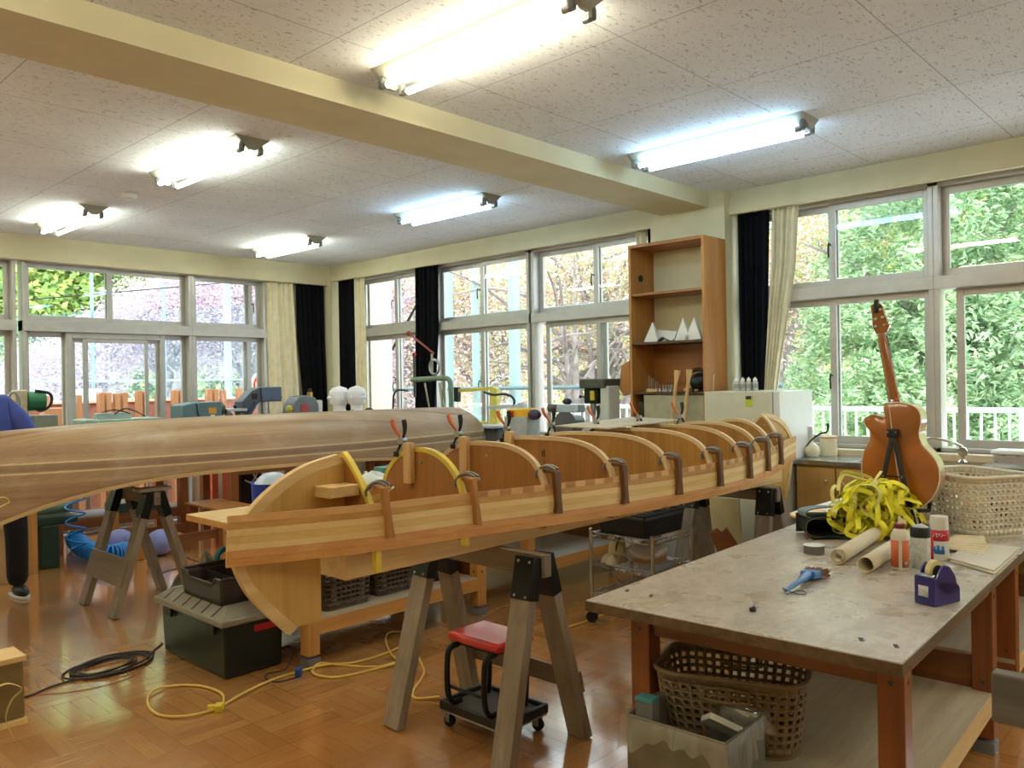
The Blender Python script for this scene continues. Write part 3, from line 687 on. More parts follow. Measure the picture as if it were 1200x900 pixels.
# ------------------------------------------------------------ sawhorses
def sawhorse(x, y0, y1, H, label, foot=.22, board=None, bh=.09, stretch=True, wl=None, wb=None, fy=.03, bo=.07):
    "beam along Y from y0 to y1, top at H"
    wl = wl or W_OLDZ; wb = wb or W_OLDY
    r = thing('sawhorse', (x, (y0+y1)/2, 0), label, 'sawhorse')
    b = MB().box(x-.022, x+.022, y0, y1, H-bh, H); b.build('cross_beam', wb, r, bevel=.004)
    for ye, sy in ((y0+bo, -1), (y1-bo, 1)):
        for sx in (-1, 1):
            p1 = Vector((x+sx*.045, ye, H-.06)); p0 = Vector((x+sx*foot, ye+sy*fy, 0)); d = (p1-p0).normalized()
            n0 = Vector((0, 1, 0))
            m = MB().beam(p0, p1+d*.02, .1, .046, up=(1, 0, 0))
            # cut the foot level with the floor
            m.v = [(a, b_, max(c, 0.0)) for a, b_, c in m.v]
            m.build('leg', wl, r, bevel=.003)
        m = MB()
        for sx in (-1, 1):
            p1 = Vector((x+sx*.032, ye, H-.01)); p0 = p1+(Vector((x+sx*foot, ye+sy*fy, 0))-p1).normalized()*.17
            m.beam(p0, p1, .106, .056, up=(1, 0, 0))
        bk = m.build('bracket', BLKMET, r, bevel=.003)
        m = MB()
        for sx in (-1, 1):
            for dy in (-.03, .03):
                for q_ in (.015, .15):
                    p1 = Vector((x+sx*.032, ye+dy, H-.01)); d = (Vector((x+sx*foot, ye+sy*fy, 0))-Vector((x+sx*.032, ye, H-.01))).normalized()
                    c = p1+d*q_+Vector((sx*.03, 0, .0)); m.ball(c, .006, 8, 5)
        m.build('bolt', METAL, bk)
    if board:
        sx, z0, z1 = board; f = 1-((z0+z1)/2)/(H-.06)
        xx = x+sx*(.045+(foot-.045)*f+.03); lean = (foot-.045)/(H-.06)*sx
        ya, yb = y0+.07-fy*f-.05, y1-.07+fy*f+.05
        MB().prism([(ya, z0), (yb, z0), (yb, z1), (ya, z1)], lambda a, c, t: (xx-lean*(c-(z0+z1)/2)+(t-.5)*.016, a, c)).build('stretcher_board', wood('grey stretcher board', (150, 128, 106), (122, 100, 80), 'Y', rough=.6), r)
    return r
sawhorse(2.44, 2.12, 2.86, .808, 'weathered wooden sawhorse with black brackets under the half-built canoe, nearest in full view', foot=.235, board=(1, .2, .29))
sawhorse(2.33, 5.48, 6.14, .80, 'grey-brown sawhorse with a wide stretcher board under the finished hull at left', foot=.27, board=(-1, .2, .37), fy=0)
sawhorse(4.84, 2.28, 2.94, .808, 'sawhorse under the far right end of the half-built canoe, behind the table corner', foot=.235)
m = MB().box(2.22, 2.44, 5.5, 5.62, .803, .825); tag(m.build('wood_offcut', W_SHELF, bevel=.002), 'flat pale wood offcut on the end of the sawhorse beam under the finished hull', 'wood piece')
W_GREY = wood('grey weathered timber', (122, 116, 110), (84, 80, 76), 'Y', rough=.8, bump=.4)
W_GREYX = wood('grey weathered timber x', (122, 116, 110), (84, 80, 76), 'Z', rough=.8, bump=.4)
# ============================================================ work tables (one pattern, five in view)
def table_top_mat():
    t = NT('worn grey-brown table top')
    n = t.noise(t.co((1.2, 6, 6)), 2.4, 6, .65, .8); col = t.ramp(n, [(.3, lin((152, 140, 128))), (.5, lin((178, 168, 156))), (.72, lin((196, 187, 177)))])
    st = t.ramp(t.noise(t.co(), 5, 7, .75), [(.34, (.4, .4, .4, 1)), (.66, (0, 0, 0, 1))]); col = t.mix(st, col, lin((150, 128, 104)))
    sw = t.ramp(t.noise(t.co((3, 3, 3), rot=(0, 0, .6)), 3, 8, .8, 2.5), [(.46, (0, 0, 0, 1)), (.57, (.4, .4, .4, 1)), (.7, (0, 0, 0, 1))]); col = t.mix(sw, col, lin((224, 216, 204)))
    t.L.new(col, t.b.inputs['Base Color']); t.L.new(t.ramp(t.noise(t.co(), 6, 5), [(.3, (.2, .2, .2, 1)), (.7, (.42, .42, .42, 1))]), t.b.inputs['Roughness'])
    t.bump(t.noise(t.co(), 40, 4), .12, .002); return t.mat
TOPM = table_top_mat(); EDGEW = wood('worn dark table edge', (120, 96, 68), (78, 58, 38), 'X', rough=.6, scale=1.5, bump=.3)
def table(x0, y0, rz, label, L=1.65, W=1.01, legm=None, railm=None, shelf=True, topm=None, group=None, shelfm=None, holes=True):
    "near-left corner of the top at (x0,y0)"
    legm = legm or W_DARKZ; railm = railm or W_DARKX
    r = thing('work_table', (x0, y0, 0), label, 'table', group)
    m = MB().box(x0, x0+L, y0, y0+W, .712, .75)
    m.build('table_top', topm or TOPM, r, bevel=.003)
    MB().box(x0-.002, x0+L+.002, y0-.003, y0, .714, .747).box(x0-.003, x0, y0, y0+W, .714, .747).build('edge_band', EDGEW if legm is W_DARKZ else W_HONX, r)
    lx = (x0+.2, x0+L-.2-.075); ly = (y0+.05, y0+W-.125)
    for a in lx:
        for b in ly:
            l = MB().box(a, a+.075, b, b+.075, .06, .712).build('leg', legm, r, bevel=.003)
            MB().box(a-.002, a+.077, b-.002, b+.077, 0, .045).build('foot_cap', GREYP, l, bevel=.002)
            if holes:
                mm = MB()
                for z in (.62, .28): mm.cyl((a-.001, b+.037, z), (a+.003, b+.037, z), .008, n=10).cyl((a+.037, b-.001, z), (a+.037, b+.003, z), .008, n=10)
                mm.build('screw_hole', DARKG, l)
    for b in ly: MB().box(lx[0]+.075, lx[1], b+.012, b+.034, .63, .712).build('apron', railm, r)
    for a in lx: MB().box(a+.02, a+.05, ly[0]+.075, ly[1], .6, .712).build('apron', W_DARKY if railm is W_DARKX else W_HONX, r)
    if shelf:
        MB().box(lx[0], lx[1]+.075, y0+.055, y0+W-.055, .225, .245).build('lower_shelf', shelfm or W_SHELF, r)
        for b in (y0+.052, y0+W-.072): MB().box(lx[0]+.075, lx[1], b, b+.02, .165, .243).build('shelf_rail', W_HONX if legm is not W_DARKZ else W_PINE, r)
        MB().box(lx[1]+.02, lx[1]+.04, ly[0]+.075, ly[1], .245, .37).build('shelf_end_board', W_DARKY, r)
    if rz: r.rotation_euler = (0, 0, rz)
    return r
RZ = math.radians(2.3)
T1 = table(2.222, .719, RZ, 'large work table in the right foreground with worn grey-brown top and brown legs')
T2 = table(3.878, .786, RZ, 'work table joined end to end behind the foreground table, carrying the white basket and guitar')
table(2.165, 3.69, 0, 'honey-coloured work bench with baskets on its shelf below the left half of the half-built canoe', L=1.73, topm=W_PINE, legm=W_HONZ, railm=W_HONX)
MB().box(2.365, 3.69, 3.7, 3.722, .60, .71).build('front_board', W_PINE, [o for o in COL.objects if o.name.startswith('work_table')][-1])
table(3.9, 3.69, 0, 'work bench with an empty dusty lower shelf, behind the wire cart', L=1.49, legm=W_HONZ, railm=W_HONX, shelfm=wood('pale dusty shelf', (214, 208, 202), (190, 182, 174), 'X', rough=.35))
m = MB()
# small dark slots in the near table top are real mortise plugs
def tl(p): return Matrix.Translation((2.222, .719, 0)) @ Matrix.Rotation(RZ, 4, 'Z') @ Matrix.Translation((-2.222, -.719, 0)) @ Vector(p)
for px, py in ((735, 692), (763, 698), (1009, 749), (1050, 757)):
    c = at(px, py, 'Z', .7505); m.cbox(c, (.03, .012, .0012), (0, 0, .5))
m.build('dark_plug', P('dark plug', (44, 32, 24), .6), T1)
# ============================================================ things on and under the foreground tables
TZ = .751
def frame_at(c, rz): return Matrix.Translation(Vector(c)) @ Matrix.Rotation(rz, 4, 'Z')
# ---- rectangular basket with punched walls
def basket(name, c, L, W, H, rz, mat, label, cat, nx, ny, nz, hole, flare=.06, rad=.05, grip=True, group=None, slots=False):
    r = thing(name, c, label, cat, group); T = frame_at(c, rz)
    def outline(u, k):  # rounded rectangle, u in 0..1, k = expansion 0 bottom, 1 top
        hl, hw = L/2-flare*(1-k)/1.0*.5, W/2-flare*(1-k)*.5; rr = rad
        segs = [(2*(hl-rr)), PI*rr/2, 2*(hw-rr), PI*rr/2]*2; tot = sum(segs); d = u % 1.0*tot
        cs = [(-(hl-rr), -hw, 0), (hl-rr, -hw+rr, -PI/2), (hl, -(hw-rr), PI/2), (hl-rr, hw-rr, 0), (hl-rr, hw, PI), (-(hl-rr), hw-rr, PI/2), (-hl, hw-rr, -PI/2), (-(hl-rr), -(hw-rr), PI)]
        for i, s_ in enumerate(segs):
            if d <= s_ or i == 7:
                x, y, a = cs[i]
                if i % 2 == 0: return x+math.cos(a)*d, y+math.sin(a)*d
                return x+rr*math.cos(a+d/rr), y+rr*math.sin(a+d/rr)
            d -= s_
    N = 2*(nx+ny)
    def wall(u, v):
        x, y = outline(u, v); return T @ Vector((x, y, .012+(H-.012)*v))
    def mask(i, j):
        if j >= nz-1 or j == 0: return False
        if slots: return (i % 6) not in (0,)
        return True
    m = MB().holes(wall, N, nz, hole, mask); m.build('wall', mat, r, solid=.004, smooth=50)
    bt = [outline(i/48, 0) for i in range(48)]
    MB().prism(bt, lambda a, b, t: T @ Vector((a, b, .0+.012*t))).build('bottom', mat, r)
    rim = [T @ Vector((*outline(i/64, 1.06), H)) for i in range(64)]
    MB().tube(rim, .009 if L > .3 else .005, 8, closed=True).build('rim', mat, r)
    if grip:
        for sx in (-1, 1):
            gl = L*.24; y = sx*(W/2+.004)
            pts = [T @ Vector(p) for p in ((-gl/2, y, H-.03), (gl/2, y, H-.03), (gl/2+.012, y, H-.05), (gl/2, y, H-.07), (-gl/2, y, H-.07), (-gl/2-.012, y, H-.05))]
            MB().tube(spline(pts, 4, True), .005, 6, closed=True).build('handle', mat, r)
    return r
IVORY = P('ivory basket plastic', (222, 212, 190), .4, var=.02); TAUPE = P('taupe laundry basket plastic', (140, 116, 86), .42, var=.03)
DKBROWN = P('dark brown crate plastic', (96, 80, 66), .5)
_q = [at(1079, 553, 'Z', 1.03), at(1165, 565, 'Z', 1.03), at(1199, 553, 'Z', 1.03), at(1110, 545, 'Z', 1.03)]
BC = sum(_q, Vector())/4; BC.z = TZ; BRZ = math.atan2((_q[0]-_q[1]).y, (_q[0]-_q[1]).x)
bk = basket('basket', tuple(BC), (_q[0]-_q[1]).length*1.0, .36, .28, BRZ, IVORY, 'ivory plastic basket with rows of square holes, on the far right of the tables', 'basket', 14, 10, 10, .48, flare=.07, rad=.05)
bk.location = bk.location
# things inside the ivory basket
rg = random.Random(5)
cols = [P('pink item', (226, 120, 104), .5), P('dark red item', (130, 34, 38), .5), PAPER, BLACK, P('tan item', (206, 186, 130), .5)]
for i in range(14):
    a = BRZ; x = rg.uniform(-.15, .15); y = rg.uniform(-.09, .09); z = TZ+.05+.05*(i % 3)
    p = BC+Vector((x*math.cos(a)-y*math.sin(a), x*math.sin(a)+y*math.cos(a), z-TZ))
    mm = MB()
    if i % 2: mm.cbox(p, (.06, .045, .03), (rg.random(), rg.random(), rg.random()*3))
    else: mm.cyl(p-Vector((.03, 0, .0)), p+Vector((.03, .02, .01)), .018, n=12)
    tag(mm.build(['small_box', 'small_jar'][(i+1) % 2], cols[i % 5], bevel=.003), 'small tub or packet lying inside the ivory basket, glimpsed through its holes', 'container', 'odds and ends in the ivory basket')
_q = [at(779, 772, 'Z', .5), at(820, 748, 'Z', .5), at(947, 785, 'Z', .5), at(905, 812, 'Z', .5)]
_c = sum(_q, Vector())/4; 
basket('laundry_basket', (_c.x, _c.y, .247), .50, .36, .255, math.radians(-70), TAUPE, 'taupe plastic laundry basket with square holes on the shelf under the foreground table', 'basket', 14, 10, 9, (.5, .52), flare=.06, rad=.09)
# ---- waste bin with plastic bag
TIN = P('dull galvanised tin', (132, 130, 118), .45, .55, var=.08)
q = [at(729, 836, 'Z', .42), at(788, 809, 'Z', .42), at(900, 838, 'Z', .42), at(848, 872, 'Z', .42)]
wbx, wby = sum(p.x for p in q)/4, sum(p.y for p in q)/4
BL, BW, BH = .27, .34, .42; brz = math.radians(2)
wb = thing('waste_bin', (wbx, wby, 0), 'square metal waste bin lined with a clear plastic bag, in front of the foreground table', 'waste bin')
T = frame_at((wbx, wby, 0), brz)
def sq(u, k, hl, hw, rr=.015):
    cs = [(-hl, -hw), (hl, -hw), (hl, hw), (-hl, hw)]; i = int(u*4) % 4; t = u*4-int(u*4)
    a, b = cs[i], cs[(i+1) % 4]; return a[0]+(b[0]-a[0])*t, a[1]+(b[1]-a[1])*t
m = MB().grid(lambda u, v: T @ Vector((*sq(u, 0, BL/2, BW/2), BH*v)), 32, 8, cu=True)
m.build('bin_body', TIN, wb, solid=.003, smooth=30)
T_s = T
m = MB(); m.T = T; m.box(-BL/2, BL/2, -BW/2, BW/2, .0, .004); m.build('bin_bottom', TIN, wb)
m = MB(); m.T = T; m.tube([(-BL/2, -BW/2, BH), (BL/2, -BW/2, BH), (BL/2, BW/2, BH), (-BL/2, BW/2, BH)], .0045, 6, closed=True); m.build('rolled_rim', TIN, wb)
BAG = film_mat('clear plastic film')
rg = random.Random(3)
bn = [rg.uniform(-1, 1) for _ in range(200)]
def bagf(u, v):
    # outer skirt -> over the rim -> inside
    n = math.sin(u*2*PI*9+1)*.5+math.sin(u*2*PI*23)*.5
    if v < .35:
        t = v/.35; e = .012+.012*(1-t)*(1+n); z = BH+.012-(1-t)*(.09+.035*math.sin(u*2*PI*3+.5)+.015*n)
        x, y = sq(u, 0, BL/2+e, BW/2+e)
    else:
        t = (v-.35)/.65; e = -.006-.008*abs(n)*t*3; z = BH+.012-.24*t+.01*n
        x, y = sq(u, 0, (BL/2+e), (BW/2+e))
    return T @ Vector((x, y, z))
tag(MB().grid(bagf, 160, 18, cu=True).build('plastic_bag', BAG, smooth=60), 'clear plastic bag draped over the rim of the metal waste bin', 'plastic bag')
def tbox(name, c, sz, rot, mat, label, cat): return tag(MB().cbox(c, sz, rot).build(name, mat, bevel=.002), label, cat)
tbox('paper_sheet', T @ Vector((.06, -.06, BH-.035)), (.09, .11, .02), (.5, .5, .9), PAPER, 'folded white paper sticking up in the waste bin', 'paper')
TEAL = P('teal carton', (70, 150, 160), .6)
o = thing('carton', T @ Vector((-.085, .125, BH-.1)), 'narrow pale carton with a teal top in the far corner of the waste bin', 'carton')
m = MB(); m.T = T; m.cbox((-.095, .12, BH-.03), (.05, .06, .16), (0, .05, .1)); m.build('box_body', GREYP, o, bevel=.002)
m = MB(); m.T = T; m.cbox((-.095, .12, BH+.052), (.052, .062, .014), (0, .05, .1)); m.build('teal_end', TEAL, o, bevel=.002)
# the bin holds rubbish up to half its height
m = MB(); m.T = T; m.grid(lambda u, v: (-BL/2+.01+(BL-.02)*u, -BW/2+.01+(BW-.02)*v, BH-.2+.02*math.sin(u*9)*math.cos(v*8)), 14, 14)
tag(m.build('crumpled_film', P('bluish crumpled film', (120, 134, 146), .4), solid=.004, smooth=30), 'crumpled bluish film lying inside the waste bin', 'rubbish', kind='stuff')
# ---- rolls of paper
CREAMP = P('cream rolled paper', (224, 212, 188), .7, var=.02)
def roll(p0, p1, r, turns, label, r_in=.016):
    p0, p1 = Vector(p0), Vector(p1); ax = (p1-p0).normalized(); L = (p1-p0).length
    sd = ax.cross(Vector((0, 0, 1))).normalized(); up = sd.cross(ax)
    def fn(u, v):
        a = u*turns*2*PI; rr = r_in+(r-r_in)*u; wob = .002*math.sin(a*.7)*v
        return p0+ax*(L*v+(.004*math.sin(u*12) if v == 0 else 0))+(sd*math.cos(a)+up*math.sin(a))*(rr+wob)
    return tag(MB().grid(fn, int(turns*26), 8).build('paper_roll', CREAMP, solid=.0022, smooth=80), label, 'paper roll')
roll(at(982, 652, 'Z', TZ+.034), at(1072, 596, 'Z', TZ+.034), .032, 4.2, 'tightly wound cream paper roll, the left of two rolls on the foreground table', .010)
roll(at(1014, 662, 'Z', TZ+.033), at(1078, 622, 'Z', TZ+.033), .032, 1.25, 'loosely rolled cream paper, wide open end, the right of two rolls', .0275)
# ---- tape ring
o = thing('tape_ring', at(954, 649, 'Z', TZ), 'translucent grey plastic ring standing flat between the black pouch and the brush', 'ring')
c = at(954, 648, 'Z', TZ)
MB().lathe([(.040, 0), (.042, 0), (.042, .034), (.040, .036), (.0385, .034), (.0385, 0)], c, 40).build('ring_wall', P('smoky plastic', (120, 116, 112), .25, alpha=.8), o)
MB().lathe([(.0385, .032), (.0425, .033), (.043, .036), (.0385, .037)], c, 40).build('white_lip', WHITE, o)
# ---- pouch
PCH = P('black pouch fabric', (30, 34, 32), .7, bump=.2); PCHG = P('grey-blue pouch fabric', (128, 146, 156), .7, bump=.2); PIPE = P('olive piping', (84, 88, 70), .6)
pc = at(972, 631, 'Z', TZ); o = thing('tool_pouch', pc, 'open black fabric tool pouch with grey-blue lid lying on the foreground table', 'pouch')
rzp = math.radians(-50); T = frame_at(pc, rzp)
# local x runs along the mouth, y away from the viewer
def sleeve(rx, rz_, y0, y1, zc, tilt=0, sag=0):
    def fn(u, v):
        a = u*2*PI; n = 3.2; c_, s_ = math.cos(a), math.sin(a)
        x = rx*math.copysign(abs(c_)**(2/n), c_); z = rz_*math.copysign(abs(s_)**(2/n), s_)
        z += sag*math.sin((x/rx)*2+1)*.3*(1 if s_ > 0 else .2)
        y = y0+(y1-y0)*v
        return T @ Vector((x*(1-.08*v), y, zc+z*(1-.15*v)+tilt*v))
    return fn
m = MB().grid(sleeve(.105, .046, 0, .16, .05, 0, .012), 48, 8, cu=True); m.build('front_pocket', PCH, o, solid=.004, smooth=60)
m = MB().grid(sleeve(.1, .026, .012, .17, .112, -.012, .014), 48, 8, cu=True); m.build('top_pocket', PCHG, o, solid=.004, smooth=60)
for zc, rz_, yy, s_ in ((.05, .046, 0, .012), (.112, .026, .012, .014)):
    f = sleeve(.105 if zc < .06 else .1, rz_, yy, yy+.1, zc, 0, s_)
    MB().tube([f(i/48, 0) for i in range(48)], .0028, 6, closed=True).build('piping', PIPE, o)
m = MB(); m.T = T; m.grid(lambda u, v: (-.105+.21*u, .16+.006*math.sin(u*PI), .004+.09*v), 12, 4); m.build('back_panel', PCH, o, solid=.004)
m = MB(); m.T = T; m.cbox((.112, .05, .045), (.02, .09, .06), (0, 0, .2)); m.build('side_pocket', PCHG, o, bevel=.006)
m = MB(); m.T = T; m.grid(lambda u, v: (-.085+.17*u, -.035+.04*v, .004+.012*math.sin(u*PI)*(1-v)), 14, 6); m.build('front_flap', PCH, o, solid=.004)
m = MB(); m.T = T; m.tube([(-.1, -.002, .02), (-.108, -.012, .01), (-.11, -.03, .004)], .004, 6); m.build('zip_pull', P('dark red cord', (110, 30, 30), .6), o)
# ---- brush
BLUE = P('blue brush handle', (40, 104, 176), .35, coat=.3)
a0, a1, a2, a3 = at(921, 692, 'Z', TZ+.012), at(937, 681, 'Z', TZ+.02), at(946, 674, 'Z', TZ+.022), at(960, 668, 'Z', TZ+.02)
o = thing('brush', a1, 'blue-handled hand brush with brown bristles on the foreground table', 'brush')
sd_ = (a3-a0).cross(Vector((0, 0, 1))).normalized()
MB().tube([a0, a0.lerp(a1, .5), a1, a2], [.006, .010, .011, .02], 12, flat=.8).build('handle', BLUE, o)
MB().beam(a2-sd_*.0, a2+(a3-a2)*.55+Vector((0, 0, -.004)), .055, .028, w2=.066, h2=.03).build('brush_head', BLUE, o, bevel=.006)
rg = random.Random(8); m = MB()
BR = P('brown bristles', (122, 82, 52), .8, var=.2)
b0 = a2+(a3-a2)*.5; dr = (a3-a2).normalized()
for i in range(420):
    s_ = rg.uniform(-.03, .03); z = rg.uniform(-.012, .012); p = b0+sd_*s_+Vector((0, 0, z)); e = p+dr*rg.uniform(.04, .052)+sd_*s_*.5+Vector((0, 0, rg.uniform(-.008, .002)))
    e.z = max(e.z, TZ+.002); m.beam(p, e, .0016, .0016)
tag(m.build('bristles', BR, o, smooth=0), kind='stuff')
pts = [a0, at(917, 689, 'Z', TZ+.01), at(922, 696, 'Z', TZ+.003), at(934, 692, 'Z', TZ+.003), at(945, 694, 'Z', TZ+.003), at(940, 697, 'Z', TZ+.003), at(928, 694, 'Z', TZ+.004), a0]
MB().tube(spline(pts, 6), .0017, 5).build('hanging_loop', BLACK, o)
# ---- little black bit
c = at(883, 716, 'Z', TZ); m = MB()
for i in range(4): m.cbox(c+Vector((.006*(i-1.5), .005*(i % 2), .005)), (.012, .01, .01), (.3*i, .2, i))
m.tube([c+Vector((0, 0, .008)), c+Vector((.012, .004, .02)), c+Vector((.016, .0, .024))], .0007, 4)
tag(m.build('terminal_block', BLACK), 'tiny black terminal scrap alone on the open table top', 'scrap')
# ---- glue bottle
c = at(1055, 667, 'Z', TZ); o = thing('glue_bottle', c, 'white squeeze bottle with orange label, dark red collar and pointed nozzle', 'bottle')
WB = P('milky bottle plastic', (222, 214, 200), .35, var=.02); ORL = P('orange label', (206, 104, 52), .5); DR = P('dark red cap', (112, 30, 34), .4)
MB().lathe([(0, 0), (.026, 0), (.029, .004), (.029, .125), (.027, .135), (.016, .155), (.014, .157)], c, 36).build('bottle_body', WB, o)
MB().lathe([(.0165, .153), (.0175, .155), (.0175, .168), (.0165, .170), (.006, .1705)], c, 24).build('collar', DR, o)
MB().lathe([(.006, .17), (.005, .185), (.003, .2), (.0015, .206), (0, .206)], c, 16).build('nozzle', WB, o)
def wraplabel(c, r, z0, z1, a0, a1, mat, parent, nm='label_panel'):
    m = MB().grid(lambda u, v: Vector(c)+Vector((r*math.cos(a0+(a1-a0)*u), r*math.sin(a0+(a1-a0)*u), z0+(z1-z0)*v)), 16, 1)
    return m.build(nm, mat, parent, solid=.0004, smooth=80)
va = math.atan2(-c.y, -c.x)
wraplabel(c, .0294, .012, .112, va-1.3, va-.15, ORL, o); wraplabel(c, .0294, .012, .112, va+.22, va+1.3, ORL, o)
wraplabel(c, .0297, .014, .034, va+.45, va+.85, P('bar code label', (150, 140, 132), .6), o, 'bar_code')
# ---- spray cans
c = at(1079, 664, 'Z', TZ); o = thing('spray_can', c, 'black-capped spray can with a white and silver label, between bottle and red can', 'spray can')
LBW = P('pale printed label', (206, 208, 204), .45, var=.1, vs=90)
MB().lathe([(0, 0), (.029, 0), (.0305, .003), (.0305, .098), (.029, .102)], c, 36).build('can_body', LBW, o)
MB().lathe([(.0305, .1), (.031, .102), (.031, .13), (.028, .134), (.027, .132), (0, .131)], c, 36).build('cap', BLACK, o)
MB().lathe([(.0265, .1315), (.02, .137), (.009, .141), (0, .141)], c, 24).build('cap_dome', P('dusty blue-grey cap top', (176, 178, 184), .5), o)
c2 = c
c = at(1101, 655, 'Z', TZ); o = thing('spray_can', c, 'white-capped spray can with red band, white lettering and blue figure', 'spray can')
CRD = P('red can print', (196, 34, 48), .35); CBL = P('blue can print', (34, 108, 176), .4)
MB().lathe([(0, 0), (.029, 0), (.0305, .003), (.0305, .106)], c, 36).build('can_body', P('white can print', (214, 214, 212), .4), o)
MB().lathe([(.0305, .104), (.0295, .108), (.0285, .146), (.027, .149), (0, .149)], c, 36).build('cap', P('grey white cap', (216, 208, 202), .5, var=.01), o)
va = math.atan2(-c.y, -c.x)
wraplabel(c, .0308, .066, .104, va-1.7, va+1.7, CRD, o, 'red_band'); wraplabel(c, .0307, .0, .104, va-1.7, va-.62, CRD, o, 'red_side')
for k, (dy, zz, w) in enumerate(((-.35, .05, .28), (.12, .052, .3), (.5, .048, .26))): wraplabel(c, .0309, .028, zz, va-dy-w/2, va-dy+w/2, CBL, o, 'blue_figure')
wraplabel(c, .0309, .022, .038, va-.55, va+.55, CBL, o, 'blue_figure')
d = Vector((math.cos(va), math.sin(va), 0)); sdv = Vector((0, 0, 1)).cross(d)
M3 = Matrix((( sdv.x, 0, d.x), (sdv.y, 0, d.y), (0, 1, 0)))
tx = ['パ', 'ク', 'リ', 'ー']
for k, ch in enumerate(tx):
    an = va-.42+.3*k; d = Vector((math.cos(an), math.sin(an), 0)); sdv = Vector((0, 0, 1)).cross(d)
    M3 = Matrix(((sdv.x, 0, d.x), (sdv.y, 0, d.y), (0, 1, 0)))
    text(ch, .016, c+d*.0312+Vector((0, 0, .086)), M3, WHITE, o)
c = at(1114, 686, 'Z', TZ)
o = thing('small_bottle', c, 'small clear bottle with a red-striped label behind the tape dispenser', 'bottle')
CLR = P('clear plastic', (214, 216, 214), .15, alpha=.7)
MB().lathe([(0, 0), (.012, 0), (.013, .002), (.013, .04), (.009, .046)], c, 24).build('bottle_body', CLR, o)
MB().lathe([(.0095, .044), (.0095, .066), (.006, .07), (0, .07)], c, 20).build('cap', WHITE, o)
wraplabel(c, .0132, .03, .037, va-1.5, va+1.5, CRD, o, 'red_stripe'); wraplabel(c, .0132, .01, .029, va-1.5, va+1.5, PAPER, o)
for o_ in [q_ for q_ in COL.objects if q_.name.startswith('spray_can')]: o_.scale = (1.17, 1.17, 1.17)
for o_ in [q_ for q_ in COL.objects if q_.name.startswith('glue_bottle')]: o_.scale = (1.12, 1.12, 1.03)
# ---- tape dispenser
NAVY = P('navy blue dispenser plastic', (38, 34, 122), .3, coat=.3)
p0 = at(1071.5, 706, 'Z', TZ); p1 = at(1095, 712, 'Z', TZ); p2 = at(1112, 692, 'Z', TZ)
ux = (p1-p0); W_ = ux.length; ux.normalize(); uy = Vector((-ux.y, ux.x, 0)); LD = .135; HZ = 1.5
o = thing('tape_dispenser', p0+ux*W_/2+uy*LD/2, 'dark blue tape dispenser with a roll of pale masking tape', 'tape dispenser')
def td(a, b, z): return p0+ux*a+uy*b+Vector((0, 0, z*HZ))
MB().prism([(0, 0), (LD, 0), (LD, .03), (LD-.01, .04), (.06, .05), (.0, .062)], lambda a, b, t: td(W_*t, a, b)).build('dispenser_body', NAVY, o, bevel=.003)
for t0 in (0.0, W_-.008):
    sh = [(.004, .05), (.02, .062), (.04, .08), (.055, .086), (.08, .082), (.11, .06), (.128, .02), (.06, .02)]
    MB().prism(sh, lambda a, b, t: td(t0+.008*t, a, b)).build('side_cheek', NAVY, o, bevel=.002)
def rescale(o, k):
    "make a thing k times as large about its base"
    o.scale = (k, k, k)
def disc(c_, ax, r0, r1, w, n=32):
    ax = Vector(ax).normalized(); M = ax.to_track_quat('Z', 'Y').to_matrix()
    return MB().lathe([(r0, -w/2), (r1, -w/2), (r1, w/2), (r0, w/2), (r0, -w/2)], c_, n, M)
disc(td(W_/2, .055, .068), ux, .022, .038, .018).build('tape_roll', P('pale masking tape', (226, 208, 150), .6), o)
disc(td(W_/2, .055, .068), ux, .004, .0225, .028).build('hub', BLACK, o)
MB().box(0, .001, 0, .001, 0, .001)
m = MB(); m._add([td(.004, .001, .062), td(W_-.004, .001, .062), td(W_-.004, .012, .067), td(.004, .012, .067)], [(0, 1, 2, 3)]); m.build('serrated_cutter', METAL, o, solid=.001)
m = MB(); m._add([td(W_*.22, -.0012, .018), td(W_*.72, -.0012, .018), td(W_*.72, -.0012, .042), td(W_*.22, -.0012, .042)], [(0, 1, 2, 3)]); m.build('white_sticker', P('pale printed sticker', (206, 204, 210), .5, var=.12, vs=150), o, solid=.0006)
# ---- stacks of boards and veneer
VEN = P('pale veneer', (226, 210, 178), .7, var=.03)
def slab(name, px, z0, h, mat, label, cat='board', group=None, tw=None):
    q = [at(x, y, 'Z', z0) for x, y in px]
    m = MB(); n = len(q); m._add([p for p in q]+[p+Vector((0, 0, h)) for p in q], [tuple(range(n-1, -1, -1)), tuple(range(n, 2*n))]+[(i, (i+1) % n, n+(i+1) % n, n+i) for i in range(n)])
    return tag(m.build(name, mat, bevel=.0008), label, cat, group)
slab('plywood_sheet', [(1113, 659), (1166, 674), (1196, 647), (1140, 639)], TZ, .006, W_SHELF, 'lower of two thin square plywood sheets at the table edge below the ivory basket')
slab('plywood_sheet', [(1111, 655), (1165, 670), (1195, 643), (1139, 636)], TZ+.0065, .006, P('pale grey plywood sheet', (208, 200, 184), .55, var=.03), 'upper of two thin square plywood sheets at the table edge below the ivory basket')
for i in range(5):
    dx = rg.uniform(-3, 3); slab('veneer_sheet', [(1106+dx, 643-i*1.6), (1150+dx+i, 650-i*3), (1160+dx-i*2, 638-i*2.4), (1117+dx, 631-i)], TZ+.013+i*.0028, .0022, VEN, 'thin pale veneer sheet in the small pile before the ivory basket', 'veneer', 'veneer pile before the ivory basket')
slab('white_board', [(924, 603), (985, 585), (1010, 570), (1075, 580), (1050, 600), (962, 609)], TZ, .008, P('white foam board', (236, 228, 214), .6, var=.02), 'white board lying under the yellow tangle near the guitar')
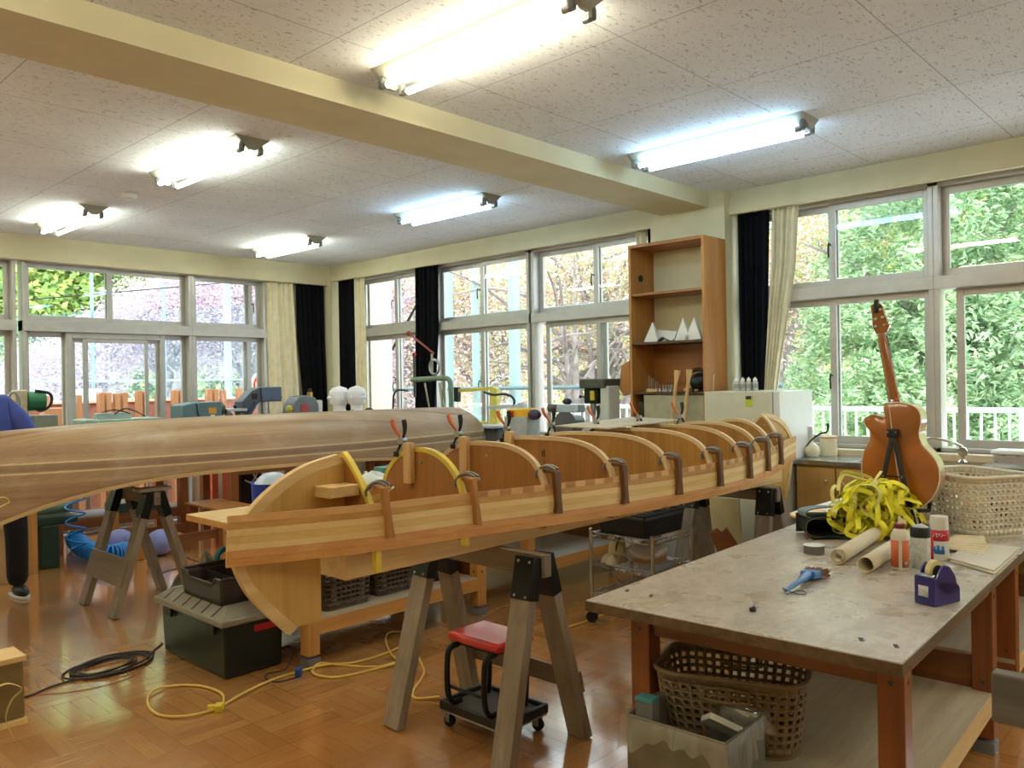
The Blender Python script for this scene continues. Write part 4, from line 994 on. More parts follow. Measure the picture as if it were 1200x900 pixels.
slab('paper_sheet', [(1052, 583), (1078, 585), (1092, 578), (1062, 573)], TZ+.009, .001, PAPER, 'white sheet of paper at the foot of the guitar stand', 'paper')
slab('thin_board', [(925, 606), (948, 611), (968, 600), (945, 597)], TZ+.009, .012, W_PINEY, 'small pale board end sticking out left of the yellow tangle')
# ---- yellow tangle of plastic strap
rg = random.Random(21)
c = EYE+(_f+(1024-600)/F_PX*_r)*3.74; c.z = TZ+.03
YL = P('yellow plastic strap', (250, 238, 60), .4, var=.06); YLP = P('pale yellow strap', (232, 226, 140), .4)
o = thing('plastic_strap_tangle', (c.x, c.y, TZ), 'tangled heap of yellow plastic strapping in front of the guitar', 'plastic strapping')
rt = Vector((_r.x, _r.y, 0)).normalized(); fw = Vector((_f.x, _f.y, 0)).normalized()
for kk, (mt, cnt) in enumerate(((YL, 95), (YLP, 20))):
    m = MB()
    for i in range(cnt):
        ang = rg.uniform(0, 6.28); rr = rg.random()**.5
        cc = c+rt*(rr*math.cos(ang)*.16)+fw*(rr*math.sin(ang)*.07)+Vector((0, 0, .03+.17*rg.random()**1.3))
        pts = []; ph = rg.uniform(0, 6); tl_ = rg.uniform(0, PI)
        ex = (rt*math.cos(tl_)+fw*math.sin(tl_)*.6); R_ = rg.uniform(.04, .1)
        for j in range(8):
            a = j*.95+ph; p = cc+ex*(R_*math.cos(a))+Vector((0, 0, 1))*(R_*.7*math.sin(a))+rt*rg.uniform(-.02, .02)+fw*rg.uniform(-.02, .02)
            lim = .25*math.sqrt(max(.04, 1-((p-c).dot(rt)/.22)**2)); p.z = min(max(p.z, TZ+.014), TZ+.02+lim)
            pts.append(p)
        m.tube(spline(pts, 5), .0115, 4, flat=.16)
    if kk:
        for L_ in ([(982, 575), (984, 563), (990, 556), (1005, 560), (1020, 565), (1010, 575)], [(993, 572), (984, 560), (988, 553), (1003, 555), (1018, 559), (1028, 568)], [(1022, 568), (1027, 560), (1033, 552)], [(977, 590), (975, 575), (980, 569), (984, 578), (983, 588)]):
            dd = (c-EYE).dot(_f)
            m.tube(spline([EYE+(_f+(x-600)/F_PX*_r+(y-450)/F_PX*_d)*(dd+.01*i) for i, (x, y) in enumerate(L_)], 6), .009, 4, flat=.12)
    tag(m.build('strap_loops', mt, o, smooth=50), kind='stuff')
# right-hand trailing loops
m = MB()
for i in range(9):
    pts = [at(1050+rg.uniform(-5, 30), 590+rg.uniform(-8, 18), 'Z', TZ+rg.uniform(.008, .07)) for _ in range(6)]
    m.tube(spline(pts, 5), .008, 4, flat=.12)
tag(m.build('strap_loops', YL, o, smooth=50), kind='stuff')
# ---- guitar on its stand
GX = 4.02
GB = P('amber guitar back', (168, 98, 40), .22, coat=.5, var=.12, vs=5); GN = P('guitar neck varnish', (150, 84, 28), .22, coat=.7, var=.08)
GR = P('guitar rim', (222, 190, 160), .2, coat=.6); PEARL = P('pearl binding', (226, 216, 196), .3)
def gp(px, py, dx=0): p = at(px, py, 'X', GX); return p+Vector((dx, 0, 0))
# the back of the body lies in the plane x = GX, the sound board faces the windows
out = [(1036, 474), (1037, 488), (1030, 487), (1022, 486), (1013, 491), (1014, 498), (1020, 506), (1019, 516), (1013, 528), (1010, 542), (1011, 558), (1016, 574), (1026, 588), (1041, 597), (1062, 599), (1082, 593), (1095, 580), (1101, 562), (1099, 545), (1091, 532), (1081, 521), (1077, 508), (1079, 496), (1078, 484), (1071, 476), (1056, 472), (1046, 472)]
gt = thing('acoustic_guitar', gp(1056, 598), 'amber acoustic guitar with cutaway, its back facing the room, upright on a stand', 'guitar')
O3 = spline([gp(x, y) for x, y in out], 4, True)
cen = sum(O3, Vector())/len(O3)
m = MB(); n = len(O3)
rings = [(1.0, 0), (.9, -.006), (.6, -.012), (.25, -.015)]
vs = []; fs = []
for s_, dx in rings: vs += [cen+(p-cen)*s_+Vector((dx, 0, 0)) for p in O3]
vs.append(cen+Vector((-.016, 0, 0)))
for k in range(len(rings)-1): fs += [(k*n+i, k*n+(i+1) % n, (k+1)*n+(i+1) % n, (k+1)*n+i) for i in range(n)]
fs += [((len(rings)-1)*n+i, (len(rings)-1)*n+(i+1) % n, len(rings)*n) for i in range(n)]
m._add(vs, fs).build('body_back', GB, gt, smooth=60)
m = MB(); m._add([p for p in O3]+[p+Vector((.088, 0, 0)) for p in O3], [(i, (i+1) % n, n+(i+1) % n, n+i) for i in range(n)]).build('body_side', GR, gt, smooth=50)
m = MB(); m._add([p+Vector((.089, 0, 0)) for p in O3]+[cen+Vector((.092, 0, 0))], [(i, (i+1) % n, n) for i in range(n)]).build('sound_board', P('spruce top', (226, 186, 120), .25, coat=.5), gt)
MB().tube([p+Vector((-.001, 0, 0)) for p in O3], .0025, 5, closed=True).build('binding', PEARL, gt)
MB().tube([gp(1042, 474, -.003), gp(1046, 500, -.0155), gp(1052, 545, -.0175), gp(1057, 575, -.016), gp(1060, 598, -.003)], .0026, 4).build('center_seam', PEARL, gt)
# neck
n0, n1 = gp(1045, 479), gp(1027, 393)
MB().tube([n0+Vector((.05, 0, -.02)), n0+Vector((.03, 0, .01)), n0.lerp(n1, .12)+Vector((.062, 0, 0)), n0.lerp(n1, .9)+Vector((.068, 0, 0)), n1+Vector((.072, 0, .01))], [.03, .034, .0265, .022, .02], 16, flat=.6).build('neck', GN, gt)
MB().beam(n0+Vector((.085, 0, -.08)), n1+Vector((.085, 0, 0)), .054, .006, up=(1, 0, 0), w2=.043).build('fingerboard', P('dark fingerboard', (52, 38, 30), .5), gt)
hs = [(1021, 391), (1033, 389), (1036, 382), (1033, 372), (1027, 356), (1021, 353), (1014, 357), (1016, 370), (1017, 383)]
MB().prism(hs, lambda a, b, t: gp(a, b, .066+.014*t)).build('headstock', GN, gt, bevel=.002)
k_ = 0
for (a, b, s_) in ((1018, 364, -1), (1018, 373, -1), (1018, 382, -1), (1029, 362, 1), (1032, 371, 1), (1034, 380, 1)):
    p = gp(a+(3 if s_ < 0 else -3), b, .062); e = gp(a+s_*6, b-(1 if s_ > 0 else -1), .066)
    tg_ = MB().cyl(p, e, .0028, n=8).cbox(p, (.008, .012, .012)).ball(e, (.004, .009, .006), 10, 6); tg_.build('tuning_peg', CHROME, gt)
MB().beam(gp(1021, 366, .055), gp(1023, 350, .05), .02, .02).build('headstock_clip', BLACK, gt, bevel=.004)
st = thing('guitar_stand', (GX-.03, gp(1056, 598).y, .75), 'black A-frame guitar stand holding up the amber guitar', 'guitar stand')
ap = gp(1049, 507, -.035)
foot = [gp(1030, 580, -.09), gp(1082, 592, -.09)]
for f_ in foot: f_ = Vector((f_.x, f_.y, TZ+.012)); MB().beam(ap, f_, .02, .014, up=(1, 0, 0)).build('front_leg', BLACK, st, bevel=.003)
MB().beam(ap, Vector((GX+.19, ap.y-.06, TZ+.012)), .018, .014).build('rear_leg', BLACK, st, bevel=.003)
for f_ in foot:
    z_ = Vector((f_.x, f_.y, TZ+.13)); MB().tube([z_+Vector((.02, 0, 0)), z_+Vector((.17, 0, -.02)), z_+Vector((.19, 0, .03))], .009, 8).build('cradle_arm', BLACK, st)
MB().cbox(ap, (.024, .05, .04)).build('hinge_block', BLACK, st, bevel=.004)
a_ = ap.lerp(Vector((foot[0].x, foot[0].y, TZ)), .42); b_ = ap.lerp(Vector((foot[1].x, foot[1].y, TZ)), .42)
MB().beam(a_, b_, .006, .012, up=(1, 0, 0)).build('cross_bar', BLACK, st)
for f_ in (a_, b_, ap+Vector((0, .018, .005)), ap+Vector((0, -.018, .005))): MB().ball(f_+Vector((-.013, 0, 0)), .004, 8, 6).build('rivet', METAL, st)
# ---- timber ends entering the view left and right (beams of two more sawhorses)
for (px, py, H_, xs, y0_, y1_, lab) in ((1160, 789, .8, 0, -.6, .49, 'grey weathered sawhorse whose beam end enters the view at the right edge'),):
    p = at(px, py, 'Z', H_)
    sawhorse(p.x+.03, p.y-1.0, p.y, H_, lab, foot=.2, wl=W_GREYX, wb=W_GREY, bh=.115, bo=.3)
p = at(25, 765, 'Z', .8)
r = thing('sawhorse', (p.x-.5, p.y, 0), 'sawhorse with a thick plywood-sided beam whose end enters the view at the left edge', 'sawhorse')
xl = p.x-.95
MB().box(xl, p.x, p.y-.02, p.y+.07, .635, .785).build('cross_beam', wood('dull brown ply', (140, 116, 74), (112, 88, 52), 'X'), r, bevel=.003)
MB().box(xl, p.x+.004, p.y-.03, p.y+.08, .785, .80).build('cap_board', W_PINE, r, bevel=.002); MB().box(xl, p.x+.004, p.y-.03, p.y+.08, .62, .635).build('base_board', W_PINE, r, bevel=.002)
for xx in (xl+.12, p.x-.16):
    for sy in (-1, 1): MB().beam((xx, p.y+.025+sy*.22, 0.0), (xx, p.y+.025+sy*.03, .62), .05, .035, up=(1, 0, 0)).build('leg', W_OLDZ, r, bevel=.002)
PY = P('pale yellow strap loose', (226, 214, 142), .45)
pts = [at(-10, 808, 'Y', p.y-.06), at(8, 801, 'Y', p.y-.06), at(22, 804, 'Y', p.y-.06), at(25, 809, 'Y', p.y-.06), at(14, 820, 'Y', p.y-.06), at(7, 838, 'Y', p.y-.06), at(9, 850, 'Y', p.y-.06), at(16, 864, 'Y', p.y-.06)]
tag(MB().tube(spline(pts, 6), .0065, 4, flat=.15).build('plastic_strap', PY), 'loose pale yellow strap curling down over the timber at the left edge', 'strap')
pts = [at(-14, 608, 'Z', .97), at(0, 583, 'Z', .97), at(8, 584, 'Z', .98), at(11, 588, 'Z', .97), at(4, 592, 'Z', .96), at(-6, 596, 'Z', .95)]
pts = [hp+Vector((0, -.0, 0)) for hp in [at(-14, 588, 'Y', 5.3), at(0, 583, 'Y', 5.3), at(8, 584, 'Y', 5.3), at(11, 588, 'Y', 5.3), at(4, 592, 'Y', 5.3), at(-6, 597, 'Y', 5.3)]]
tag(MB().tube(spline(pts, 6), .012, 4, flat=.2).build('plastic_strap', P('bright yellow strap', (238, 232, 96), .4)), 'bright yellow strap end against the finished hull at the left edge', 'strap')
# ============================================================ things on the floor and benches in the middle
# ---- rolling stool with red seat
rs = Vector((2.50, 2.53, 0)); rz = math.radians(0); o = thing('rolling_stool', rs, 'low rolling work stool with red padded seat and black tube frame', 'stool')
REDV = P('red vinyl seat', (214, 52, 50), .3, coat=.3, var=.04)
q = [at(515, 822, 'Z', .115), at(592, 856, 'Z', .115), at(636, 828, 'Z', .115), at(560, 795, 'Z', .115)]
cx, cy = sum(p.x for p in q)/4, sum(p.y for p in q)/4; TX, TY = .28, .39
cx, cy = 2.49, 2.49
m = MB().box(cx-TX/2+.01, cx+TX/2-.01, cy-TY/2+.01, cy+TY/2-.01, .085, .095); m.build('tray_floor', P('grey tray mat', (96, 92, 84), .6), o)
for a, b, c, d in ((cx-TX/2, cx-TX/2+.018, cy-TY/2, cy+TY/2), (cx+TX/2-.018, cx+TX/2, cy-TY/2, cy+TY/2), (cx-TX/2+.018, cx+TX/2-.018, cy-TY/2, cy-TY/2+.018), (cx-TX/2+.018, cx+TX/2-.018, cy+TY/2-.018, cy+TY/2)):
    MB().box(a, b, c, d, .075, .115).build('tray_rim', BLACK, o, bevel=.004)
MB().box(cx-TX/2+.005, cx+TX/2-.005, cy-TY/2+.005, cy+TY/2-.005, .066, .076).build('base_plate', METAL, o)
for sx in (-1, 1):
    for sy in (-1, 1):
        w_ = disc((cx+sx*(TX/2-.03), cy+sy*(TY/2-.035), .0245), (1, .3, 0), .004, .0245, .02, 18).build('caster_wheel', RUBBER, o)
        MB().box(cx+sx*(TX/2-.03)-.017, cx+sx*(TX/2-.03)-.012, cy+sy*(TY/2-.035)-.012, cy+sy*(TY/2-.035)+.012, .022, .066).box(cx+sx*(TX/2-.03)+.012, cx+sx*(TX/2-.03)+.017, cy+sy*(TY/2-.035)-.012, cy+sy*(TY/2-.035)+.012, .022, .066).build('fork', METAL, w_)
sx0, sx1, sy0, sy1 = cx-.115, cx+.115, cy-.15, cy+.165
m = MB().box(sx0, sx1, sy0, sy1, .375, .415)
m.build('seat', REDV, o, bevel=.014)
for yy in (sy0+.04, sy1-.05):
    MB().tube(spline([(sx0+.02, yy, .365), (sx0-.03, yy, .355), (sx0-.045, yy, .30), (sx0-.045, yy, .18), (sx0-.02, yy, .125), (sx0+.03, yy, .118)], 6), .013, 10).build('frame_tube', BLKMET, o)
    MB().tube(spline([(sx1-.04, yy, .37), (sx1-.02, yy, .28), (sx1-.02, yy, .18), (sx1-.03, yy, .1)], 6), .011, 10).build('frame_tube', BLKMET, o)
MB().cyl((sx0-.04, sy0+.04, .2), (sx0-.04, sy1-.05, .2), .008, n=8).build('cross_tube', BLKMET, o)
MB().box(sx0+.02, sx1-.02, sy0+.03, sy1-.04, .362, .376).build('seat_pan', BLACK, o)
# ---- dark green storage box with grey ribbed lid
DG = P('dark green box plastic', (17, 30, 27), .35, var=.08); LG = P('grey-olive lid plastic', (134, 130, 118), .45, var=.03); LGD = P('lid groove', (60, 58, 52), .7)
o = thing('storage_box', (2.14, 4.3, 0), 'dark green storage box with grey ribbed lid and red sticker, on the floor', 'storage box')
bx0, bx1, by0, by1 = 1.975, 2.335, 3.90, 4.66
m = MB().prism([(bx0+.02, by0+.02), (bx1-.02, by0+.02), (bx1-.02, by1-.02), (bx0+.02, by1-.02)], lambda a, b, t: (a+(a-2.14)*.06*t, b+(b-4.28)*.03*t, .0+.28*t))
m.build('box_body', DG, o, bevel=.012)
MB().box(bx0-.02, bx1+.02, by0-.02, by1+.02, .275, .315).build('lid_rim', LG, o, bevel=.012)
def lid(u, v):
    x = bx0-.01+(bx1-bx0+.02)*u; y = by0-.01+(by1-by0+.02)*v
    e = min(min(u, 1-u)*(bx1-bx0), min(v, 1-v)*(by1-by0)); z = .315+.045*min(1, e/.06)
    g = abs(((v*7) % 1)-.5)
    if g > .465 and .0 < v < 1: z -= .005
    return (x, y, z)
MB().grid(lid, 24, 168).build('ribbed_lid', LG, o, smooth=30)
for k in range(1, 7):
    yy = by0-.01+(by1-by0+.02)*k/7
    MB().tube([(bx0-.012, yy, .318), (bx0+.05, yy, .359), (bx1-.05, yy, .359), (bx1+.012, yy, .318)], .0022, 5).build('lid_groove', LGD, o)
m = MB()
p0 = Vector((2.14, by0+.0, .235))
m.box(2.15, 2.29, by0+.004, by0+.008, .215, .25); m.build('red_sticker', P('red sticker', (176, 28, 40), .4), o)
for yy in (by0+.12, by1-.14): MB().box(bx0-.012, bx0+.004, yy-.04, yy+.04, .225, .285).build('latch', BLACK, o, bevel=.004)
# ---- black tote tray on the lid
BK2 = P('black-brown tray plastic', (52, 44, 42), .45, var=.05)
def tray(x0, x1, y0, y1, z, h, label, mat=BK2, fl=.02, name='tool_tray', low=False, parts=True):
    o = thing(name, ((x0+x1)/2, (y0+y1)/2, z), label, 'tray'); t = .006
    def w(a, b, top):
        k = top/h; return (a+(a-(x0+x1)/2)*fl*k*4, b+(b-(y0+y1)/2)*fl*k*4, z+top)
    P4 = [(x0, y0), (x1, y0), (x1, y1), (x0, y1)]
    MB().prism(P4, lambda a, b, t_: (a, b, z+.006*t_)).build('tray_bottom', mat, o)
    for i in range(4):
        a, b = P4[i], P4[(i+1) % 4]
        def fn(u, v):
            hh = h*(1-(.0 if not low else .25*(1 if .18 < u < .82 and i % 2 else 0)))
            return w(a[0]+(b[0]-a[0])*u, a[1]+(b[1]-a[1])*u, hh*v)
        MB().grid(fn, 40, 4).build('tray_wall', mat, o, solid=t)
    rim = []
    for i in range(4):
        a, b = P4[i], P4[(i+1) % 4]
        for k in range(16):
            u = k/16; hh = h*(1-(.0 if not low else .25*(1 if .18 < u < .82 and i % 2 else 0))); rim.append(w(a[0]+(b[0]-a[0])*u, a[1]+(b[1]-a[1])*u, hh))
    MB().tube(rim, .008, 6, closed=True).build('tray_rim', mat, o)
    if parts: MB().box((x0+x1)/2-.004, (x0+x1)/2+.004, y0+.01, y1-.01, z+.006, z+h*.8).box(x0+.01, (x0+x1)/2, (y0+y1)/2-.004, (y0+y1)/2+.004, z+.006, z+h*.7).build('divider', mat, o)
    return o
tray(2.02, 2.27, 4.0, 4.42, .361, .135, 'open black-brown tool tray on the lid of the green storage box', low=True)
RAG = P('grey-green rag', (134, 130, 112), .9, bump=.3)
def rag(c, rx, ry, rz_, seed, label, mat=RAG, name='rag'):
    rg = random.Random(seed); ph = [rg.uniform(0, 6) for _ in range(6)]
    def fn(u, v):
        a = u*2*PI; t = v
        r_ = (1-t)**.5 if t < 1 else 0
        k = 1+.18*math.sin(3*a+ph[0])+.1*math.sin(7*a+ph[1]+4*t)
        return (c[0]+rx*r_*k*math.cos(a), c[1]+ry*r_*k*math.sin(a), c[2]+rz_*t*(1+.25*math.sin(4*a+ph[2]+3*t)))
    return tag(MB().grid(fn, 48, 12, cu=True).build(name, mat, smooth=70), label, 'cloth')
rag((*at(222, 690, 'Z', 0).xy, .0), .13, .11, .13, 4, 'crumpled grey-green rags heaped on the floor behind the green storage box')
rag((*at(241, 668, 'Z', .4).xy, .362), .07, .06, .12, 9, 'grey-green cloth crumpled behind the black tray on the box lid')
o = thing('power_tool', (2.3, 4.56, .36), 'teal power tool standing behind the black tray on the box lid', 'power tool')
TLT = P('teal tool plastic', (20, 112, 122), .4)
tp = at(262, 668, 'Z', .42)
def tt_(dx, dz, dy=0): return (tp.x+dx, tp.y+dy, .36+dz)
MB().tube(spline([tt_(-.05, .05), tt_(-.045, .11), tt_(-.03, .16), tt_(.0, .18), tt_(.04, .175), tt_(.06, .15)], 5), .016, 10).build('tool_handle', TLT, o)
MB().cyl(tt_(-.08, .042), tt_(.09, .05), .036, n=18).build('tool_body', TLT, o)
MB().cyl(tt_(-.11, .042), tt_(-.08, .042), .028, n=16).build('vented_cap', BLACK, o)
o.location = tt_(0, 0)
for ch in [k for k in COL.objects if k.parent == o]: ch.matrix_parent_inverse = Matrix.Translation(-o.location)
# ---- baskets on the bench shelf
DKB = DKBROWN
def crate(x0, x1, y0, y1, z, h, mat, label, group=None):
    return basket('plastic_basket', ((x0+x1)/2, (y0+y1)/2, z), x1-x0, y1-y0, h, 0, mat, label, 'basket', 12, 10, 11, (.78, .42), flare=.05, rad=.03, slots=True)
crate(2.52, 2.86, 3.80, 4.26, .246, .32, DKB, 'brown slotted plastic basket at the left end of the honey bench shelf')
crate(2.9, 3.24, 3.84, 4.3, .246, .32, DKB, 'brown slotted plastic basket in the middle of the honey bench shelf')
crate(3.3, 3.6, 3.86, 4.3, .246, .3, BLACK, 'black slotted plastic basket at the right end of the honey bench shelf')
# ---- cables
def cable(name, px, z, r, mat, label, closed=False, cat='cable', group=None):
    pts = [at(x, y, 'Z', 0) for x, y in px]; pts = [Vector((p.x, p.y, z)) for p in pts]
    return tag(MB().tube(spline(pts, 10, closed), r, 6, closed=closed).build(name, mat, smooth=80), label, cat, group)
YC_ = P('yellow cable', (230, 192, 92), .45, var=.03)
o = thing('extension_cord', at(258, 836, 'Z', 0), 'pale yellow extension cord looped across the floor with yellow and blue connectors', 'extension cord')
def cseg(px, r=.0062, z=.007):
    P_ = spline([Vector((at(x, y, 'Z', 0).x, at(x, y, 'Z', 0).y, z+(.006 if i % 3 == 1 else 0))) for i, (x, y) in enumerate(px)], 10)
    return MB().tube(P_, r, 8).build('cord', YC_, o, smooth=80)
cseg([(252, 833), (222, 842), (188, 840), (173, 826), (180, 812), (208, 805), (238, 806), (260, 816), (262, 826)])
cseg([(262, 828), (290, 813), (320, 798), (345, 790), (380, 782), (415, 778), (450, 768), (470, 760)])
cseg([(365, 788), (372, 794), (395, 795), (430, 788), (465, 779), (458, 768), (452, 752), (456, 744), (470, 742), (480, 748), (487, 762), (492, 775), (497, 788), (493, 800), (484, 812), (488, 820), (515, 820)])
cseg([(366, 787), (375, 780), (400, 781), (440, 783), (463, 779)])
cseg([(640, 742), (662, 738), (685, 730), (705, 722), (730, 716)])
YK = P('yellow connector', (236, 214, 70), .4); BLK_ = P('blue connector', (28, 84, 170), .4)
c = at(257, 833, 'Z', 0); MB().cbox(c+Vector((0, 0, .016)), (.05, .035, .032), (0, 0, .9)).cbox(c+Vector((-.02, .02, .016)), (.022, .05, .026), (0, 0, .9)).build('yellow_connector', YK, o, bevel=.004)
c = at(350, 792, 'Z', 0); MB().cbox(c+Vector((0, 0, .02)), (.045, .03, .04), (0, 0, .8)).build('blue_connector', BLK_, o, bevel=.004)
BKC = P('black cable', (42, 34, 36), .4, var=.05)
# coiled black cable
o = thing('black_cable', at(125, 780, 'Z', 0), 'black cable lying in loose coils on the floor at left', 'cable')
rg = random.Random(2); c = at(128, 782, 'Z', 0); ex = (at(176, 768, 'Z', 0)-at(76, 797, 'Z', 0))/2; ey = Vector((-ex.y, ex.x, 0))*.72; pts = []
tot = 6.3*2*PI
for i in range(150):
    a = tot*i/149; k = 1-.45*(i/149)+.12*math.sin(a*.37+1)
    pts.append(c+ex*(k*math.cos(a))+ey*(k*math.sin(a)*(1-.12*math.sin(a*.23)))+ex*.12*math.sin(a*.16)+Vector((0, 0, .006+.012*(i/149)+.004*math.sin(a*2.3))))
MB().tube(pts, .0052, 6).build('coil', BKC, o, smooth=80)
def cs(px, par, z=.006, r=.0052): return MB().tube(spline([Vector((at(x, y, 'Z', 0).x, at(x, y, 'Z', 0).y, z)) for x, y in px], 8), r, 6).build('cable_run', BKC, par, smooth=80)
cs([(-8, 824), (30, 818), (60, 806), (90, 797), (110, 792)], o); cs([(172, 770), (182, 762), (190, 755)], o)
cable('thin_cable', [(-5, 824), (30, 816), (80, 812), (130, 802), (165, 790)], .003, .002, P('dull red cord', (150, 70, 50), .5), 'thin dull red cord on the floor in front of the black coils')
cable('thin_cable', [(328, 760), (340, 758), (342, 768), (334, 785), (314, 790), (312, 796), (325, 800), (350, 794)], .004, .0035, BKC, 'thin black cable curling by the right side of the green storage box')
cable('thin_cable', [(205, 635), (206, 642), (212, 650), (222, 655), (236, 660)], .004, .0035, BKC, 'thin dark cable on the floor behind the green storage box')
cable('thin_cable', [(181, 676), (195, 670), (215, 666), (235, 668)], .004, .0035, BKC, 'thin dark cable beside the grey-green rags')
# ---- chrome wire cart
CX0, CX1, CY0, CY1 = 3.99, 4.42, 2.66, 3.11
o = thing('wire_cart', ((CX0+CX1)/2, (CY0+CY1)/2, 0), 'small chrome wire shelf cart on casters, behind the foreground table', 'cart')
for x in (CX0, CX1):
    for y in (CY0, CY1):
        p_ = MB().cyl((x, y, .09), (x, y, .575), .0125, n=12).lathe([(.0125, 0), (.0135, .003), (.008, .012), (0, .013)], (x, y, .575), 12); p_.build('post', CHROME, o)
        w_ = disc((x, y, .036), (1, .4, 0), .006, .036, .024, 20).build('caster_wheel', RUBBER, o)
        MB().box(x-.02, x-.014, y-.014, y+.014, .03, .085).box(x+.014, x+.02, y-.014, y+.014, .03, .085).box(x-.02, x+.02, y-.014, y+.014, .08, .09).build('fork', BLKMET, w_)
for z in (.555, .37, .19):
    s_ = MB()
    s_.tube([(CX0, CY0, z), (CX1, CY0, z), (CX1, CY1, z), (CX0, CY1, z)], .004, 6, closed=True).tube([(CX0, CY0, z-.025), (CX1, CY0, z-.025), (CX1, CY1, z-.025), (CX0, CY1, z-.025)], .004, 6, closed=True)
    for (a, b) in (((CX0, CY0), (CX1, CY0)), ((CX1, CY0), (CX1, CY1)), ((CX1, CY1), (CX0, CY1)), ((CX0, CY1), (CX0, CY0))):
        N = 16; s_.tube([(a[0]+(b[0]-a[0])*i/N, a[1]+(b[1]-a[1])*i/N, z-(.025 if i % 2 else 0)) for i in range(N+1)], .0025, 4)
    for i in range(1, 20): yy = CY0+(CY1-CY0)*i/20; s_.tube([(CX0, yy, z+.002), (CX1, yy, z+.002)], .002, 4)
    s_.build('wire_shelf', CHROME, o)
tray(4.0, 4.40, 2.72, 3.04, .562, .13, 'black plastic bin on the top shelf of the chrome wire cart', BLACK, name='black_bin', parts=False)
m = MB().ball((4.2, 2.88, .63), (.14, .1, .06), 16, 8); tag(m.build('dark_bag', BLACK), 'dark bag filling the black bin on the cart', 'bag')
BUR = P('cream burlap', (188, 174, 142), .9, bump=.3)
rag((4.08, 3.0, .374), .085, .08, .05, 12, 'flat cream sacking at the left of the middle cart shelf', BUR)
o = thing('cone_tool', (4.12, 3.02, .43), 'pale cone-shaped object with a dark strap on the middle cart shelf', 'tool')
MB().lathe([(.05, .0), (.055, .01), (.05, .06), (.03, .1), (.012, .11), (0, .11)], (4.11, 3.0, .42), 20).build('cone', P('pale yellow plastic', (206, 196, 150), .5), o)
MB().tube(spline([(4.065, 2.98, .43), (4.07, 2.97, .49), (4.11, 2.96, .535), (4.15, 2.97, .48)], 5), .006, 6, flat=.5).build('strap', BLACK, o)
BAGP = sheer_mat('cloudy plastic bag film', (226, 208, 194), .75, .3)
tag(MB().grid(lambda u, v: (4.22+.13*math.sin(v*PI)**.7*math.cos(u*2*PI)*(1+.1*math.sin(u*31+v*9)), 2.86+.13*math.sin(v*PI)**.7*math.sin(u*2*PI)*(1+.1*math.sin(u*23)), .374+.12*v*(1+.12*math.sin(u*17))), 64, 14, cu=True).build('plastic_bag', BAGP, smooth=60), 'cloudy plastic bag of bits on the middle shelf of the wire cart', 'plastic bag')
m = MB().box(4.14, 4.3, 2.76, 2.9, .376, .42); tag(m.build('cardboard_piece', P('cardboard', (150, 106, 66), .8), bevel=.003), 'brown cardboard inside the cloudy bag on the wire cart', 'cardboard')
CLB = sheer_mat('clear storage plastic', (222, 226, 226), .42, .2)
o = thing('clear_box', (4.66, 3.16, .2), 'clear lidless plastic box of odds and ends standing right behind the wire cart', 'box')
m = MB(); m.grid(lambda u, v: Vector((4.66, 3.16, .2))+Vector((*sq(u, 0, .16*(1+.1*v), .14*(1+.1*v)), .24*v)), 32, 6, cu=True); m.build('box_wall', CLB, o, solid=.003, smooth=30)
MB().box(4.51, 4.81, 3.03, 3.29, .2, .204).build('box_bottom', CLB, o)
for i in range(9):
    rg2 = random.Random(i+50); m = MB().cbox((4.66+rg2.uniform(-.09, .09), 3.16+rg2.uniform(-.08, .08), .23+.024*i), (.12, .05, .02), (0, rg2.uniform(-.2, .2), rg2.uniform(0, 3)))
    tag(m.build('small_part', [PAPER, GREYP, BLACK][i % 3], bevel=.003), 'small grey or white piece inside the clear box behind the wire cart', 'part', 'pieces in the clear box')
m = MB().box(4.48, 4.84, 3.01, 3.31, 0, .198); tag(m.build('carton', P('plain brown carton', (150, 112, 74), .8), bevel=.004), 'plain brown carton under the clear plastic box', 'box')
# thing with dark grey hose hanging under middle shelf
tag(MB().tube(spline([(4.03, 2.99, .37), (4.0, 2.93, .3), (4.04, 2.88, .26), (4.1, 2.85, .3), (4.12, 2.84, .37)], 6), .005, 6).build('hose_loop', P('grey hose', (130, 118, 104), .5)), 'grey hose loop hanging from the middle shelf of the wire cart', 'hose')
# ---- panel and notched offcut near the far sawhorse
p = [at(822, 596, 'X', 5.15), at(862, 590, 'X', 5.15)]
m = MB().cbox((5.22, (p[0].y+p[1].y)/2+.0, .33), (.018, abs(p[0].y-p[1].y)+.02, .66), (0, -.12, 0)); tag(m.build('cream_board', P('pale cream panel', (214, 196, 146), .6, var=.02), bevel=.002), 'pale cream panel leaning upright behind the far sawhorse', 'panel')
dd = 4.6
def scr(x, y, d): return EYE+(_f+(x-600)/F_PX*_r+(y-450)/F_PX*_d)*d
n_ = [(836, 634), (832, 624), (841, 619), (846, 623), (852, 618), (873, 650), (846, 660)]
c0 = scr(850, 640, dd)
low = scr(856, 735, dd)
n2 = [(836, 634), (832, 624), (841, 619), (846, 623), (852, 618), (873, 650), (905, 700), (880, 746), (848, 746), (846, 660)]
m = MB().prism(n2, lambda a, b, t: (lambda q_: Vector((q_.x, q_.y, max(0.0, q_.z))))(scr(a, b, dd)+_f*(.018*t)))
tag(m.build('notched_board', W_DARKX, bevel=.002), 'brown notched board leaning by the far sawhorse, just above the table edge', 'board')
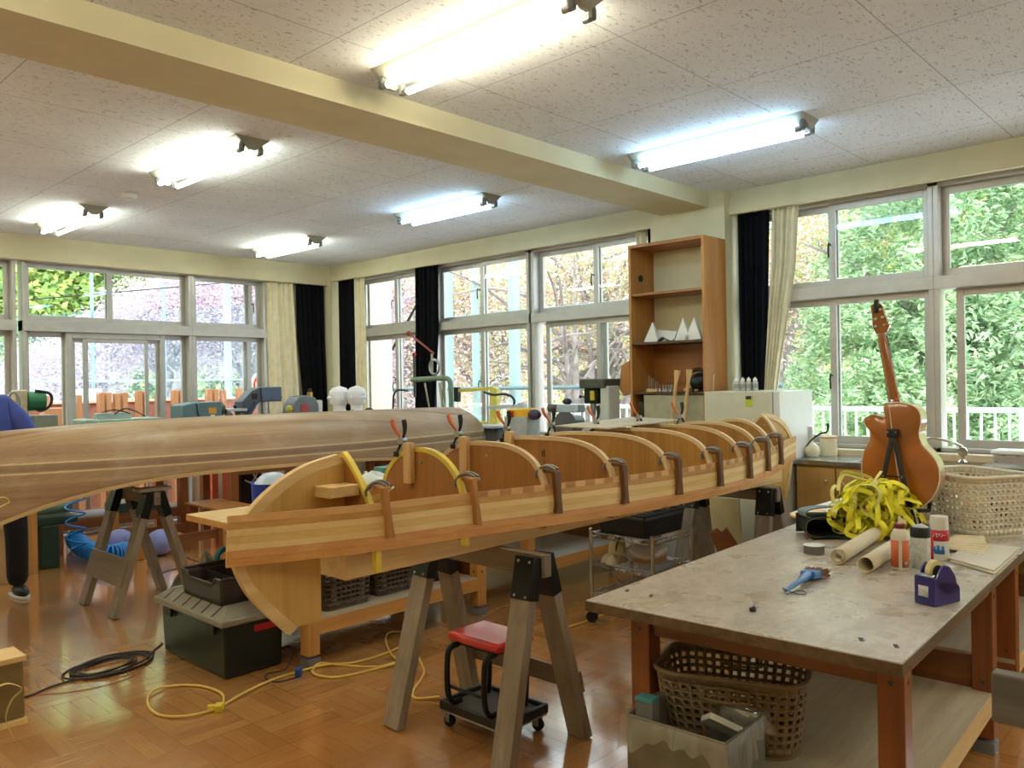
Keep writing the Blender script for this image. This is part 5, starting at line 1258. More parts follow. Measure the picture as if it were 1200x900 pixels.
# ---- rear bench things between the first molds (standing on the honey bench)
BZ = .7505
o = thing('plastic_sack', (3.15, 4.25, BZ), 'white plastic sack with a black handle on the honey bench between the first molds', 'bag')
WS = P('white sack film', (214, 216, 206), .4, var=.05)
MB().grid(lambda u, v: (3.22+.17*math.sin(v*PI)**.5*math.cos(u*2*PI)*(1+.06*math.sin(u*29)), 4.3+.13*math.sin(v*PI)**.5*math.sin(u*2*PI)*(1+.06*math.sin(u*23)), BZ+.17*v*(1+.1*math.sin(u*13))), 60, 12, cu=True).build('sack', WS, o, smooth=60)
MB().tube(spline([(3.2, 4.15, BZ+.13), (3.22, 4.14, BZ+.17), (3.27, 4.13, BZ+.175), (3.3, 4.13, BZ+.14)], 5), .008, 6).build('handle', BLACK, o)
m = MB().box(2.95, 3.35, 3.95, 4.1, BZ, BZ+.1); tag(m.build('wooden_box', W_PLY, bevel=.003), 'low wooden box on the honey bench, between the first two molds', 'box')
m = MB().lathe([(0, 0), (.03, 0), (.03, .1), (.012, .13), (.012, .15), (0, .15)], (3.36, 4.56, BZ), 16); tag(m.build('spray_bottle', WHITE), 'white bottle with red cap on the honey bench beyond the sack', 'bottle')
m = MB().box(3.46, 3.6, 4.5, 4.6, BZ, BZ+.17); tag(m.build('tin_box', P('green-teal tin', (90, 140, 130), .45), bevel=.004), 'teal tin box on the honey bench beyond the white sack', 'tin')
m = MB().box(3.63, 3.7, 4.5, 4.6, BZ, BZ+.2); tag(m.build('binder', P('slate grey binder', (84, 98, 112), .5), bevel=.003), 'slate grey upright case right of the teal tin on the honey bench', 'case')
# blue bag behind the hull
o = thing('blue_tub', (4.25, 7.5, 0), 'blue tub with a silvery white bag on top, glimpsed between the hull and the stem', 'tub')
BT = P('blue tub plastic', (44, 70, 170), .4)
c = at(320, 566, 'Y', 6.6)
MB().lathe([(.16, 0), (.19, c.z-.0), (.2, c.z+.01), (.18, c.z+.0)], (c.x, c.y, 0), 24).build('tub_body', BT, o)
MB().grid(lambda u, v: (c.x+.17*(1-v)**.4*math.cos(u*2*PI)*(1+.08*math.sin(u*25)), c.y+.17*(1-v)**.4*math.sin(u*2*PI), c.z+.1*v), 48, 8, cu=True).build('bag_top', P('silvery bag', (206, 210, 220), .3), o, smooth=50)
o.location = (c.x, c.y, 0)
for ch in [k for k in COL.objects if k.parent == o]: ch.matrix_parent_inverse = Matrix.Translation((-c.x, -c.y, 0))
# ============================================================ window side: sink counter, refrigerator, bookshelf, machines
W_SINK = wood('sink cabinet veneer', (200, 158, 92), (182, 138, 74), 'Z', rough=.45, scale=.7, bump=.05)
STEEL = P('stainless sink steel', (166, 168, 172), .22, .95, var=.04)
o = thing('sink_counter', (5.8, 1.0, 0), 'long wooden sink cabinet with stainless steel worktop under the right windows', 'sink counter')
CX, CZ = 5.56, .915
MB().box(CX+.03, 6.09, -1.2, 2.5, 0, CZ-.04).build('cabinet_body', W_SINK, o)
m = MB(); s0, s1 = 1.38, 2.1
m.box(CX, 6.09, s1, 2.53, CZ-.035, CZ).box(CX, CX+.07, .4, s1, CZ-.035, CZ).box(6.0, 6.09, .4, s1, CZ-.035, CZ).box(CX, 6.09, -1.2, .4, CZ-.035, CZ).box(CX+.07, 6.0, 1.22, s0, CZ-.035, CZ)
m.build('steel_worktop', STEEL, o, bevel=.003)
for a, b in ((s0, s1), (.42, 1.2)):
    m = MB().box(CX+.07, 6.0, a, b, CZ-.19, CZ-.185).box(CX+.07, CX+.073, a, b, CZ-.19, CZ-.001).box(5.997, 6.0, a, b, CZ-.19, CZ-.001).box(CX+.07, 6.0, a, a+.003, CZ-.19, CZ-.001).box(CX+.07, 6.0, b-.003, b, CZ-.19, CZ-.001)
    m.build('sink_basin', STEEL, o)
KN = P('white cabinet knob', (230, 224, 210), .4)
for i, (a, b) in enumerate(((2.22, 2.49), (-.6, .3), (.31, .9), (.91, 1.5))):
    d = MB().box(CX+.01, CX+.03, a, b, .08, CZ-.05).build('cabinet_door', W_SINK, o, bevel=.002)
    MB().ball((CX+.0, a+.06, CZ-.14), .009, 10, 6).build('knob', KN, d)
MB().box(CX+.01, CX+.03, 1.52, 2.21, CZ-.24, CZ-.05).build('fascia', W_SINK, o, bevel=.002)
MB().box(CX+.012, CX+.032, 1.56, 2.16, .4, CZ-.25).build('open_shelf_shadow', P('painted shelf shade', (50, 32, 20), .8), o)  # flat dark panel, colour painted in for the shade inside an open shelf
m = MB().box(CX+.016, CX+.03, 2.165, 2.2, .08, CZ-.25).box(CX+.016, CX+.03, 1.52, 1.555, .08, CZ-.25)
m.build('face_frame', W_SINK, o)
# tap
fc = at(1128, 546, 'X', 5.92); tp = lambda dx, dy, dz: (fc.x+dx, fc.y+dy, CZ+dz)
o = thing('faucet', tp(0, 0, 0), 'chrome swan-neck tap at the sink right of the guitar', 'faucet')
MB().tube(spline([tp(0, 0, .0), tp(0, 0, .09), tp(0, .01, .11), tp(-.02, .10, .145), tp(-.04, .19, .155), tp(-.05, .215, .13), tp(-.05, .218, .10)], 6), .009, 10).build('spout', CHROME, o)
MB().lathe([(.0, -.012), (.03, -.012), (.034, 0), (.03, .012), (0, .012)], tp(-.03, -.01, .075), 10, Matrix.Rotation(PI/2, 3, 'Y')).build('tap_handle', CHROME, o)
MB().lathe([(.03, 0), (.03, .006), (.014, .02), (.012, .05)], tp(0, 0, 0), 18).build('tap_base', CHROME, o)
# lidded container with food, at the right end of the worktop
p = at(1185, 540, 'X', 5.62)
o = thing('food_container', (5.7, p.y, CZ), 'clear plastic container with white lid and brownish contents on the sink worktop', 'container')
m = MB().box(5.62, 5.8, p.y-.12, p.y+.1, CZ+.001, CZ+.09); m.build('box_wall', CLB, o, bevel=.008)
m = MB().grid(lambda u, v: (5.63+.16*u, p.y-.11+.2*v, CZ+.065+.01*math.sin(u*14)*math.cos(v*17)), 16, 16); m.build('contents', P('brown mixed contents', (150, 96, 46), .7, var=.5, vs=40), o, solid=.05)
MB().box(5.61, 5.81, p.y-.13, p.y+.11, CZ+.091, CZ+.115).build('lid', WHITE, o, bevel=.008)
m = MB().beam((5.66, fc.y-.06, CZ+.006), (5.6, p.y+.06, CZ+.006), .012, .008); tag(m.build('stick', RED), 'dark red stick lying on the sink worktop before the food container', 'stick')
# kettle and mug
kp = at(952, 524, 'X', 5.82); kp.z = CZ+.001; o = thing('jug', kp, 'pale round jug with a dark curved spoon leaning from it, by the sink', 'jug')
CER = P('cream ceramic', (232, 222, 186), .3, coat=.4, var=.02)
MB().lathe([(0, 0), (.04, 0), (.052, .02), (.055, .045), (.045, .075), (.02, .095), (0, .098)], kp, 24).build('jug_body', CER, o)
kp2 = kp+Vector((.12, -.07, 0)); o2 = thing('canister', kp2, 'cream canister behind the round jug, with a wooden rim', 'canister')
MB().lathe([(0, 0), (.06, 0), (.062, .01), (.06, .125), (.055, .13)], kp2, 28).build('canister_body', CER, o2)
MB().lathe([(.058, .128), (.062, .13), (.062, .138), (.05, .145), (0, .147)], kp2, 28).build('lid', P('wooden lid', (196, 160, 112), .5), o2)
MB().tube(spline([kp+Vector((-.04, .03, .07)), kp+Vector((-.01, .0, .12)), kp+Vector((.03, -.05, .165)), kp+Vector((.05, -.085, .175)), kp+Vector((.055, -.095, .21)), kp+Vector((.05, -.095, .24))], 6), [.006]*12+[.007]*12+[.009]*7, 8).build('black_ladle', BLACK, o)
# ---- refrigerator
FRW = P('white refrigerator enamel', (222, 222, 220), .3, coat=.3, var=.01); FRB = P('beige refrigerator side', (206, 202, 180), .45, var=.02)
o = thing('refrigerator', (5.68, 2.82, 0), 'white refrigerator with beige side and a yellow-green note, right of the bookshelf', 'refrigerator')
FX = 5.4; FT = 1.4
MB().box(FX, 5.95, 2.585, 3.12, .02, FT).build('cabinet', FRB, o, bevel=.006)
for z0, z1, nme in ((.04, .86, 'door'), (.87, FT, 'freezer_door')):
    d = MB().box(FX, 5.95, 2.53, 2.578, z0, z1).build(nme, FRW, o, bevel=.006)
    MB().box(5.88, 5.9, 2.505, 2.53, z1-.3 if nme == 'door' else z0+.04, z1-.06 if nme == 'door' else z0+.26).build('handle', WHITE, d, bevel=.003)
MB().box(FX+.02, 5.93, 2.578, 2.586, .04, FT-.01).build('door_gasket', GREYP, o)
nt = at(877.5, 469, 'X', FX-.002)
n_o = thing('kitchen_note', nt, 'yellow-green note held by a black magnet on the refrigerator side', 'note')
MB().box(FX-.003, FX-.001, nt.y-.027, nt.y+.027, nt.z-.045, nt.z+.03).build('note_paper', P('yellow green note', (196, 206, 70), .6), n_o)
MB().box(FX-.01, FX-.003, nt.y-.02, nt.y+.02, nt.z+.008, nt.z+.03).build('magnet', BLACK, n_o)
bt = None
BOT = P('milky clear bottle', (208, 208, 202), .25, alpha=.85)
for i, x in enumerate((863, 870.5, 877.5, 885)):
    p = at(x, 457, 'X', FX+.06+.02*i); p.z = FT+.001
    if i == 0:
        bt = thing('squeeze_bottle', (0, 0, 0), '', 'bottle', 'four bottles on the refrigerator')
        MB().lathe([(0, 0), (.019, 0), (.021, .003), (.021, .06), (.014, .075)], (0, 0, 0), 20).build('bottle_body', BOT, bt)
        MB().lathe([(.0145, .073), (.0145, .088), (.006, .093), (.005, .1), (0, .101)], (0, 0, 0), 16).build('cap', WHITE, bt)
        MB().lathe([(.0213, .02), (.0215, .022), (.0215, .05), (.0213, .052)], (0, 0, 0), 20).build('bottle_label', P('grey bottle label', (150, 148, 140), .6), bt)
        q_ = bt
    else: q_ = copy_tree(bt)
    place(q_, p); q_['label'] = ['leftmost', 'second from the left', 'third from the left', 'rightmost'][i]+' of the four small white bottles standing on the refrigerator'
# ---- bookshelf against the pillar
o = thing('bookshelf', (5.72, 3.54, 0), 'tall narrow brown wooden bookshelf standing against the pillar', 'bookshelf')
SX, SB, SY0, SY1 = 5.55, 5.89, 3.19, 3.89
t_ = .022
MB().box(SX, SB, SY0, SY0+t_, 0, 2.6).build('side_panel', W_CAB, o, bevel=.001)
MB().box(SX, SB, SY1-t_, SY1, 0, 2.6).build('side_panel', W_CAB, o, bevel=.001)
MB().box(SX, SB, SY0+t_, SY1-t_, 2.575, 2.6).build('top_board', W_CABY, o)
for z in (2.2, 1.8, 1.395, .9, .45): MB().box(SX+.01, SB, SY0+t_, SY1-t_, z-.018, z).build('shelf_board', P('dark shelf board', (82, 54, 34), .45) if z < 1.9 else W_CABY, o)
MB().box(SB-.012, SB, SY0+t_, SY1-t_, 1.395, 1.8).build('back_panel', W_CABY, o)
MB().box(SX+.02, SX+.03, SY0+t_, SY1-.12, .9, 1.37).build('pale_back_board', P('pale green-grey board', (168, 162, 132), .6), o)
MB().cyl((SX+.14, SY1-t_-.008, 2.34), (SX+.14, SY1-t_+.001, 2.34), .028, n=18).build('socket_cover', BLACK, o)
# black bent hook strip on the right side panel
MB().tube(spline([(SX+.12, SY0-.006, 1.52), (SX+.1, SY0-.008, 1.50), (SX+.1, SY0-.008, 1.3), (SX+.12, SY0-.008, 1.24), (SX+.14, SY0-.007, 1.235)], 4), .004, 6).build('wire_hook', P('pale wire', (222, 186, 132), .5), o)
CARD = P('white card model', (236, 234, 226), .7, var=.01)
def sail(name, pts, lab, d=.05):
    q = [at(x, y, 'X', SX+.07) for x, y in pts]; zb = 1.801; k = min(p.z for p in q); q = [p+Vector((0, 0, zb-k)) for p in q]; n = len(q)
    ap = max(q, key=lambda p: p.z)
    m = MB(); vs = q+[p+Vector((d*(1 if p is not ap else .3), 0, 0)) for p in q]
    m._add(vs, [tuple(range(n)), tuple(range(2*n-1, n-1, -1))]+[(i, n+i, n+(i+1) % n, (i+1) % n) for i in range(n)])
    return tag(m.build(name, CARD, smooth=0), lab, 'card model')
sail('card_model', [(754.5, 401), (764.5, 378), (771, 401)], 'left pointed white card model on the bookshelf')
sail('card_model', [(790.5, 400), (800, 373), (808, 398)], 'middle pointed white card model with rounded flap on the bookshelf')
sail('card_model', [(802, 399), (813, 372), (821.5, 397)], 'right pointed white card model on the bookshelf')
q = [at(x, y, 'X', SX+.13) for x, y in ((770, 400), (771, 386), (793, 388), (790, 397), (782, 400))]; dz = 1.8012-min(p.z for p in q)
m = MB(); n = 5; q = [p+Vector((0, 0, dz)) for p in q]; m._add(q+[p+Vector((.05, 0, 0)) for p in q], [tuple(range(n)), tuple(range(2*n-1, n-1, -1))]+[(i, n+i, n+(i+1) % n, (i+1) % n) for i in range(n)])
tag(m.build('paper_sheet', CARD, smooth=0), 'bent white card standing between the left and middle card models', 'card')
m = MB().grid(lambda u, v: Vector((SX+.06+.04*v, at(776, 400, 'X', SX+.06).y+.05-.1*u, 1.801+.035*math.sin(u*PI)*(1-.4*v))), 12, 4); tag(m.build('grey_lump', P('grey felt', (112, 116, 112), .8), solid=.008), 'grey rounded lump in front of the bent white card on the bookshelf', 'lump')
# small things on the shelf below
o = thing('bit_rack', (SX+.1, at(766, 455, 'X', SX+.1).y, 1.396), 'small wooden rack of upright metal bits at the left of the lower shelf', 'rack')
yb = at(766, 455, 'X', SX+.08).y
MB().box(SX+.05, SX+.11, yb-.05, yb+.05, 1.396, 1.42).build('wooden_base', W_PINEY, o, bevel=.002)
for i in range(5):
    yy = yb+.042-.02*i; MB().cyl((SX+.08, yy, 1.418), (SX+.08, yy, 1.53-.01*(i % 2)-.012*i), .0035, n=8).build('metal_bit', METAL, o)
yb2 = at(782, 456, 'X', SX+.08).y
for i in range(7):
    m = MB().lathe([(0, 0), (.01, 0), (.01, .012), (.004, .02), (.004, .05-.003*i), (.007, .055-.003*i), (0, .058)], (SX+.05+.02*(i % 3), yb2+.05-.017*i, 1.396), 12)
    tag(m.build('router_bit', METAL), 'small upright metal cutter beside the wooden bit rack', 'cutter', 'cutters beside the bit rack')
o = thing('respirator', (SX+.15, at(820, 440, 'X', SX+.15).y, 1.396), 'black helmet-like respirator lying at the right of the lower shelf', 'respirator')
c = at(821, 444, 'X', SX+.14)
MB().ball((c.x, c.y, 1.47), (.09, .085, .075), 20, 12).build('shell', BLACK, o)
MB().tube(spline([(c.x-.03, c.y+.1, 1.50), (c.x-.04, c.y+.07, 1.55), (c.x-.02, c.y, 1.57), (c.x, c.y-.05, 1.54)], 5), .014, 8).build('head_band', BLKMET, o)
MB().box(c.x-.05, c.x+.06, c.y-.06, c.y+.05, 1.3965, 1.41).build('base_rim', BLKMET, o, bevel=.004)
c = at(811, 452, 'X', SX+.09); m = MB().tube(spline([(c.x, c.y+.07, 1.405), (c.x, c.y+.02, 1.43), (c.x, c.y-.03, 1.46), (c.x, c.y-.05, 1.42), (c.x, c.y-.03, 1.405)], 5), .012, 8)
tag(m.build('wooden_hook', W_PINEY), 'pale bent wooden piece in front of the black respirator', 'wooden piece')
# two paddle-shaft blanks leaning on the shelf front
for (x0_, y0_, x1_, y1_, lab) in ((786, 500, 794, 434, 'left of two pale wooden paddle shafts with flared tops leaning at the bookshelf'), (801, 500, 808, 433, 'right of two pale wooden paddle shafts with flared tops leaning at the bookshelf')):
    a = at(x1_, y1_, 'X', SX-.03); b = at(x0_, y0_, 'X', SX-.06); d = (b-a).normalized(); e = a+d*((a.z-.0)/abs(d.z)); e.z = .0
    L = (e-a).length; ax = d
    pr_ = [(.028, 0), (.027, .03), (.018, .07), (.0145, .11), (.0145, L*.6), (.03, L*.75), (.07, L*.85), (.07, L-.02)]
    M = ax.to_track_quat('Z', 'Y').to_matrix()
    m = MB(); m.tube([a+d*z for _, z in pr_], [r_ for r_, _ in pr_], 14, flat=.55); tag(m.build('paddle_blank', W_PINEZ, smooth=60), lab, 'paddle')
    for v_ in m.v: pass
# brown cloth/bag hanging at left of the shelf
m = MB().prism([(4.02, 1.62), (3.93, 1.66), (3.92, 1.38), (4.0, 1.36), (4.04, 1.42)], lambda a, b, t: (5.6+.03*t, a, b)); tag(m.build('hanging_board', W_CAB, bevel=.01), 'brown rounded board hanging on the left side of the bookshelf', 'board')
# ---- bench along the windows carrying the machines
MB_ = table(5.4, 3.95, 0, 'long bench under the window wall carrying scroll saws, sander and drill press', L=.56, W=3.6, shelf=False)
WZ = .7505
# drill press
def at2(x, y, X): return at(x, y, 'X', X)
p = at(704, 470, 'X', 5.55); py = p.y
o = thing('drill_press', (5.6, py, WZ), 'grey bench drill press with dark motor housing in front of the windows', 'drill press')
DGR = P('dark olive-grey machine paint', (70, 74, 64), .45); LGR = P('pale grey machine paint', (196, 198, 190), .45, var=.03)
MB().box(5.45, 5.75, py-.12, py+.12, WZ, WZ+.03).build('base_plate', DGR, o, bevel=.004)
MB().cyl((5.68, py-.02, WZ+.03), (5.68, py-.02, 1.43), .028, n=18).build('column', METAL, o)
MB().box(5.42, 5.78, py-.14, py+.13, 1.43, 1.51).build('belt_cover', DGR, o, bevel=.012)
MB().box(5.47, 5.66, py-.03, py+.12, 1.30, 1.43).build('head', BLKMET, o, bevel=.012)
MB().box(5.44, 5.6, py-.165, py-.075, 1.13, 1.45).build('motor_cover', LGR, o, bevel=.012)
MB().box(5.455, 5.47, py+.0, py+.04, 1.33, 1.41).build('yellow_label', P('yellow warning label', (204, 184, 50), .5), o)
MB().lathe([(.03, .0), (.03, -.04), (.02, -.06), (.018, -.1), (.01, -.12)], (5.54, py+.07, 1.30), 18).build('chuck', METAL, o)
MB().cyl((5.54, py+.07, 1.18), (5.54, py+.07, 1.02), .004, n=8).build('drill_bit', METAL, o)
MB().cyl((5.6, py, 1.34), (5.45, py+.14, 1.36), .006, n=8).ball((5.45, py+.14, 1.36), .014).build('feed_handle', BLACK, o)
MB().cyl((5.58, py+.03, 1.0), (5.58, py+.03, 1.02), .11, n=24).box(5.58, 5.68, py-.03, py+.03, .98, 1.0).build('work_table_plate', METAL, o)
# belt sander
p = at(660, 480, 'X', 5.5); py = p.y
o = thing('belt_sander', (5.6, py, WZ), 'grey belt and disc sander in front of the windows, left of the drill press', 'sander')
MB().box(5.42, 5.7, py-.18, py+.18, WZ, WZ+.04).build('base', DGR, o, bevel=.005)
MB().box(5.5, 5.6, py-.17, py+.08, 1.22, 1.29).build('belt_arm', P('light blue grey paint', (176, 190, 200), .4), o, bevel=.01)
MB().cyl((5.55, py+.08, 1.255), (5.55, py+.2, 1.255), .036, n=18).build('drive_drum', P('sanding brown', (92, 80, 78), .8), o)
disc((5.52, py-.0, 1.12), (1, 0, .0), .01, .11, .03, 32).build('sanding_disc', P('sanding disc grey', (92, 92, 94), .8), o)
MB().cyl((5.55, py, 1.12), (5.72, py, 1.12), .07, n=20).build('motor', DGR, o)
MB().box(5.55, 5.66, py-.08, py+.08, WZ+.04, 1.1).build('stand', DGR, o, bevel=.005)
MB().ball((5.56, py+.0, 1.315), (.04, .045, .03), 14, 8).build('knob', BLACK, o)
MB().box(5.4, 5.5, py-.15, py-.0, 1.04, 1.055).build('rest_plate', METAL, o)
# white scroll saw
p = at(585, 470, 'X', 5.55); py = p.y
LBL = P('pale blue-grey cast paint', (188, 194, 204), .4, var=.03)
o = thing('scroll_saw', (5.6, py, WZ), 'pale grey scroll saw with a black goose-neck, right of the hull end', 'scroll saw')
MB().box(5.45, 5.75, py-.3, py+.22, WZ, WZ+.05).build('base', P('dark grey casting', (74, 80, 88), .5), o, bevel=.006)
MB().box(5.5, 5.7, py-.02, py+.2, WZ+.05, 1.06).build('column', P('dark grey casting', (74, 80, 88), .5), o, bevel=.01)
MB().box(5.42, 5.74, py-.05, py+.25, 1.06, 1.085).build('saw_table', LBL, o, bevel=.003)
MB().prism([(py-.36, WZ+.05), (py-.30, 1.30), (py-.22, 1.30), (py-.18, 1.0), (py-.2, WZ+.05)], lambda a, b, t: (5.56+.06*t, a, b)).build('rear_frame', LBL, o, bevel=.008)
MB().beam((5.59, py-.28, 1.27), (5.59, py+.2, 1.25), .04, .035).build('upper_arm', LBL, o, bevel=.005)
MB().cyl((5.59, py+.18, 1.24), (5.59, py+.18, 1.09), .003, n=6).build('blade', METAL, o)
MB().tube(spline([(5.59, py+.24, 1.4), (5.57, py+.1, 1.375), (5.57, py-.03, 1.38), (5.57, py-.13, 1.365), (5.58, py-.17, 1.32), (5.58, py-.16, 1.27)], 5), .012, 8).build('goose_neck', BLACK, o)
# yellow scroll saw beyond
p = at(548, 465, 'X', 5.55); py = p.y
YS = P('yellow machine paint', (222, 206, 96), .45)
o = ysaw = thing('scroll_saw', (5.6, py, WZ), 'yellow-armed scroll saw behind the blunt right end of the finished hull', 'scroll saw')
MB().box(5.45, 5.75, py-.35, py+.3, WZ, WZ+.05).build('base', DGR, o, bevel=.006)
MB().beam((5.58, py-.22, 1.435), (5.58, py+.34, 1.415), .035, .035).build('upper_arm', YS, o, bevel=.005)
MB().prism([(py-.26, 1.06), (py-.27, 1.43), (py-.18, 1.45), (py-.16, 1.06)], lambda a, b, t: (5.55+.06*t, a, b)).build('rear_frame', YS, o, bevel=.008)
MB().beam((5.58, py-.22, 1.08), (5.58, py+.32, 1.08), .05, .05).build('lower_arm', YS, o, bevel=.005)
MB().box(5.5, 5.66, py-.2, py-.0, WZ+.05, 1.06).build('column', DGR, o, bevel=.006)
MB().box(5.555, 5.6, py+.29, py+.35, 1.3, 1.45).build('blade_holder', BLKMET, o, bevel=.004)
MB().cyl((5.58, py+.32, 1.3), (5.58, py+.32, 1.1), .003, n=6).build('blade', METAL, o)
ysaw.location.x += .13
# green jig with pipe arm
p = at(505, 445, 'X', 5.5); py = p.y
GRP = P('sage green machine paint', (120, 140, 120), .45)
o = thing('scroll_saw', (5.55, py, WZ), 'sage green pipe-armed jigsaw machine with a red-knobbed lever, before the black curtain', 'scroll saw')
MB().tube(spline([(5.5, py+.3, 1.535), (5.5, py+.1, 1.54), (5.5, py-.2, 1.545), (5.5, py-.28, 1.52), (5.5, py-.3, 1.45), (5.5, py-.3, 1.2), (5.5, py-.28, WZ+.05)], 6), .026, 12).build('pipe_arm', GRP, o)
MB().box(5.4, 5.62, py-.38, py+.35, WZ, WZ+.05).build('base', GRP, o, bevel=.006)
MB().cyl((5.5, py+.26, 1.35), (5.5, py+.26, 1.78), .014, n=12).build('plunger', DGR, o)
MB().ball((5.5, py+.26, 1.80), .022, 12, 8).build('red_knob', RED, o)
MB().cyl((5.5, py-.02, 1.60), (5.5, py-.02, 1.8), .012, n=8).build('lever_post', METAL, o)
MB().cyl((5.5, py-.05, 1.80), (5.5, py+.33, 2.02), .011, n=8).ball((5.5, py+.34, 2.025), .028, 12, 8).build('lever', P('lever with red knob', (150, 60, 48), .4), o)
MB().tube([(5.5, py-.06+.075*math.cos(a*PI/8), 1.66+.075*math.sin(a*PI/8)) for a in range(16)], .014, 8, closed=True).build('hand_wheel', METAL, o)
MB().cyl((5.52, py-.05, WZ+.05), (5.45, py+.04, 1.5), .009, n=8).build('brace', CHROME, o); MB().cyl((5.52, py-.24, WZ+.05), (5.48, py-.16, 1.5), .016, n=8).build('brace', CHROME, o)
MB().tube(spline([(5.6, py+.75, WZ), (5.6, py+.75, 1.3), (5.6, py+.68, 1.42), (5.6, py+.5, 1.42)], 5), .012, 6).build('black_pipe', BLACK, o)
# small yellow tool and its red switch standing near the sander
p = at(610, 500, 'X', 5.45)
o = thing('planer', (5.45, p.y, WZ), 'small yellow power tool with a red switch between scroll saw and sander', 'power tool')
MB().box(5.38, 5.56, p.y-.14, p.y+.14, WZ, 1.18).build('stand_case', P('grey-white case', (170, 172, 168), .5), o, bevel=.006)
MB().beam((5.45, p.y-.17, 1.215), (5.45, p.y+.12, 1.205), .1, .085).build('tool_body', P('bright yellow tool', (236, 178, 40), .4), o, bevel=.012)
MB().box(5.37, 5.39, p.y+.03, p.y+.08, 1.17, 1.23).build('red_switch', RED, o, bevel=.003)
MB().ball((5.42, p.y-.2, 1.2), (.05, .07, .05), 14, 8).build('dark_knob', P('dark purple cap', (60, 44, 60), .4), o)
# ============================================================ back of the room: machine tables and machines
SG = P('pale sage cast iron', (150, 176, 160), .4, var=.03); DGN = P('dark green machine paint', (38, 66, 52), .45, var=.05)
BG = P('slate blue machine paint', (92, 122, 132), .45, var=.03); DB = P('dark slate machine paint', (68, 76, 84), .45, var=.03); NB = P('navy machine paint', (52, 62, 96), .4)
def simple_bench(x0, x1, y0, y1, h, lab, legm=W_DARKZ, shelf=None, topm=None, name='machine_table'):
    r = thing(name, ((x0+x1)/2, (y0+y1)/2, 0), lab, 'table')
    MB().box(x0, x1, y0, y1, h-.04, h).build('table_top', topm or W_DARKX, r, bevel=.003)
    for a in (x0+.03, x1-.11):
        for b in (y0+.03, y1-.11): MB().box(a, a+.08, b, b+.08, 0, h-.04).build('leg', legm, r, bevel=.003)
    for b in (y0+.05, y1-.08): MB().box(x0+.11, x1-.11, b, b+.025, h-.15, h-.04).build('apron', W_DARKX, r)
    if shelf:
        MB().box(x0+.03, x1-.03, y0+.11, y1-.11, shelf-.02, shelf).build('lower_shelf', wood('dark shelf boards', (122, 96, 72), (84, 62, 44), 'X'), r)
        for b in (y0+.04, y1-.07): MB().box(x0+.11, x1-.11, b, b+.03, shelf-.09, shelf).build('shelf_rail', W_DARKX, r)
    return r
simple_bench(1.55, 2.35, 7.85, 8.6, .75, 'brown table at far left behind the blue hose, under the green drill', shelf=.2)
simple_bench(2.45, 3.75, 8.0, 8.7, .75, 'brown table with a lower shelf by the terrace door, under the sage green saw', shelf=.3)
simple_bench(3.95, 5.1, 7.6, 8.35, .75, 'brown table by the back wall carrying grinder and slate blue machine')
simple_bench(5.2, 5.85, 7.68, 8.5, .75, 'brown corner table with the two mannequin heads', shelf=None)
def mpt(x, y, Y): return at(x, y, 'Y', Y)
# slate blue machine
Yk = 7.75; a = mpt(213, 476, Yk); b = mpt(259, 472, Yk)
o = thing('planing_machine', ((a.x+b.x)/2, Yk+.1, .75), 'slate blue machine with an orange label standing behind the finished hull', 'machine')
m = MB().prism([(a.x, .751), (a.x+.01, 1.32), (a.x+.14, 1.345), (a.x+.24, .751)], lambda p_, q_, t: (p_, Yk+.28*t, q_)); m.build('belt_guard', BG, o, bevel=.01)
MB().prism([(a.x+.245, .751), (a.x+.15, 1.345), (b.x, 1.35), (b.x, .751)], lambda p_, q_, t: (p_, Yk-.02+.3*t, q_)).build('main_housing', BG, o, bevel=.01)
MB().box(b.x-.14, b.x-.06, Yk-.025, Yk-.019, 1.23, 1.29).build('orange_label', P('orange yellow label', (222, 160, 40), .5), o)
MB().box(b.x-.12, b.x-.08, Yk-.025, Yk-.019, 1.19, 1.22).build('white_label', WHITE, o)
MB().cyl((b.x, Yk+.1, 1.27), (b.x+.07, Yk+.1, 1.27), .06, n=18).build('spindle_boss', DGR, o)
MB().box(b.x+.07, b.x+.30, Yk+.02, Yk+.22, 1.24, 1.27).build('tool_rest', METAL, o, bevel=.004)
MB().box(b.x+.05, b.x+.28, Yk+.0, Yk+.2, 1.10, 1.14).cyl((b.x+.12, Yk+.1, .75), (b.x+.12, Yk+.1, 1.24), .03, n=12).build('bed', METAL, o)
for i, (dx, dz) in enumerate(((.1, 1.2), (.17, 1.17), (.22, 1.2), (.14, 1.29))): MB().cyl((b.x+dx, Yk-.02, dz), (b.x+dx+.03, Yk+.05, dz+.01), .018, n=10).build('clamping_knob', BLACK if i % 2 else METAL, o)
# small dark band saw
Yk = 7.8; a = mpt(283, 490, Yk); b = mpt(329, 455, Yk)
o = thing('band_saw', ((a.x+b.x)/2, Yk+.1, .75), 'dark grey and navy horizontal band saw raised behind the finished hull', 'band saw')
fr = [(a.x, .78), (a.x+.01, 1.335), (a.x+.13, 1.45), (a.x+.22, 1.485), (a.x+.23, 1.33), (a.x+.16, 1.30), (a.x+.08, 1.18), (a.x+.03, .78)]
MB().prism(fr, lambda p_, q_, t: (p_, Yk+.16*t, q_)).build('saw_frame', DB, o, bevel=.008)
MB().prism([(a.x+.04, 1.15), (a.x+.16, 1.33), (a.x+.12, 1.33), (a.x+.0, 1.15)], lambda p_, q_, t: (p_+.03, Yk-.02+.12*t, q_)).build('navy_strut', NB, o)
MB().box(a.x+.225, b.x, Yk-.02, Yk+.18, 1.33, 1.485).build('wheel_cover', P('dark blue-grey cover', (70, 84, 112), .4), o, bevel=.01)
MB().cyl((a.x+.29, Yk+.08, 1.33), (a.x+.29, Yk+.08, .8), .02, n=12).build('guide_post', METAL, o)
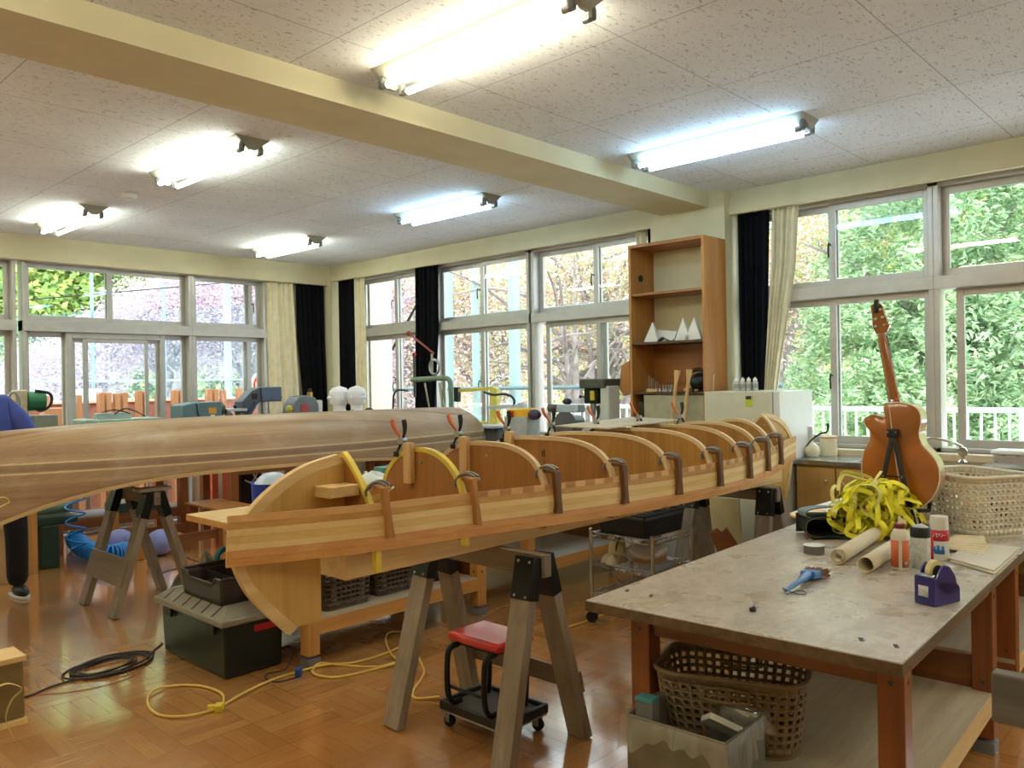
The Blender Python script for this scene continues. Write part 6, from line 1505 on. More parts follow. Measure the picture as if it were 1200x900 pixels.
MB().box(a.x-.03, b.x+.03, Yk-.03, Yk+.2, .751, .79).box(a.x+.2, a.x+.34, Yk, Yk+.15, 1.13, 1.16).build('base_plate', DGR, o, bevel=.004)
MB().cyl((b.x, Yk+.05, 1.37), (b.x+.03, Yk+.05, 1.37), .02, n=12).build('tension_knob', BLACK, o)
MB().box(a.x+.13, a.x+.15, Yk-.012, Yk+.0, 1.36, 1.42).box(a.x+.165, a.x+.18, Yk-.012, Yk+.0, 1.36, 1.42).build('dark_plate', BLACK, o)
m = MB().box(a.x+.14, a.x+.27, Yk+.25, Yk+.35, .751, 1.3); tag(m.build('white_canister', WHITE, bevel=.02), 'white canister seen through the band saw arm', 'canister')
# grinder
Yk = 7.7; c = mpt(361, 476, Yk)
o = thing('bench_grinder', (c.x, Yk, .75), 'grey bench machine with a red label and yellow knob before the black curtain', 'grinder')
MB().prism([(-.17, .751), (-.19, 1.2), (-.17, 1.3), (-.1, 1.375), (.02, 1.385), (.1, 1.36), (.14, 1.28), (.14, .751)], lambda p_, q_, t: (c.x+p_, Yk+.22*t, q_)).build('wheel_housing', P('mid grey machine paint', (98, 102, 106), .45), o, bevel=.012)
MB().box(c.x+.12, c.x+.2, Yk+.02, Yk+.22, .751, 1.33).build('pale_side_cover', LGR, o, bevel=.01)
MB().ball((c.x-.2, Yk+.05, 1.24), (.035, .05, .045), 14, 8).build('yellow_knob', P('olive yellow knob', (178, 168, 52), .4), o)
MB().box(c.x-.09, c.x+.0, Yk-.008, Yk+.0, 1.21, 1.29).build('red_label', P('red maker plate', (176, 60, 66), .5), o)
MB().cyl((c.x+.09, Yk+.1, 1.36), (c.x+.09, Yk+.1, 1.42), .03, n=14).build('brass_oiler', P('brass oiler', (196, 160, 70), .3, .8), o)
MB().cyl((c.x+.09, Yk+.1, 1.42), (c.x+.09, Yk+.1, 1.46), .02, n=14).build('black_cap', BLACK, o)
# mannequin heads
FOAM = P('white foam', (226, 226, 230), .75, spec=.2, var=.01)
def mannequin(c, rz, lab):
    o = thing('mannequin_head', c, lab, 'mannequin head', 'foam mannequin heads'); T = frame_at(c, rz)
    def fn(u, v):
        a = u*2*PI; z = .30*v; t = v
        r_ = interp(t, [(0, .075), (.06, .072), (.2, .052), (.34, .055), (.42, .075), (.6, .088), (.8, .085), (.92, .06), (1, .0)])
        fx, fy = math.cos(a), math.sin(a); d = r_*(1+.18*max(0, -fy) if .35 < t < .95 else 1)
        y = fy*r_*1.18; x = fx*r_*.92
        if fy < 0 and .36 < t < .95:                       # face on the -y side
            f = max(0, -fy)**3
            nose = math.exp(-((t-.58)/.035)**2)*math.exp(-(fx/.16)**2)*.022+math.exp(-((t-.63)/.05)**2)*math.exp(-(fx/.12)**2)*.012
            eye = -math.exp(-((t-.66)/.03)**2)*math.exp(-((abs(fx)-.36)/.14)**2)*.008
            lip = math.exp(-((t-.49)/.018)**2)*math.exp(-(fx/.22)**2)*.006
            chin = math.exp(-((t-.42)/.03)**2)*math.exp(-(fx/.3)**2)*.012
            brow = math.exp(-((t-.72)/.03)**2)*.004
            y -= nose+eye+lip+chin+brow
        return T @ Vector((x, y, z))
    o.scale = (1.0, 1.0, 1.0)
    MB().grid(fn, 48, 60, cu=True).build('head_form', FOAM, o, smooth=80)
    for sx in (-1, 1): MB().ball(T @ Vector((sx*.083, .01, .175)), (.008, .018, .03), 10, 8).build('ear', FOAM, o)
    o.scale = (1.15, 1.15, 1.15); return o
p1 = mpt(398, 480, 7.9); p2 = mpt(418, 480, 7.75)
p1 = Vector((p1.x, 7.9, 1.14)); p2 = Vector((p2.x, 7.75, 1.14))
m = MB().box(5.22, 5.82, 7.7, 8.2, .751, 1.139); tag(m.build('wooden_crate', W_PLY, bevel=.004), 'plywood crate on the corner table raising the mannequin heads', 'crate')
mannequin(p1, math.radians(-110), 'left white foam mannequin head, face turned to the right')
mannequin(p2, math.radians(20), 'right white foam mannequin head, face turned towards the room')
for i, x in enumerate((427, 442)):
    q_ = mpt(x, 484, 7.6); m = MB().tube(spline([(q_.x-.07, 7.75, 1.14), (q_.x-.05, 7.75, 1.19), (q_.x, 7.75, 1.205), (q_.x+.05, 7.75, 1.185), (q_.x+.08, 7.75, 1.14)], 5), .018, 8)
    tag(m.build('ear_muffs', P('brown-black padding', (62, 46, 40), .7)), ['smaller dark padded band beside the right mannequin head', 'wider dark padded band further right of the mannequin heads'][i], 'ear muffs')
# sage green saw table
Yk = 8.1; a = mpt(100, 494, Yk); b = mpt(194, 488, Yk)
o = thing('table_saw', ((a.x+b.x)/2, Yk+.2, .75), 'sage green machine bed with cables on top by the terrace door', 'machine')
MB().box(a.x, a.x+.13, Yk, Yk+.35, .751, 1.21).build('end_housing', SG, o, bevel=.015)
MB().box(a.x+.1, b.x, Yk+.02, Yk+.4, 1.14, 1.2).build('bed_plate', SG, o, bevel=.006)
MB().box(a.x+.16, a.x+.34, Yk-.02, Yk+.1, 1.12, 1.18).build('green_edge', P('grass green edge', (110, 150, 92), .5), o, bevel=.004)
MB().box(a.x+.16, a.x+.5, Yk+.2, Yk+.26, 1.2, 1.26).build('fence_rail', P('pale steel rail', (168, 186, 180), .4, .3), o, bevel=.004)
MB().box(a.x+.15, b.x-.1, Yk+.05, Yk+.35, .751, 1.14).build('base_cabinet', SG, o, bevel=.006)
MB().tube(spline([(a.x+.3, Yk+.1, 1.25), (a.x+.4, Yk+.1, 1.30), (a.x+.5, Yk+.1, 1.27), (a.x+.55, Yk+.0, 1.22)], 5), .007, 6).tube(spline([(a.x+.2, Yk+.15, 1.27), (a.x+.32, Yk+.12, 1.29), (a.x+.45, Yk+.1, 1.25)], 5), .006, 6).build('cable', BLACK, o)
# green drill machine at far left
Yk = 8.0; c = mpt(36, 470, Yk)
o = thing('drilling_machine', (c.x, Yk, .75), 'pale machine column with a dark green motor beside the person in blue', 'machine')
MB().box(c.x-.12, c.x-.02, Yk, Yk+.12, .751, 1.50).build('column', P('pale beige casting', (196, 184, 152), .5), o, bevel=.012)
MB().cyl((c.x-.02, Yk+.05, 1.40), (c.x+.12, Yk+.05, 1.395), .085, n=20).build('green_motor', P('dark green motor', (34, 112, 74), .4), o)
MB().tube(spline([(c.x+.04, Yk+.02, 1.49), (c.x+.14, Yk+.0, 1.47), (c.x+.17, Yk, 1.42), (c.x+.15, Yk, 1.35), (c.x+.08, Yk, 1.31), (c.x+.04, Yk, 1.33)], 5), .012, 6).build('black_cable', BLACK, o)
MB().tube([(c.x-.14+.05*math.cos(k*PI/8), Yk-.02, 1.38+.1*math.sin(k*PI/8)) for k in range(16)], .012, 8, closed=True).build('hand_wheel', METAL, o)
MB().box(c.x+.02, c.x+.22, Yk, Yk+.25, .751, 1.27).build('grey_case', P('grey-green case', (128, 134, 122), .5), o, bevel=.006)
m = MB()
for z0, x0_, x1_, y0_, lab, mt, h in ((.3, 3.05, 3.55, 8.15, 'long dark green box with a white top on the lower shelf by the terrace door', DGN, .08),):
    o = thing('tool_case', ((x0_+x1_)/2, y0_, .3), lab, 'case'); MB().box(x0_, x1_, y0_, y0_+.25, .301, .301+h).build('case_body', mt, o, bevel=.004); MB().box(x0_+.0, x1_, y0_, y0_+.25, .302+h, .312+h).build('white_top', WHITE, o)
tag(MB().box(1.62, 2.25, 7.9, 8.5, .201, .42).build('compressor', DGN, bevel=.01), 'dark green machine body on the lower shelf at far left', 'machine')
o = thing('bench_machine', (2.35, 7.3, 0), 'dark green cast machine foot under the finished hull, left of the sawhorse', 'machine')
p = at(62, 600, 'Y', 7.5)
MB().box(p.x-.35, p.x+.2, 7.5, 7.75, .36, .42).box(p.x-.1, p.x+.05, 7.5, 7.7, .0, .36).build('cast_base', DGN, o, bevel=.012)
MB().cyl((p.x-.2, 7.52, .5), (p.x+.15, 7.52, .5), .05, n=14).box(p.x-.25, p.x-.15, 7.5, 7.7, .42, .6).build('vice_body', P('mid green casting', (92, 120, 102), .5), o, bevel=.01)
# orange and black goods beyond the leg under the hull
for i, (x0_, x1_, mt, lab) in enumerate(((249, 256, P('orange crate', (206, 92, 58), .5), 'orange crate sliver left of the brown leg under the finished hull'), (268, 274, P('orange crate', (206, 92, 58), .5), 'orange crate sliver right of the brown leg under the finished hull'), (275, 284, BLACK, 'tall black box right of the orange crate under the finished hull'))):
    a = at(x0_, 570, 'Y', 8.55); b = at(x1_, 570, 'Y', 8.55); tag(MB().box(a.x, b.x, 8.55, 8.7, 0, .72).build(['crate', 'crate', 'black_box'][i], mt, bevel=.004), lab, ['crate', 'crate', 'box'][i])
a = at(300, 560, 'Y', 8.3); o = thing('cabinet', (a.x, 8.3, 0), 'dark cabinet with looped white cord seen left of the blue tub', 'cabinet')
MB().box(a.x-.12, a.x+.14, 8.42, 8.6, 0, .74).build('cabinet_body', BLACK, o, bevel=.004)
MB().tube(spline([(a.x-.08, 8.4, .45), (a.x, 8.4, .42), (a.x+.07, 8.4, .52), (a.x+.06, 8.4, .68), (a.x+.02, 8.4, .68), (a.x+.03, 8.4, .5), (a.x+.08, 8.4, .44)], 6), .008, 6).build('white_cord', WHITE, o)
# ---- low wooden stand with planks on it
o = thing('wooden_stand', (3.3, 7.25, 0), 'low brown wooden stand with stretchers on the floor beyond the sawhorse', 'stand')
l1 = at(166, 656, 'Z', 0); l2 = at(262, 639, 'Z', 0)
for q_, h in ((l1, .5), (l2, .33)):
    for dy in (0, .6): MB().box(q_.x-.045, q_.x+.045, q_.y+dy, q_.y+dy+.07, 0, h).build('leg', W_CAB if q_ is l1 else W_DARKZ, o, bevel=.003)
MB().beam((l1.x, l1.y+.03, .12), (l2.x, l2.y+.03, .12), .03, .08).build('stretcher', W_DARKX, o); MB().beam((l1.x, l1.y+.63, .12), (l2.x, l2.y+.63, .12), .03, .08).build('stretcher', W_DARKX, o)
MB().box((l1.x+l2.x)/2, (l1.x+l2.x)/2+.07, l1.y+.045, l1.y+.61, .08, .14).build('cross_rail', W_CABY, o)
MB().box(l2.x-.06, l2.x+.3, l2.y-.02, l2.y+.68, .33, .35).build('top_panel', W_CABY, o)
# lavender balls
for x, y, r_, lab in ((143, 638, .125, 'lavender rubber ball on the floor seen between the sawhorse legs'), (190, 637, .115, 'bluish ball on the floor right of the sawhorse, by the low stand')):
    D_ = at(x, y+r_*953/7.4, 'Z', 0); m = MB().ball((D_.x, D_.y+.05, r_), r_, 28, 18); tag(m.build('rubber_ball', P('lavender rubber', (134, 142, 206), .4, var=.03)), lab, 'ball')
# blue coiled air hose
HB = P('bright blue air hose', (20, 136, 226), .3, coat=.3, var=.03)
o = thing('air_hose', at(120, 640, 'Z', 0), 'bright blue coiled air hose hanging from a table leg onto the floor', 'hose')
p0 = at(88, 590, 'Y', 7.4); pts = []
for i in range(60):
    t = i/59; a = t*4.3*2*PI; pts.append((p0.x+.075*math.cos(a), p0.y+.06*math.sin(a), p0.z+.16-.55*t))
MB().tube(spline(pts, 2), .008, 6).build('hanging_coil', HB, o, smooth=80)
A = spline([at(88, 632, 'Z', .09), at(98, 642, 'Z', .09), at(112, 648, 'Z', .09), at(130, 650, 'Z', .09), at(146, 646, 'Z', .09)], 20); pts = []
N = 34*14
for i in range(N):
    t = i/(N-1); k = t*(len(A)-1); j = min(int(k), len(A)-2); c = A[j].lerp(A[j+1], k-j); d = (A[j+1]-A[j]).normalized(); s_ = d.cross(Vector((0, 0, 1))).normalized()
    a = t*34*2*PI; pts.append(Vector((c.x, c.y, .09))+(s_*math.cos(a)+Vector((0, 0, 1))*math.sin(a))*.078)
MB().tube(pts, .0085, 6).build('floor_coil', HB, o, smooth=80)
# low wooden boxes at the left edge
for (x0_, x1_, yy, lab) in ((-30, 11, 684, 'nearer light wooden box table cut by the left edge, under the person'), (31, 45, 672, 'light wooden post of a low bench right of the person')):
    a = at(x0_, yy, 'Z', 0); b = at(x1_, yy, 'Z', 0); Yq = b.y
    if x0_ < 0:
        a = at(x0_, yy, 'Y', Yq); o = thing('wooden_bench', (b.x-.3, Yq+.2, 0), lab, 'bench')
        MB().box(b.x-.62, b.x+.02, Yq-.02, Yq+.3, .43, .47).build('bench_top', W_PINE, o, bevel=.003)
        for xx in (b.x-.1, b.x-.6): MB().box(xx, xx+.1, Yq, Yq+.26, 0, .43).build('leg', W_PINEZ, o, bevel=.003)
        MB().box(b.x-.5, b.x-.1, Yq+.1, Yq+.14, .05, .12).build('rail', W_DARKX, o)
    else:
        o = thing('wooden_bench', (b.x-.1, Yq+.4, 0), lab, 'bench')
        MB().box(b.x-.09, b.x+.0, Yq, Yq+.08, 0, .53).build('leg', W_HONZ, o, bevel=.003); MB().box(b.x-.09, b.x+.0, Yq+.45, Yq+.53, 0, .53).build('leg', W_HONZ, o, bevel=.003)
        MB().box(b.x-.30, b.x+.02, Yq-.02, Yq+.55, .53, .56).build('bench_top', PAPER, o, bevel=.003); MB().box(b.x-.28, b.x-.2, Yq, Yq+.08, 0, .53).build('leg', W_HONZ, o, bevel=.003)
# ============================================================ the person behind the hull
px_, pyy = 1.69, 6.66
o = thing('person', (px_, pyy, 0), 'person in blue jacket and black trousers behind the hull, at the left edge', 'person')
def skin(name, V, E, mat, parent, sub=2):
    me = bpy.data.meshes.new(name); me.from_pydata([v[0] for v in V], E, []); me.materials.append(mat)
    ob = bpy.data.objects.new(name, me); COL.objects.link(ob)
    sk = ob.modifiers.new('skin', 'SKIN'); sk.use_smooth_shade = True
    if not me.skin_vertices: me.attributes.new('skin', 'FLOAT', 'POINT') if False else None
    lay = me.skin_vertices[0] if me.skin_vertices else None
    if lay is None:
        bm = bmesh.new(); bm.from_mesh(me); bm.verts.layers.skin.verify(); bm.to_mesh(me); bm.free(); lay = me.skin_vertices[0]
    for i, (co, r_) in enumerate(V):
        rr = r_ if isinstance(r_, tuple) else (r_, r_); lay.data[i].radius = rr; lay.data[i].use_root = (i == 0)
    s_ = ob.modifiers.new('sub', 'SUBSURF'); s_.levels = sub; s_.render_levels = sub
    adopt(ob, parent); return ob
import bmesh
SKIN_ = P('skin', (206, 158, 126), .5, spec=.4, var=.03); JK = P('blue work jacket', (62, 78, 158), .75, var=.06, bump=.15, bs=14); TR = P('black trousers', (26, 24, 30), .85, var=.1, bump=.1, bs=12); HAIR = P('black hair', (26, 22, 22), .5)
def pp(x, y, z): return (px_+x, pyy+y, z)
# left leg (+x), right leg (-x); leaning over to the left, away from the view
body = [(pp(-.02, .02, .93), (.13, .1)), (pp(-.04, .0, 1.1), (.12, .09)), (pp(-.1, -.04, 1.3), (.15, .1)), (pp(-.16, -.07, 1.43), (.07, .065)), (pp(-.21, -.10, 1.52), .05), (pp(-.26, -.13, 1.60), (.075, .085)), (pp(-.29, -.15, 1.70), (.075, .09)),
 (pp(.04, -.05, 1.40), .055), (pp(.16, -.07, 1.17), .042), (pp(.14, -.14, .95), .032), (pp(.14, -.16, .88), .03), (pp(-.3, -.06, 1.38), .055), (pp(-.42, -.1, 1.15), .042), (pp(-.42, -.16, .95), .032), (pp(-.42, -.18, .88), .03),
 (pp(.09, .02, .86), .085), (pp(.12, .0, .48), .055), (pp(.13, .05, .1), .04), (pp(-.12, .02, .86), .085), (pp(-.15, .0, .48), .055), (pp(-.16, .05, .1), .04)]
skin('body', body, [(0, 1), (1, 2), (2, 3), (3, 4), (4, 5), (5, 6), (2, 7), (7, 8), (8, 9), (9, 10), (2, 11), (11, 12), (12, 13), (13, 14), (0, 15), (15, 16), (16, 17), (0, 18), (18, 19), (19, 20)], SKIN_, o)
for hx in (.14, -.42):
    b0 = Vector(pp(hx, -.17, .87))
    for k, (dx, L_) in enumerate(((-.03, .065), (-.01, .078), (.01, .074), (.03, .06))):
        MB().tube([b0+Vector((dx*.7, 0, -.02)), b0+Vector((dx, -.005, -.06)), b0+Vector((dx*1.1, -.012, -.06-L_*.5)), b0+Vector((dx*1.15, .004, -.06-L_))], [.01, .0095, .009, .007], 8).build('finger', SKIN_, o)
    MB().tube([b0+Vector((.03, -.01, -.01)), b0+Vector((.045, -.025, -.04)), b0+Vector((.045, -.03, -.075))], [.012, .011, .008], 8).build('thumb', SKIN_, o)
    MB().ball(b0+Vector((0, -.002, -.035)), (.042, .018, .045), 14, 8).build('palm', SKIN_, o)
hc = Vector(pp(-.28, -.145, 1.665))
MB().ball(hc+Vector((0, .02, .035)), (.098, .11, .11), 20, 12).build('hair', HAIR, o)
MB().cyl(hc+Vector((0, -.09, -.0)), hc+Vector((0, -.115, -.02)), .014, .01, n=10).build('nose', SKIN_, o)
for sx in (-1, 1): MB().ball(hc+Vector((sx*.032, -.088, .02)), .011, 10, 6).build('eye', BLACK, o); MB().ball(hc+Vector((sx*.085, .0, .0)), (.01, .02, .03), 10, 6).build('ear', SKIN_, o)
MB().tube([hc+Vector((-.022, -.088, -.045)), hc+Vector((0, -.094, -.047)), hc+Vector((.022, -.088, -.045))], .005, 6).build('mouth', P('lips', (170, 96, 86), .5), o)
jk = [(pp(-.03, .02, .98), (.18, .13)), (pp(-.03, .0, 1.14), (.18, .13)), (pp(-.07, -.04, 1.3), (.2, .13)), (pp(-.155, -.07, 1.43), (.085, .08)), (pp(.045, -.05, 1.40), (.085, .08)), (pp(.17, -.08, 1.22), (.09, .085)), (pp(.165, -.11, 1.08), (.075, .07)), (pp(.145, -.14, .94), (.055, .055)), (pp(-.3, -.06, 1.38), .085), (pp(-.42, -.12, 1.17), .068), (pp(-.42, -.15, .95), .05)]
skin('jacket', jk, [(0, 1), (1, 2), (2, 3), (2, 4), (4, 5), (5, 6), (6, 7), (2, 8), (8, 9), (9, 10)], JK, o)
tr = [(pp(-.02, .02, .96), (.155, .11)), (pp(.09, .02, .84), .105), (pp(.12, .0, .48), .08), (pp(.135, .05, .06), .075), (pp(-.12, .02, .84), .105), (pp(-.15, .0, .48), .08), (pp(-.16, .05, .06), .072)]
skin('trousers', tr, [(0, 1), (1, 2), (2, 3), (0, 4), (4, 5), (5, 6)], TR, o)
for sx in (.135, -.16):
    MB().prism([(-.045, .09), (-.05, 0), (-.045, -.1), (-.02, -.16), (.02, -.165), (.045, -.11), (.048, 0), (.04, .09)], lambda a, b, t: pp(sx+a, .03+b, .02*t)).build('shoe_sole', WHITE, o, bevel=.004)
    MB().ball(pp(sx, -.01, .045), (.046, .125, .045), 18, 10).build('shoe', BLACK, o)
# ============================================================ outdoors
GROUND = P('pale school yard ground', (150, 140, 130), .9, var=.06, vs=2)
SOIL = P('leafy slope soil', (120, 118, 88), .95, var=.25, vs=3)
struct(MB().box(-16, 6.35, 9.25, 17, -.4, -.25).build('terrace_floor', GROUND))
struct(MB().box(6.45, 12, -14, 17, -1.2, -1.0).build('yard_ground', GROUND))
def leaf_mat(name, stops, trans=.25, rough=.6):
    t = NT(name); g = t.new('ShaderNodeNewGeometry')
    n = t.noise(t.co(), .55, 3)
    f = t.math('ADD', t.math('MULTIPLY', g.outputs['Random Per Island'], .62), t.math('MULTIPLY', n, .38))
    col = t.ramp(f, [(p, lin(c)) for p, c in stops]); t.L.new(col, t.b.inputs['Base Color'])
    t.b.inputs['Roughness'].default_value = rough; t.b.inputs['Specular IOR Level'].default_value = .3
    tr = t.new('ShaderNodeBsdfTranslucent'); t.L.new(col, tr.inputs[0]); mx = t.new('ShaderNodeMixShader'); mx.inputs[0].default_value = trans
    t.L.new(t.b.outputs[0], mx.inputs[1]); t.L.new(tr.outputs[0], mx.inputs[2]); t.L.new(mx.outputs[0], t.out.inputs[0])
    return t.mat
L_CHERRY = leaf_mat('cherry blossom', [(.15, (190, 164, 176)), (.4, (218, 196, 206)), (.75, (234, 220, 226)), (.9, (206, 176, 184))], .3)
L_CHERRY2 = leaf_mat('fading cherry with copper leaves', [(.2, (210, 150, 112)), (.3, (234, 196, 176)), (.4, (244, 232, 236)), (.58, (238, 224, 228)), (.68, (176, 196, 122)), (.8, (204, 206, 140)), (.92, (218, 160, 116))], .3)
L_CAMPH = leaf_mat('evergreen foliage', [(.15, (118, 150, 118)), (.4, (158, 190, 146)), (.65, (198, 220, 172)), (.9, (232, 242, 206))], .25, .45)
L_HILL = leaf_mat('hill foliage', [(.15, (104, 136, 84)), (.4, (146, 174, 94)), (.65, (184, 202, 112)), (.9, (222, 218, 136))], .25)
L_YEL = leaf_mat('young yellow-green foliage', [(.15, (140, 156, 76)), (.5, (190, 196, 108)), (.8, (222, 206, 132)), (.95, (214, 160, 110))], .3)
BARK = P('grey bark', (150, 138, 132), .9, var=.2, vs=6, bump=.5, bs=20)
def crown(blobs, n, size, seed, shell=.55, droop=0, asp=.55, tuft=0):
    "leaf blades scattered through ellipsoids (x,y,z,rx,ry,rz)"
    rg = random.Random(seed); vs = []; fs = []
    vol = [b[3]*b[4]*b[5] for b in blobs]; tot = sum(v**.67 for v in vol)
    for b, v in zip(blobs, vol):
        cl = []
        if tuft:
            for _ in range(int(v**.67*tuft)):
                q_ = Vector((rg.gauss(0, 1), rg.gauss(0, 1), rg.gauss(0, 1))).normalized()*(.6+.4*rg.random()); cl.append((b[0]+q_.x*b[3], b[1]+q_.y*b[4], b[2]+q_.z*b[5]))
        for _ in range(int(n*v**.67/tot)):
            while True:
                x, y, z = rg.uniform(-1, 1), rg.uniform(-1, 1), rg.uniform(-1, 1); d = x*x+y*y+z*z
                if 1e-3 < d < 1: break
            k = (shell+(1-shell)*rg.random())/math.sqrt(d); k *= 1+.16*math.sin(x*k*5+b[0])*math.sin(y*k*5)*math.sin(z*k*6+1)
            p = Vector((b[0]+x*k*b[3], b[1]+y*k*b[4], b[2]+z*k*b[5]))
            if cl:
                c_ = rg.choice(cl); q_ = Vector((rg.gauss(0, 1), rg.gauss(0, 1), rg.gauss(0, .8))).normalized()*(.16+.1*rg.random()); p = Vector(c_)+q_
            s = size*rg.uniform(.6, 1.3)
            a = Vector((rg.gauss(0, 1), rg.gauss(0, 1), rg.gauss(0, .6)-droop)).normalized(); c = a.cross(Vector((rg.gauss(0, 1), rg.gauss(0, 1), rg.gauss(0, 1)))).normalized()*s*asp; a = a*s
            q = len(vs); m_ = c.cross(a).normalized()*s*.12
            vs += [p-a*.5, p+c*.5+m_, p+a*.5, p-c*.5+m_]; fs.append((q, q+1, q+2, q+3))
    m = MB(); m.v = [tuple(v) for v in vs]; m.f = fs; m.m = [0]*len(fs); m.uv = [None]*len(fs); return m
def branches(base, tips, r, seed, fork=3):
    rg = random.Random(seed); m = MB(); base = Vector(base); h = max(t[2] for t in tips)-base.z
    top = Vector((sum(t[0] for t in tips)/len(tips), sum(t[1] for t in tips)/len(tips), base.z+h*.32)); top = base.lerp(top, .5)+Vector((0, 0, 0)); top.z = base.z+h*.3
    m.tube(spline([base-Vector((0, 0, .3)), base.lerp(top, .5)+Vector((rg.uniform(-.1, .1), rg.uniform(-.1, .1), 0)), top], 4), [r*1.3]*4+[r]*5, 10)
    for t in tips:
        t = Vector(t); a = base.lerp(top, rg.uniform(.7, 1)); mid = a.lerp(t, .5)+Vector((rg.uniform(-.3, .3), rg.uniform(-.3, .3), rg.uniform(0, .3)))*h*.15
        P_ = spline([a, a.lerp(mid, .5)+Vector((rg.uniform(-.1, .1), rg.uniform(-.1, .1), 0)), mid, t], 4); n = len(P_)
        m.tube(P_, [r*.62*(1-i/n)+.012 for i in range(n)], 7)
        for k in range(fork):
            s_ = P_[int(n*rg.uniform(.35, .85))]; L = h*rg.uniform(.15, .3); e = s_+Vector((rg.uniform(-1, 1), rg.uniform(-1, 1), rg.uniform(-.1, .9)))*L
            m.tube(spline([s_, s_.lerp(e, .5)+Vector((0, 0, L*.12)), e], 3), [r*.22*(1-.12*i)+.005 for i in range(7)], 5)
    return m
def tree(name, base, blobs, n, size, leaf, r, label, seed, shell=.5, fork=3, cat='tree', droop=0, tips=None, asp=.55, tuft=0):
    o = thing(name, base, label, cat)
    tips = tips or [(b[0], b[1], b[2]+b[5]*.3) for b in blobs]
    branches(base, tips, r, seed, fork).build('trunk', BARK, o, smooth=60)
    tag(crown(blobs, n, size, seed, shell, droop, asp, tuft).build('crown', leaf, o, smooth=0), kind='stuff')
    return o
def W(x, y, d):  # point at horizontal camera depth d through pixel
    return EYE+(_f+(x-600)/F_PX*_r+(y-450)/F_PX*_d)*d
def bl(x, y, d, rx, rz, ry=None): p = W(x, y, d); return (p.x, p.y, p.z, rx, ry or rx, rz)
# big evergreen filling the right windows
p = W(1080, 520, 13.5)
def big(name, base, blobs, n, size, leaf, r, label, seed, **k): return tree(name, base, blobs, n, size, leaf, r, label, seed, **k)
big('evergreen_tree', (p.x, p.y, -1.0), [bl(1055, 330, 13, 1.4, 1.6), bl(1110, 290, 13.5, 2.0, 2.0), bl(1190, 290, 13, 2.0, 2.4), bl(1060, 420, 12.4, 1.6, 1.5), bl(1150, 410, 12, 1.7, 1.6), bl(1005, 430, 13, 1.05, 1.1), bl(1240, 420, 12, 1.8, 2), bl(1060, 500, 12, 1.8, 1.0), bl(1180, 510, 12, 1.8, 1.0), bl(985, 500, 13, 1.0, .8), bl(1270, 280, 13, 2, 2.4)], 95000, .12, L_CAMPH, .22, 'large glossy evergreen tree filling the right-hand windows behind the railing', 11, asp=.36, tuft=42)
p = W(905, 500, 16)
big('cherry_tree', (p.x, p.y, -1.0), [bl(915, 270, 15, 1.9, 1.6), bl(985, 240, 15.5, 1.8, 1.2), bl(905, 360, 15.5, 1.4, 1.4), bl(1060, 200, 17, 1.8, 1.0), bl(930, 430, 17, 1.6, 1.2), bl(860, 330, 16, 1.6, 1.8)], 30000, .075, L_CHERRY2, .2, 'blossoming cherry tree left of the evergreen, seen above the refrigerator', 12, shell=.3, fork=5)
p = W(905, 520, 20)
big('yellow_green_tree', (p.x, p.y, -1.0), [bl(905, 440, 19, 2.4, 1.6), bl(960, 470, 20, 2.4, 1.2), bl(850, 460, 19, 2, 1.6)], 12000, .18, L_YEL, .2, 'yellow-green shrubby tree low behind the refrigerator window', 13)
# trees beyond the left part of the window wall
for i, (x, d, pal, lab, tops) in enumerate((
    (700, 15, L_CHERRY2, 'cherry tree with copper leaves behind the sander, many grey trunks', [(700, 300, 1.9), (650, 320, 1.8), (735, 350, 1.7), (690, 400, 1.6), (760, 300, 1.8), (640, 420, 1.5)]),
    (575, 18, L_CHERRY2, 'pale cherry tree behind the middle window beyond the teal poles', [(600, 330, 2.2), (540, 330, 2.0), (575, 400, 2.0), (620, 440, 1.8), (530, 440, 1.8)]),
    (470, 20, L_CHERRY, 'white cherry tree seen left of the single black curtain', [(460, 360, 2.2), (500, 340, 2.2), (445, 430, 2.2), (490, 440, 2.2)]))):
    p = W(x, 500, d)
    big('cherry_tree', (p.x, p.y, -1.0), [bl(a, b, d+.4*j, r_, r_*.85) for j, (a, b, r_) in enumerate(tops)], 30000, .07 if d < 17 else .085, pal, .24, lab, 20+i, shell=.2, fork=6)
for i, (x, d) in enumerate(((668, 13), (690, 14.5), (712, 13.5))):
    p = W(x, 560, d); q = W(x+(-20, 10, 26)[i], 330, d+.5); tp_ = [W(x+(-50, -15, -8)[i], 290, d), W(x+(5, 40, 60)[i], 300, d+1), q]
    o = thing('bare_tree', (p.x, p.y, -1.0), ['left', 'middle', 'right'][i]+' of three slanting grey trunks behind the window left of the bookshelf', 'tree')
    branches((p.x, p.y, -1.0), [tuple(t) for t in tp_], .13, 40+i, 5).build('trunk', BARK, o, smooth=60)
# green background trees and slope beyond the window wall
for i, (x, y, d, r_) in enumerate(((480, 400, 30, 6), (600, 420, 32, 6.5), (720, 410, 30, 6), (840, 420, 30, 6), (960, 380, 30, 7), (1090, 400, 28, 7), (1230, 400, 28, 7))):
    p = W(x, 500, d); big('leafy_tree', (p.x, p.y, -1.0), [bl(x, y-60, d, r_, r_*.8), bl(x+30, y+40, d-1, r_, r_*.7)], 9000, .34, [L_YEL, L_HILL][i % 2], .35, ['yellow-green', 'green'][i % 2]+' leafy tree far behind the cherries, '+['first', 'second', 'third', 'fourth', 'fifth', 'sixth', 'seventh'][i]+' from the room corner', 60+i, shell=.3)
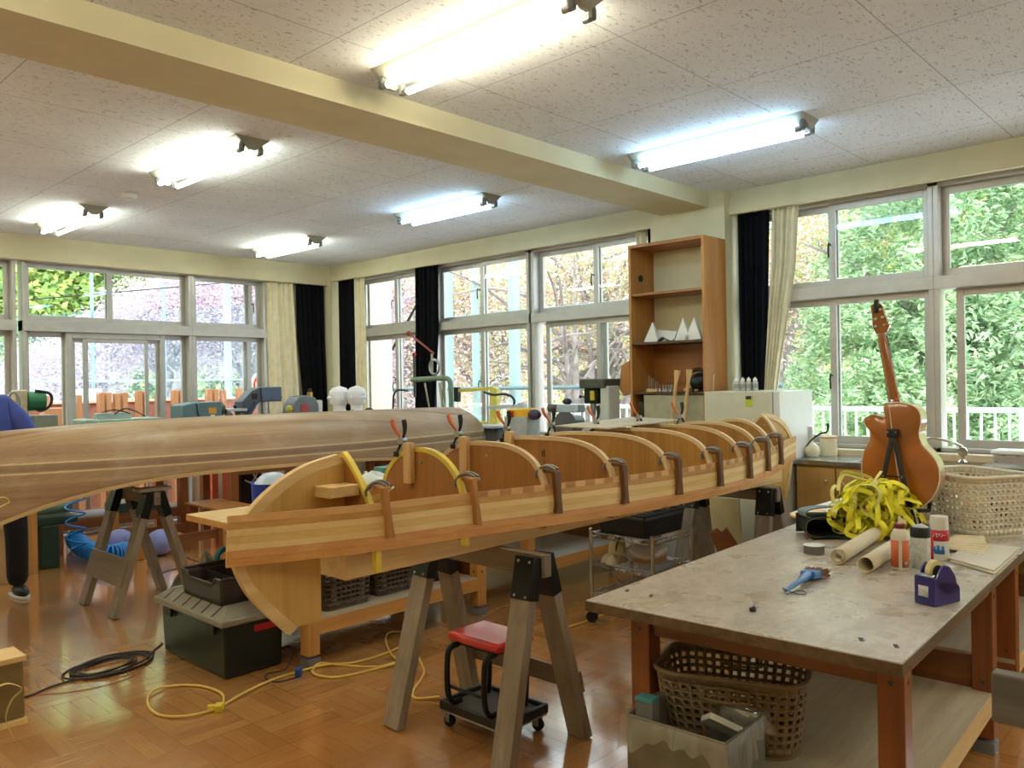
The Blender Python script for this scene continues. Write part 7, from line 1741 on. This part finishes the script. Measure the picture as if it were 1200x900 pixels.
# beyond the back wall: hill trees and cherry trees
for i, (x, y, d, r_) in enumerate(((-60, 330, 34, 6.5), (40, 320, 36, 6.5), (130, 350, 38, 6), (230, 390, 38, 6), (330, 390, 38, 6), (-170, 340, 34, 7))):
    p = W(x, 500, d); big('hill_tree', (p.x, p.y, -1.0), [bl(x, y-20, d, r_, r_*.75), bl(x+20, y+70, d-1, r_*1.05, r_*.7), bl(x-50, y+20, d+1, r_, r_*.8)], 22000, .34, L_HILL, .35, ['green', 'bright green', 'dark green', 'olive green', 'mid green', 'far green'][i]+' hillside tree behind the left windows, '+['second', 'third', 'fourth', 'fifth', 'sixth', 'first'][i]+' from the left', 80+i, shell=.3)
for i, (x, d, tops, lab) in enumerate(((110, 22, [(110, 412, 1.4), (60, 435, 1.4), (150, 390, 1.4), (90, 450, 1.6), (30, 455, 1.4)], 'left blossoming cherry tree behind the terrace door, lowest crown'), (190, 22, [(188, 362, 1.6), (228, 352, 1.7), (165, 390, 1.6), (210, 400, 1.9), (240, 390, 1.6)], 'middle blossoming cherry tree behind the back windows, fullest crown'), (290, 22, [(270, 335, 2.0), (315, 345, 2.0), (345, 380, 1.8), (290, 400, 1.9), (255, 380, 1.6)], 'right blossoming cherry tree behind the back windows, beside the curtain'))):
    p = W(x, 500, d); big('cherry_tree', (p.x, p.y, -.4), [bl(a, b, d+.5*j, r_, r_*.75) for j, (a, b, r_) in enumerate(tops)], 34000, .085, L_CHERRY, .25, lab, 100+i, shell=.25, fork=6)
# far slope closing the view
def slope(u, v):
    a = math.radians(-70+190*u); R_ = 44+16*v; z = -1+24*v**.8+1.5*math.sin(u*40)*v+1.2*math.sin(u*93+v*7)
    return (R_*math.sin(a), R_*math.cos(a), z)
HILLM = P('distant wooded hillside', (118, 140, 84), .95, var=.3, vs=.5, bump=.4, bs=2)
struct(MB().grid(slope, 90, 20).build('hillside', HILLM))
# white railing outside the right windows
RAILW = P('white railing paint', (226, 234, 234), .4, var=.02)
rx = 7.5; o = thing('railing', (rx, 2.0, -1.0), 'white metal railing outside the right windows', 'railing')
MB().box(rx-.02, rx+.02, -3, 7.9, 1.175, 1.22).build('top_rail', RAILW, o, bevel=.008)
MB().box(rx-.015, rx+.015, -3, 7.9, .30, .34).build('bottom_rail', RAILW, o)
y = 1.515; k = 0
ys = [1.49+.0595*1.0*j for j in range(0, 1)]
pitch = 1.681-1.577
for j in range(-30, 60):
    yy = 1.577+j*pitch*.97
    if not -2.9 < yy < 7.8: continue
    if j % 15 == 14: MB().box(rx-.03, rx+.03, yy-.03, yy+.03, -1.0, 1.2).build('railing_post', RAILW, o, bevel=.004)
    else: MB().box(rx-.008, rx+.008, yy-.009, yy+.009, .34, 1.18).build('baluster', RAILW, o)
# teal poles outside the far windows and their cross pipes
TEALP = P('pale teal painted pole', (164, 190, 186), .5, var=.04)
for i, (x, w_) in enumerate(((525, .19), (557.5, .13), (603, .18))):
    p = at(x, 400, 'X', 9.2); tag(MB().cyl((9.2, p.y, -1.0), (9.2, p.y, 9), w_/2, n=16).build('net_pole', TEALP), ['left', 'middle', 'right'][i]+' of three thick teal poles outside the middle window', 'pole')
for i, z in enumerate((1.40, 2.55)):
    tag(MB().cyl((9.05, 4.2, z), (9.05, 13.5, z), .03, n=8).build('cross_pipe', P('dark teal pipe', (96, 120, 124), .5)), ['lower', 'upper'][i]+' horizontal pipe in front of the teal poles', 'pipe')
tag(MB().cyl((7.6, 9.6, 2.0), (7.6, 8.4, 3.3), .02, n=8).build('stay_cable', BLKMET), 'dark slanting stay outside the far right-wall window', 'cable')
a = at(441.5, 400, 'X', 6.5); b = at(429, 400, 'X', 6.5)
struct(MB().box(6.4, 6.75, a.y, b.y+.25, -1, 3.2).build('outer_pilaster', P('pale outer wall', (222, 214, 196), .8, var=.02)))
# ball net, poles and wires beyond the terrace
NET = sheer_mat('blue-green ball net', (120, 160, 172), .16, .9)
tag(MB().grid(lambda u, v: (-8+24*u, 17.5+.15*math.sin(u*40)*v, -.3+v*(2.75+.065*(24*u-8)*1.5)), 60, 6).build('ball_net', NET, solid=.01), 'blue-green ball net hanging beyond the terrace fence', 'net')
for i in range(13):
    x = -4+1.45*i; h = 3.9+.12*i if i % 3 else 6.4; r_ = .035 if i % 3 else .085
    if x > 12: continue
    tag(MB().cyl((x, 17.4, -.4), (x, 17.4, h), r_, n=10).build('net_pole', TEALP if i % 3 == 0 else P('pale blue thin pole', (150, 184, 200), .5)), ('tall thick pale teal pole' if i % 3 == 0 else 'thin pale blue pole')+' of the ball net beyond the terrace', 'pole', 'poles of the ball net')
tag(MB().tube([(0, 17.2, 2.6), (4, 17.2, 3.05), (10, 17.2, 4.0)], .012, 5).tube([(0, 17.2, 2.2), (10, 17.2, 2.9)], .008, 5).build('wire', BLKMET), 'dark wires sagging across the ball net beyond the terrace', 'wire')
MB_n = tag(MB().cyl((-8, 17.3, 1.65), (14, 17.3, 1.65), .02, n=6).build('net_rail', TEALP), 'thin teal rail along the ball net', 'rail')
# wooden terrace fence: red-brown boards and upright posts
ORW = wood('orange-brown outdoor wood', (190, 134, 90), (164, 106, 66), 'Z', rough=.7); RDW = P('red-brown fence board', (158, 100, 80), .75, var=.1)
o = thing('terrace_fence', (3.5, 12.1, -.3), 'red-brown wooden fence wall along the terrace behind the back windows', 'fence')
MB().box(-3, 9.5, 12.0, 12.06, -.3, 1.30).build('fence_boards', RDW, o)
MB().box(-3, 9.5, 11.96, 12.1, 1.30, 1.335).build('top_cap', P('pale cap board', (226, 196, 170), .6), o)  # cap board paler than the fence boards
for i, (px_i, top) in enumerate(((56, 464), (80, 462), (93, 463), (119, 460), (128, 460), (138, 461), (147, 460), (164, 458), (172, 458), (187, 458), (206, 457), (214, 457), (221, 458), (246, 456), (254, 456), (263, 457), (282, 455), (292, 455))):
    a = at(px_i, top, 'Y', 11.2); tag(MB().box(a.x-.032, a.x+.032, 11.2, 11.3, -.3, a.z).build('wooden_post', ORW, bevel=.004), 'upright orange-brown post standing in front of the terrace fence', 'post', 'row of posts before the terrace fence')
a = at(68, 478, 'Y', 10.9); tag(MB().box(a.x-.15, a.x+.14, 10.9, 11.1, -.3, a.z).build('orange_cabinet', ORW, bevel=.01), 'orange wooden cabinet between the first two terrace posts', 'cabinet')
# round red sign outside
a = at(310, 452, 'Y', 10.2); o = thing('round_sign', (a.x, 10.2, a.z), 'round red and white sign behind the window beside the beige curtain', 'sign')
MS = Matrix(((1, 0, 0), (0, 0, -1), (0, 1, 0)))
MB().lathe([(0, 0), (.215, 0), (.215, .02), (0, .02)], (a.x, 10.2, a.z), 40, Matrix.Rotation(PI/2, 3, 'X')).build('white_disc', WHITE, o)
MB().lathe([(0, 0), (.18, 0), (.18, .008), (0, .008)], (a.x, 10.182, a.z), 40, Matrix.Rotation(PI/2, 3, 'X')).build('red_disc', P('sign red', (222, 56, 70), .4), o)
MB().box(a.x-.02, a.x+.02, 10.2, 10.24, -.3, a.z).build('sign_post', METAL, o)
text('止', .2, (a.x+.075, 10.17, a.z-.05), MS, WHITE, o); text('口', .17, (a.x-.09, 10.17, a.z-.02), MS, WHITE, o); text('STOP', .055, (a.x+.06, 10.17, a.z+.09), MS, WHITE, o)
tag(MB().box(at(166, 0, 'Y', 9.9).x, at(166, 0, 'Y', 9.9).x+.3, 12.2, 12.5, -.3, 1.5).build('white_board', WHITE), 'small white board behind the terrace fence', 'board')
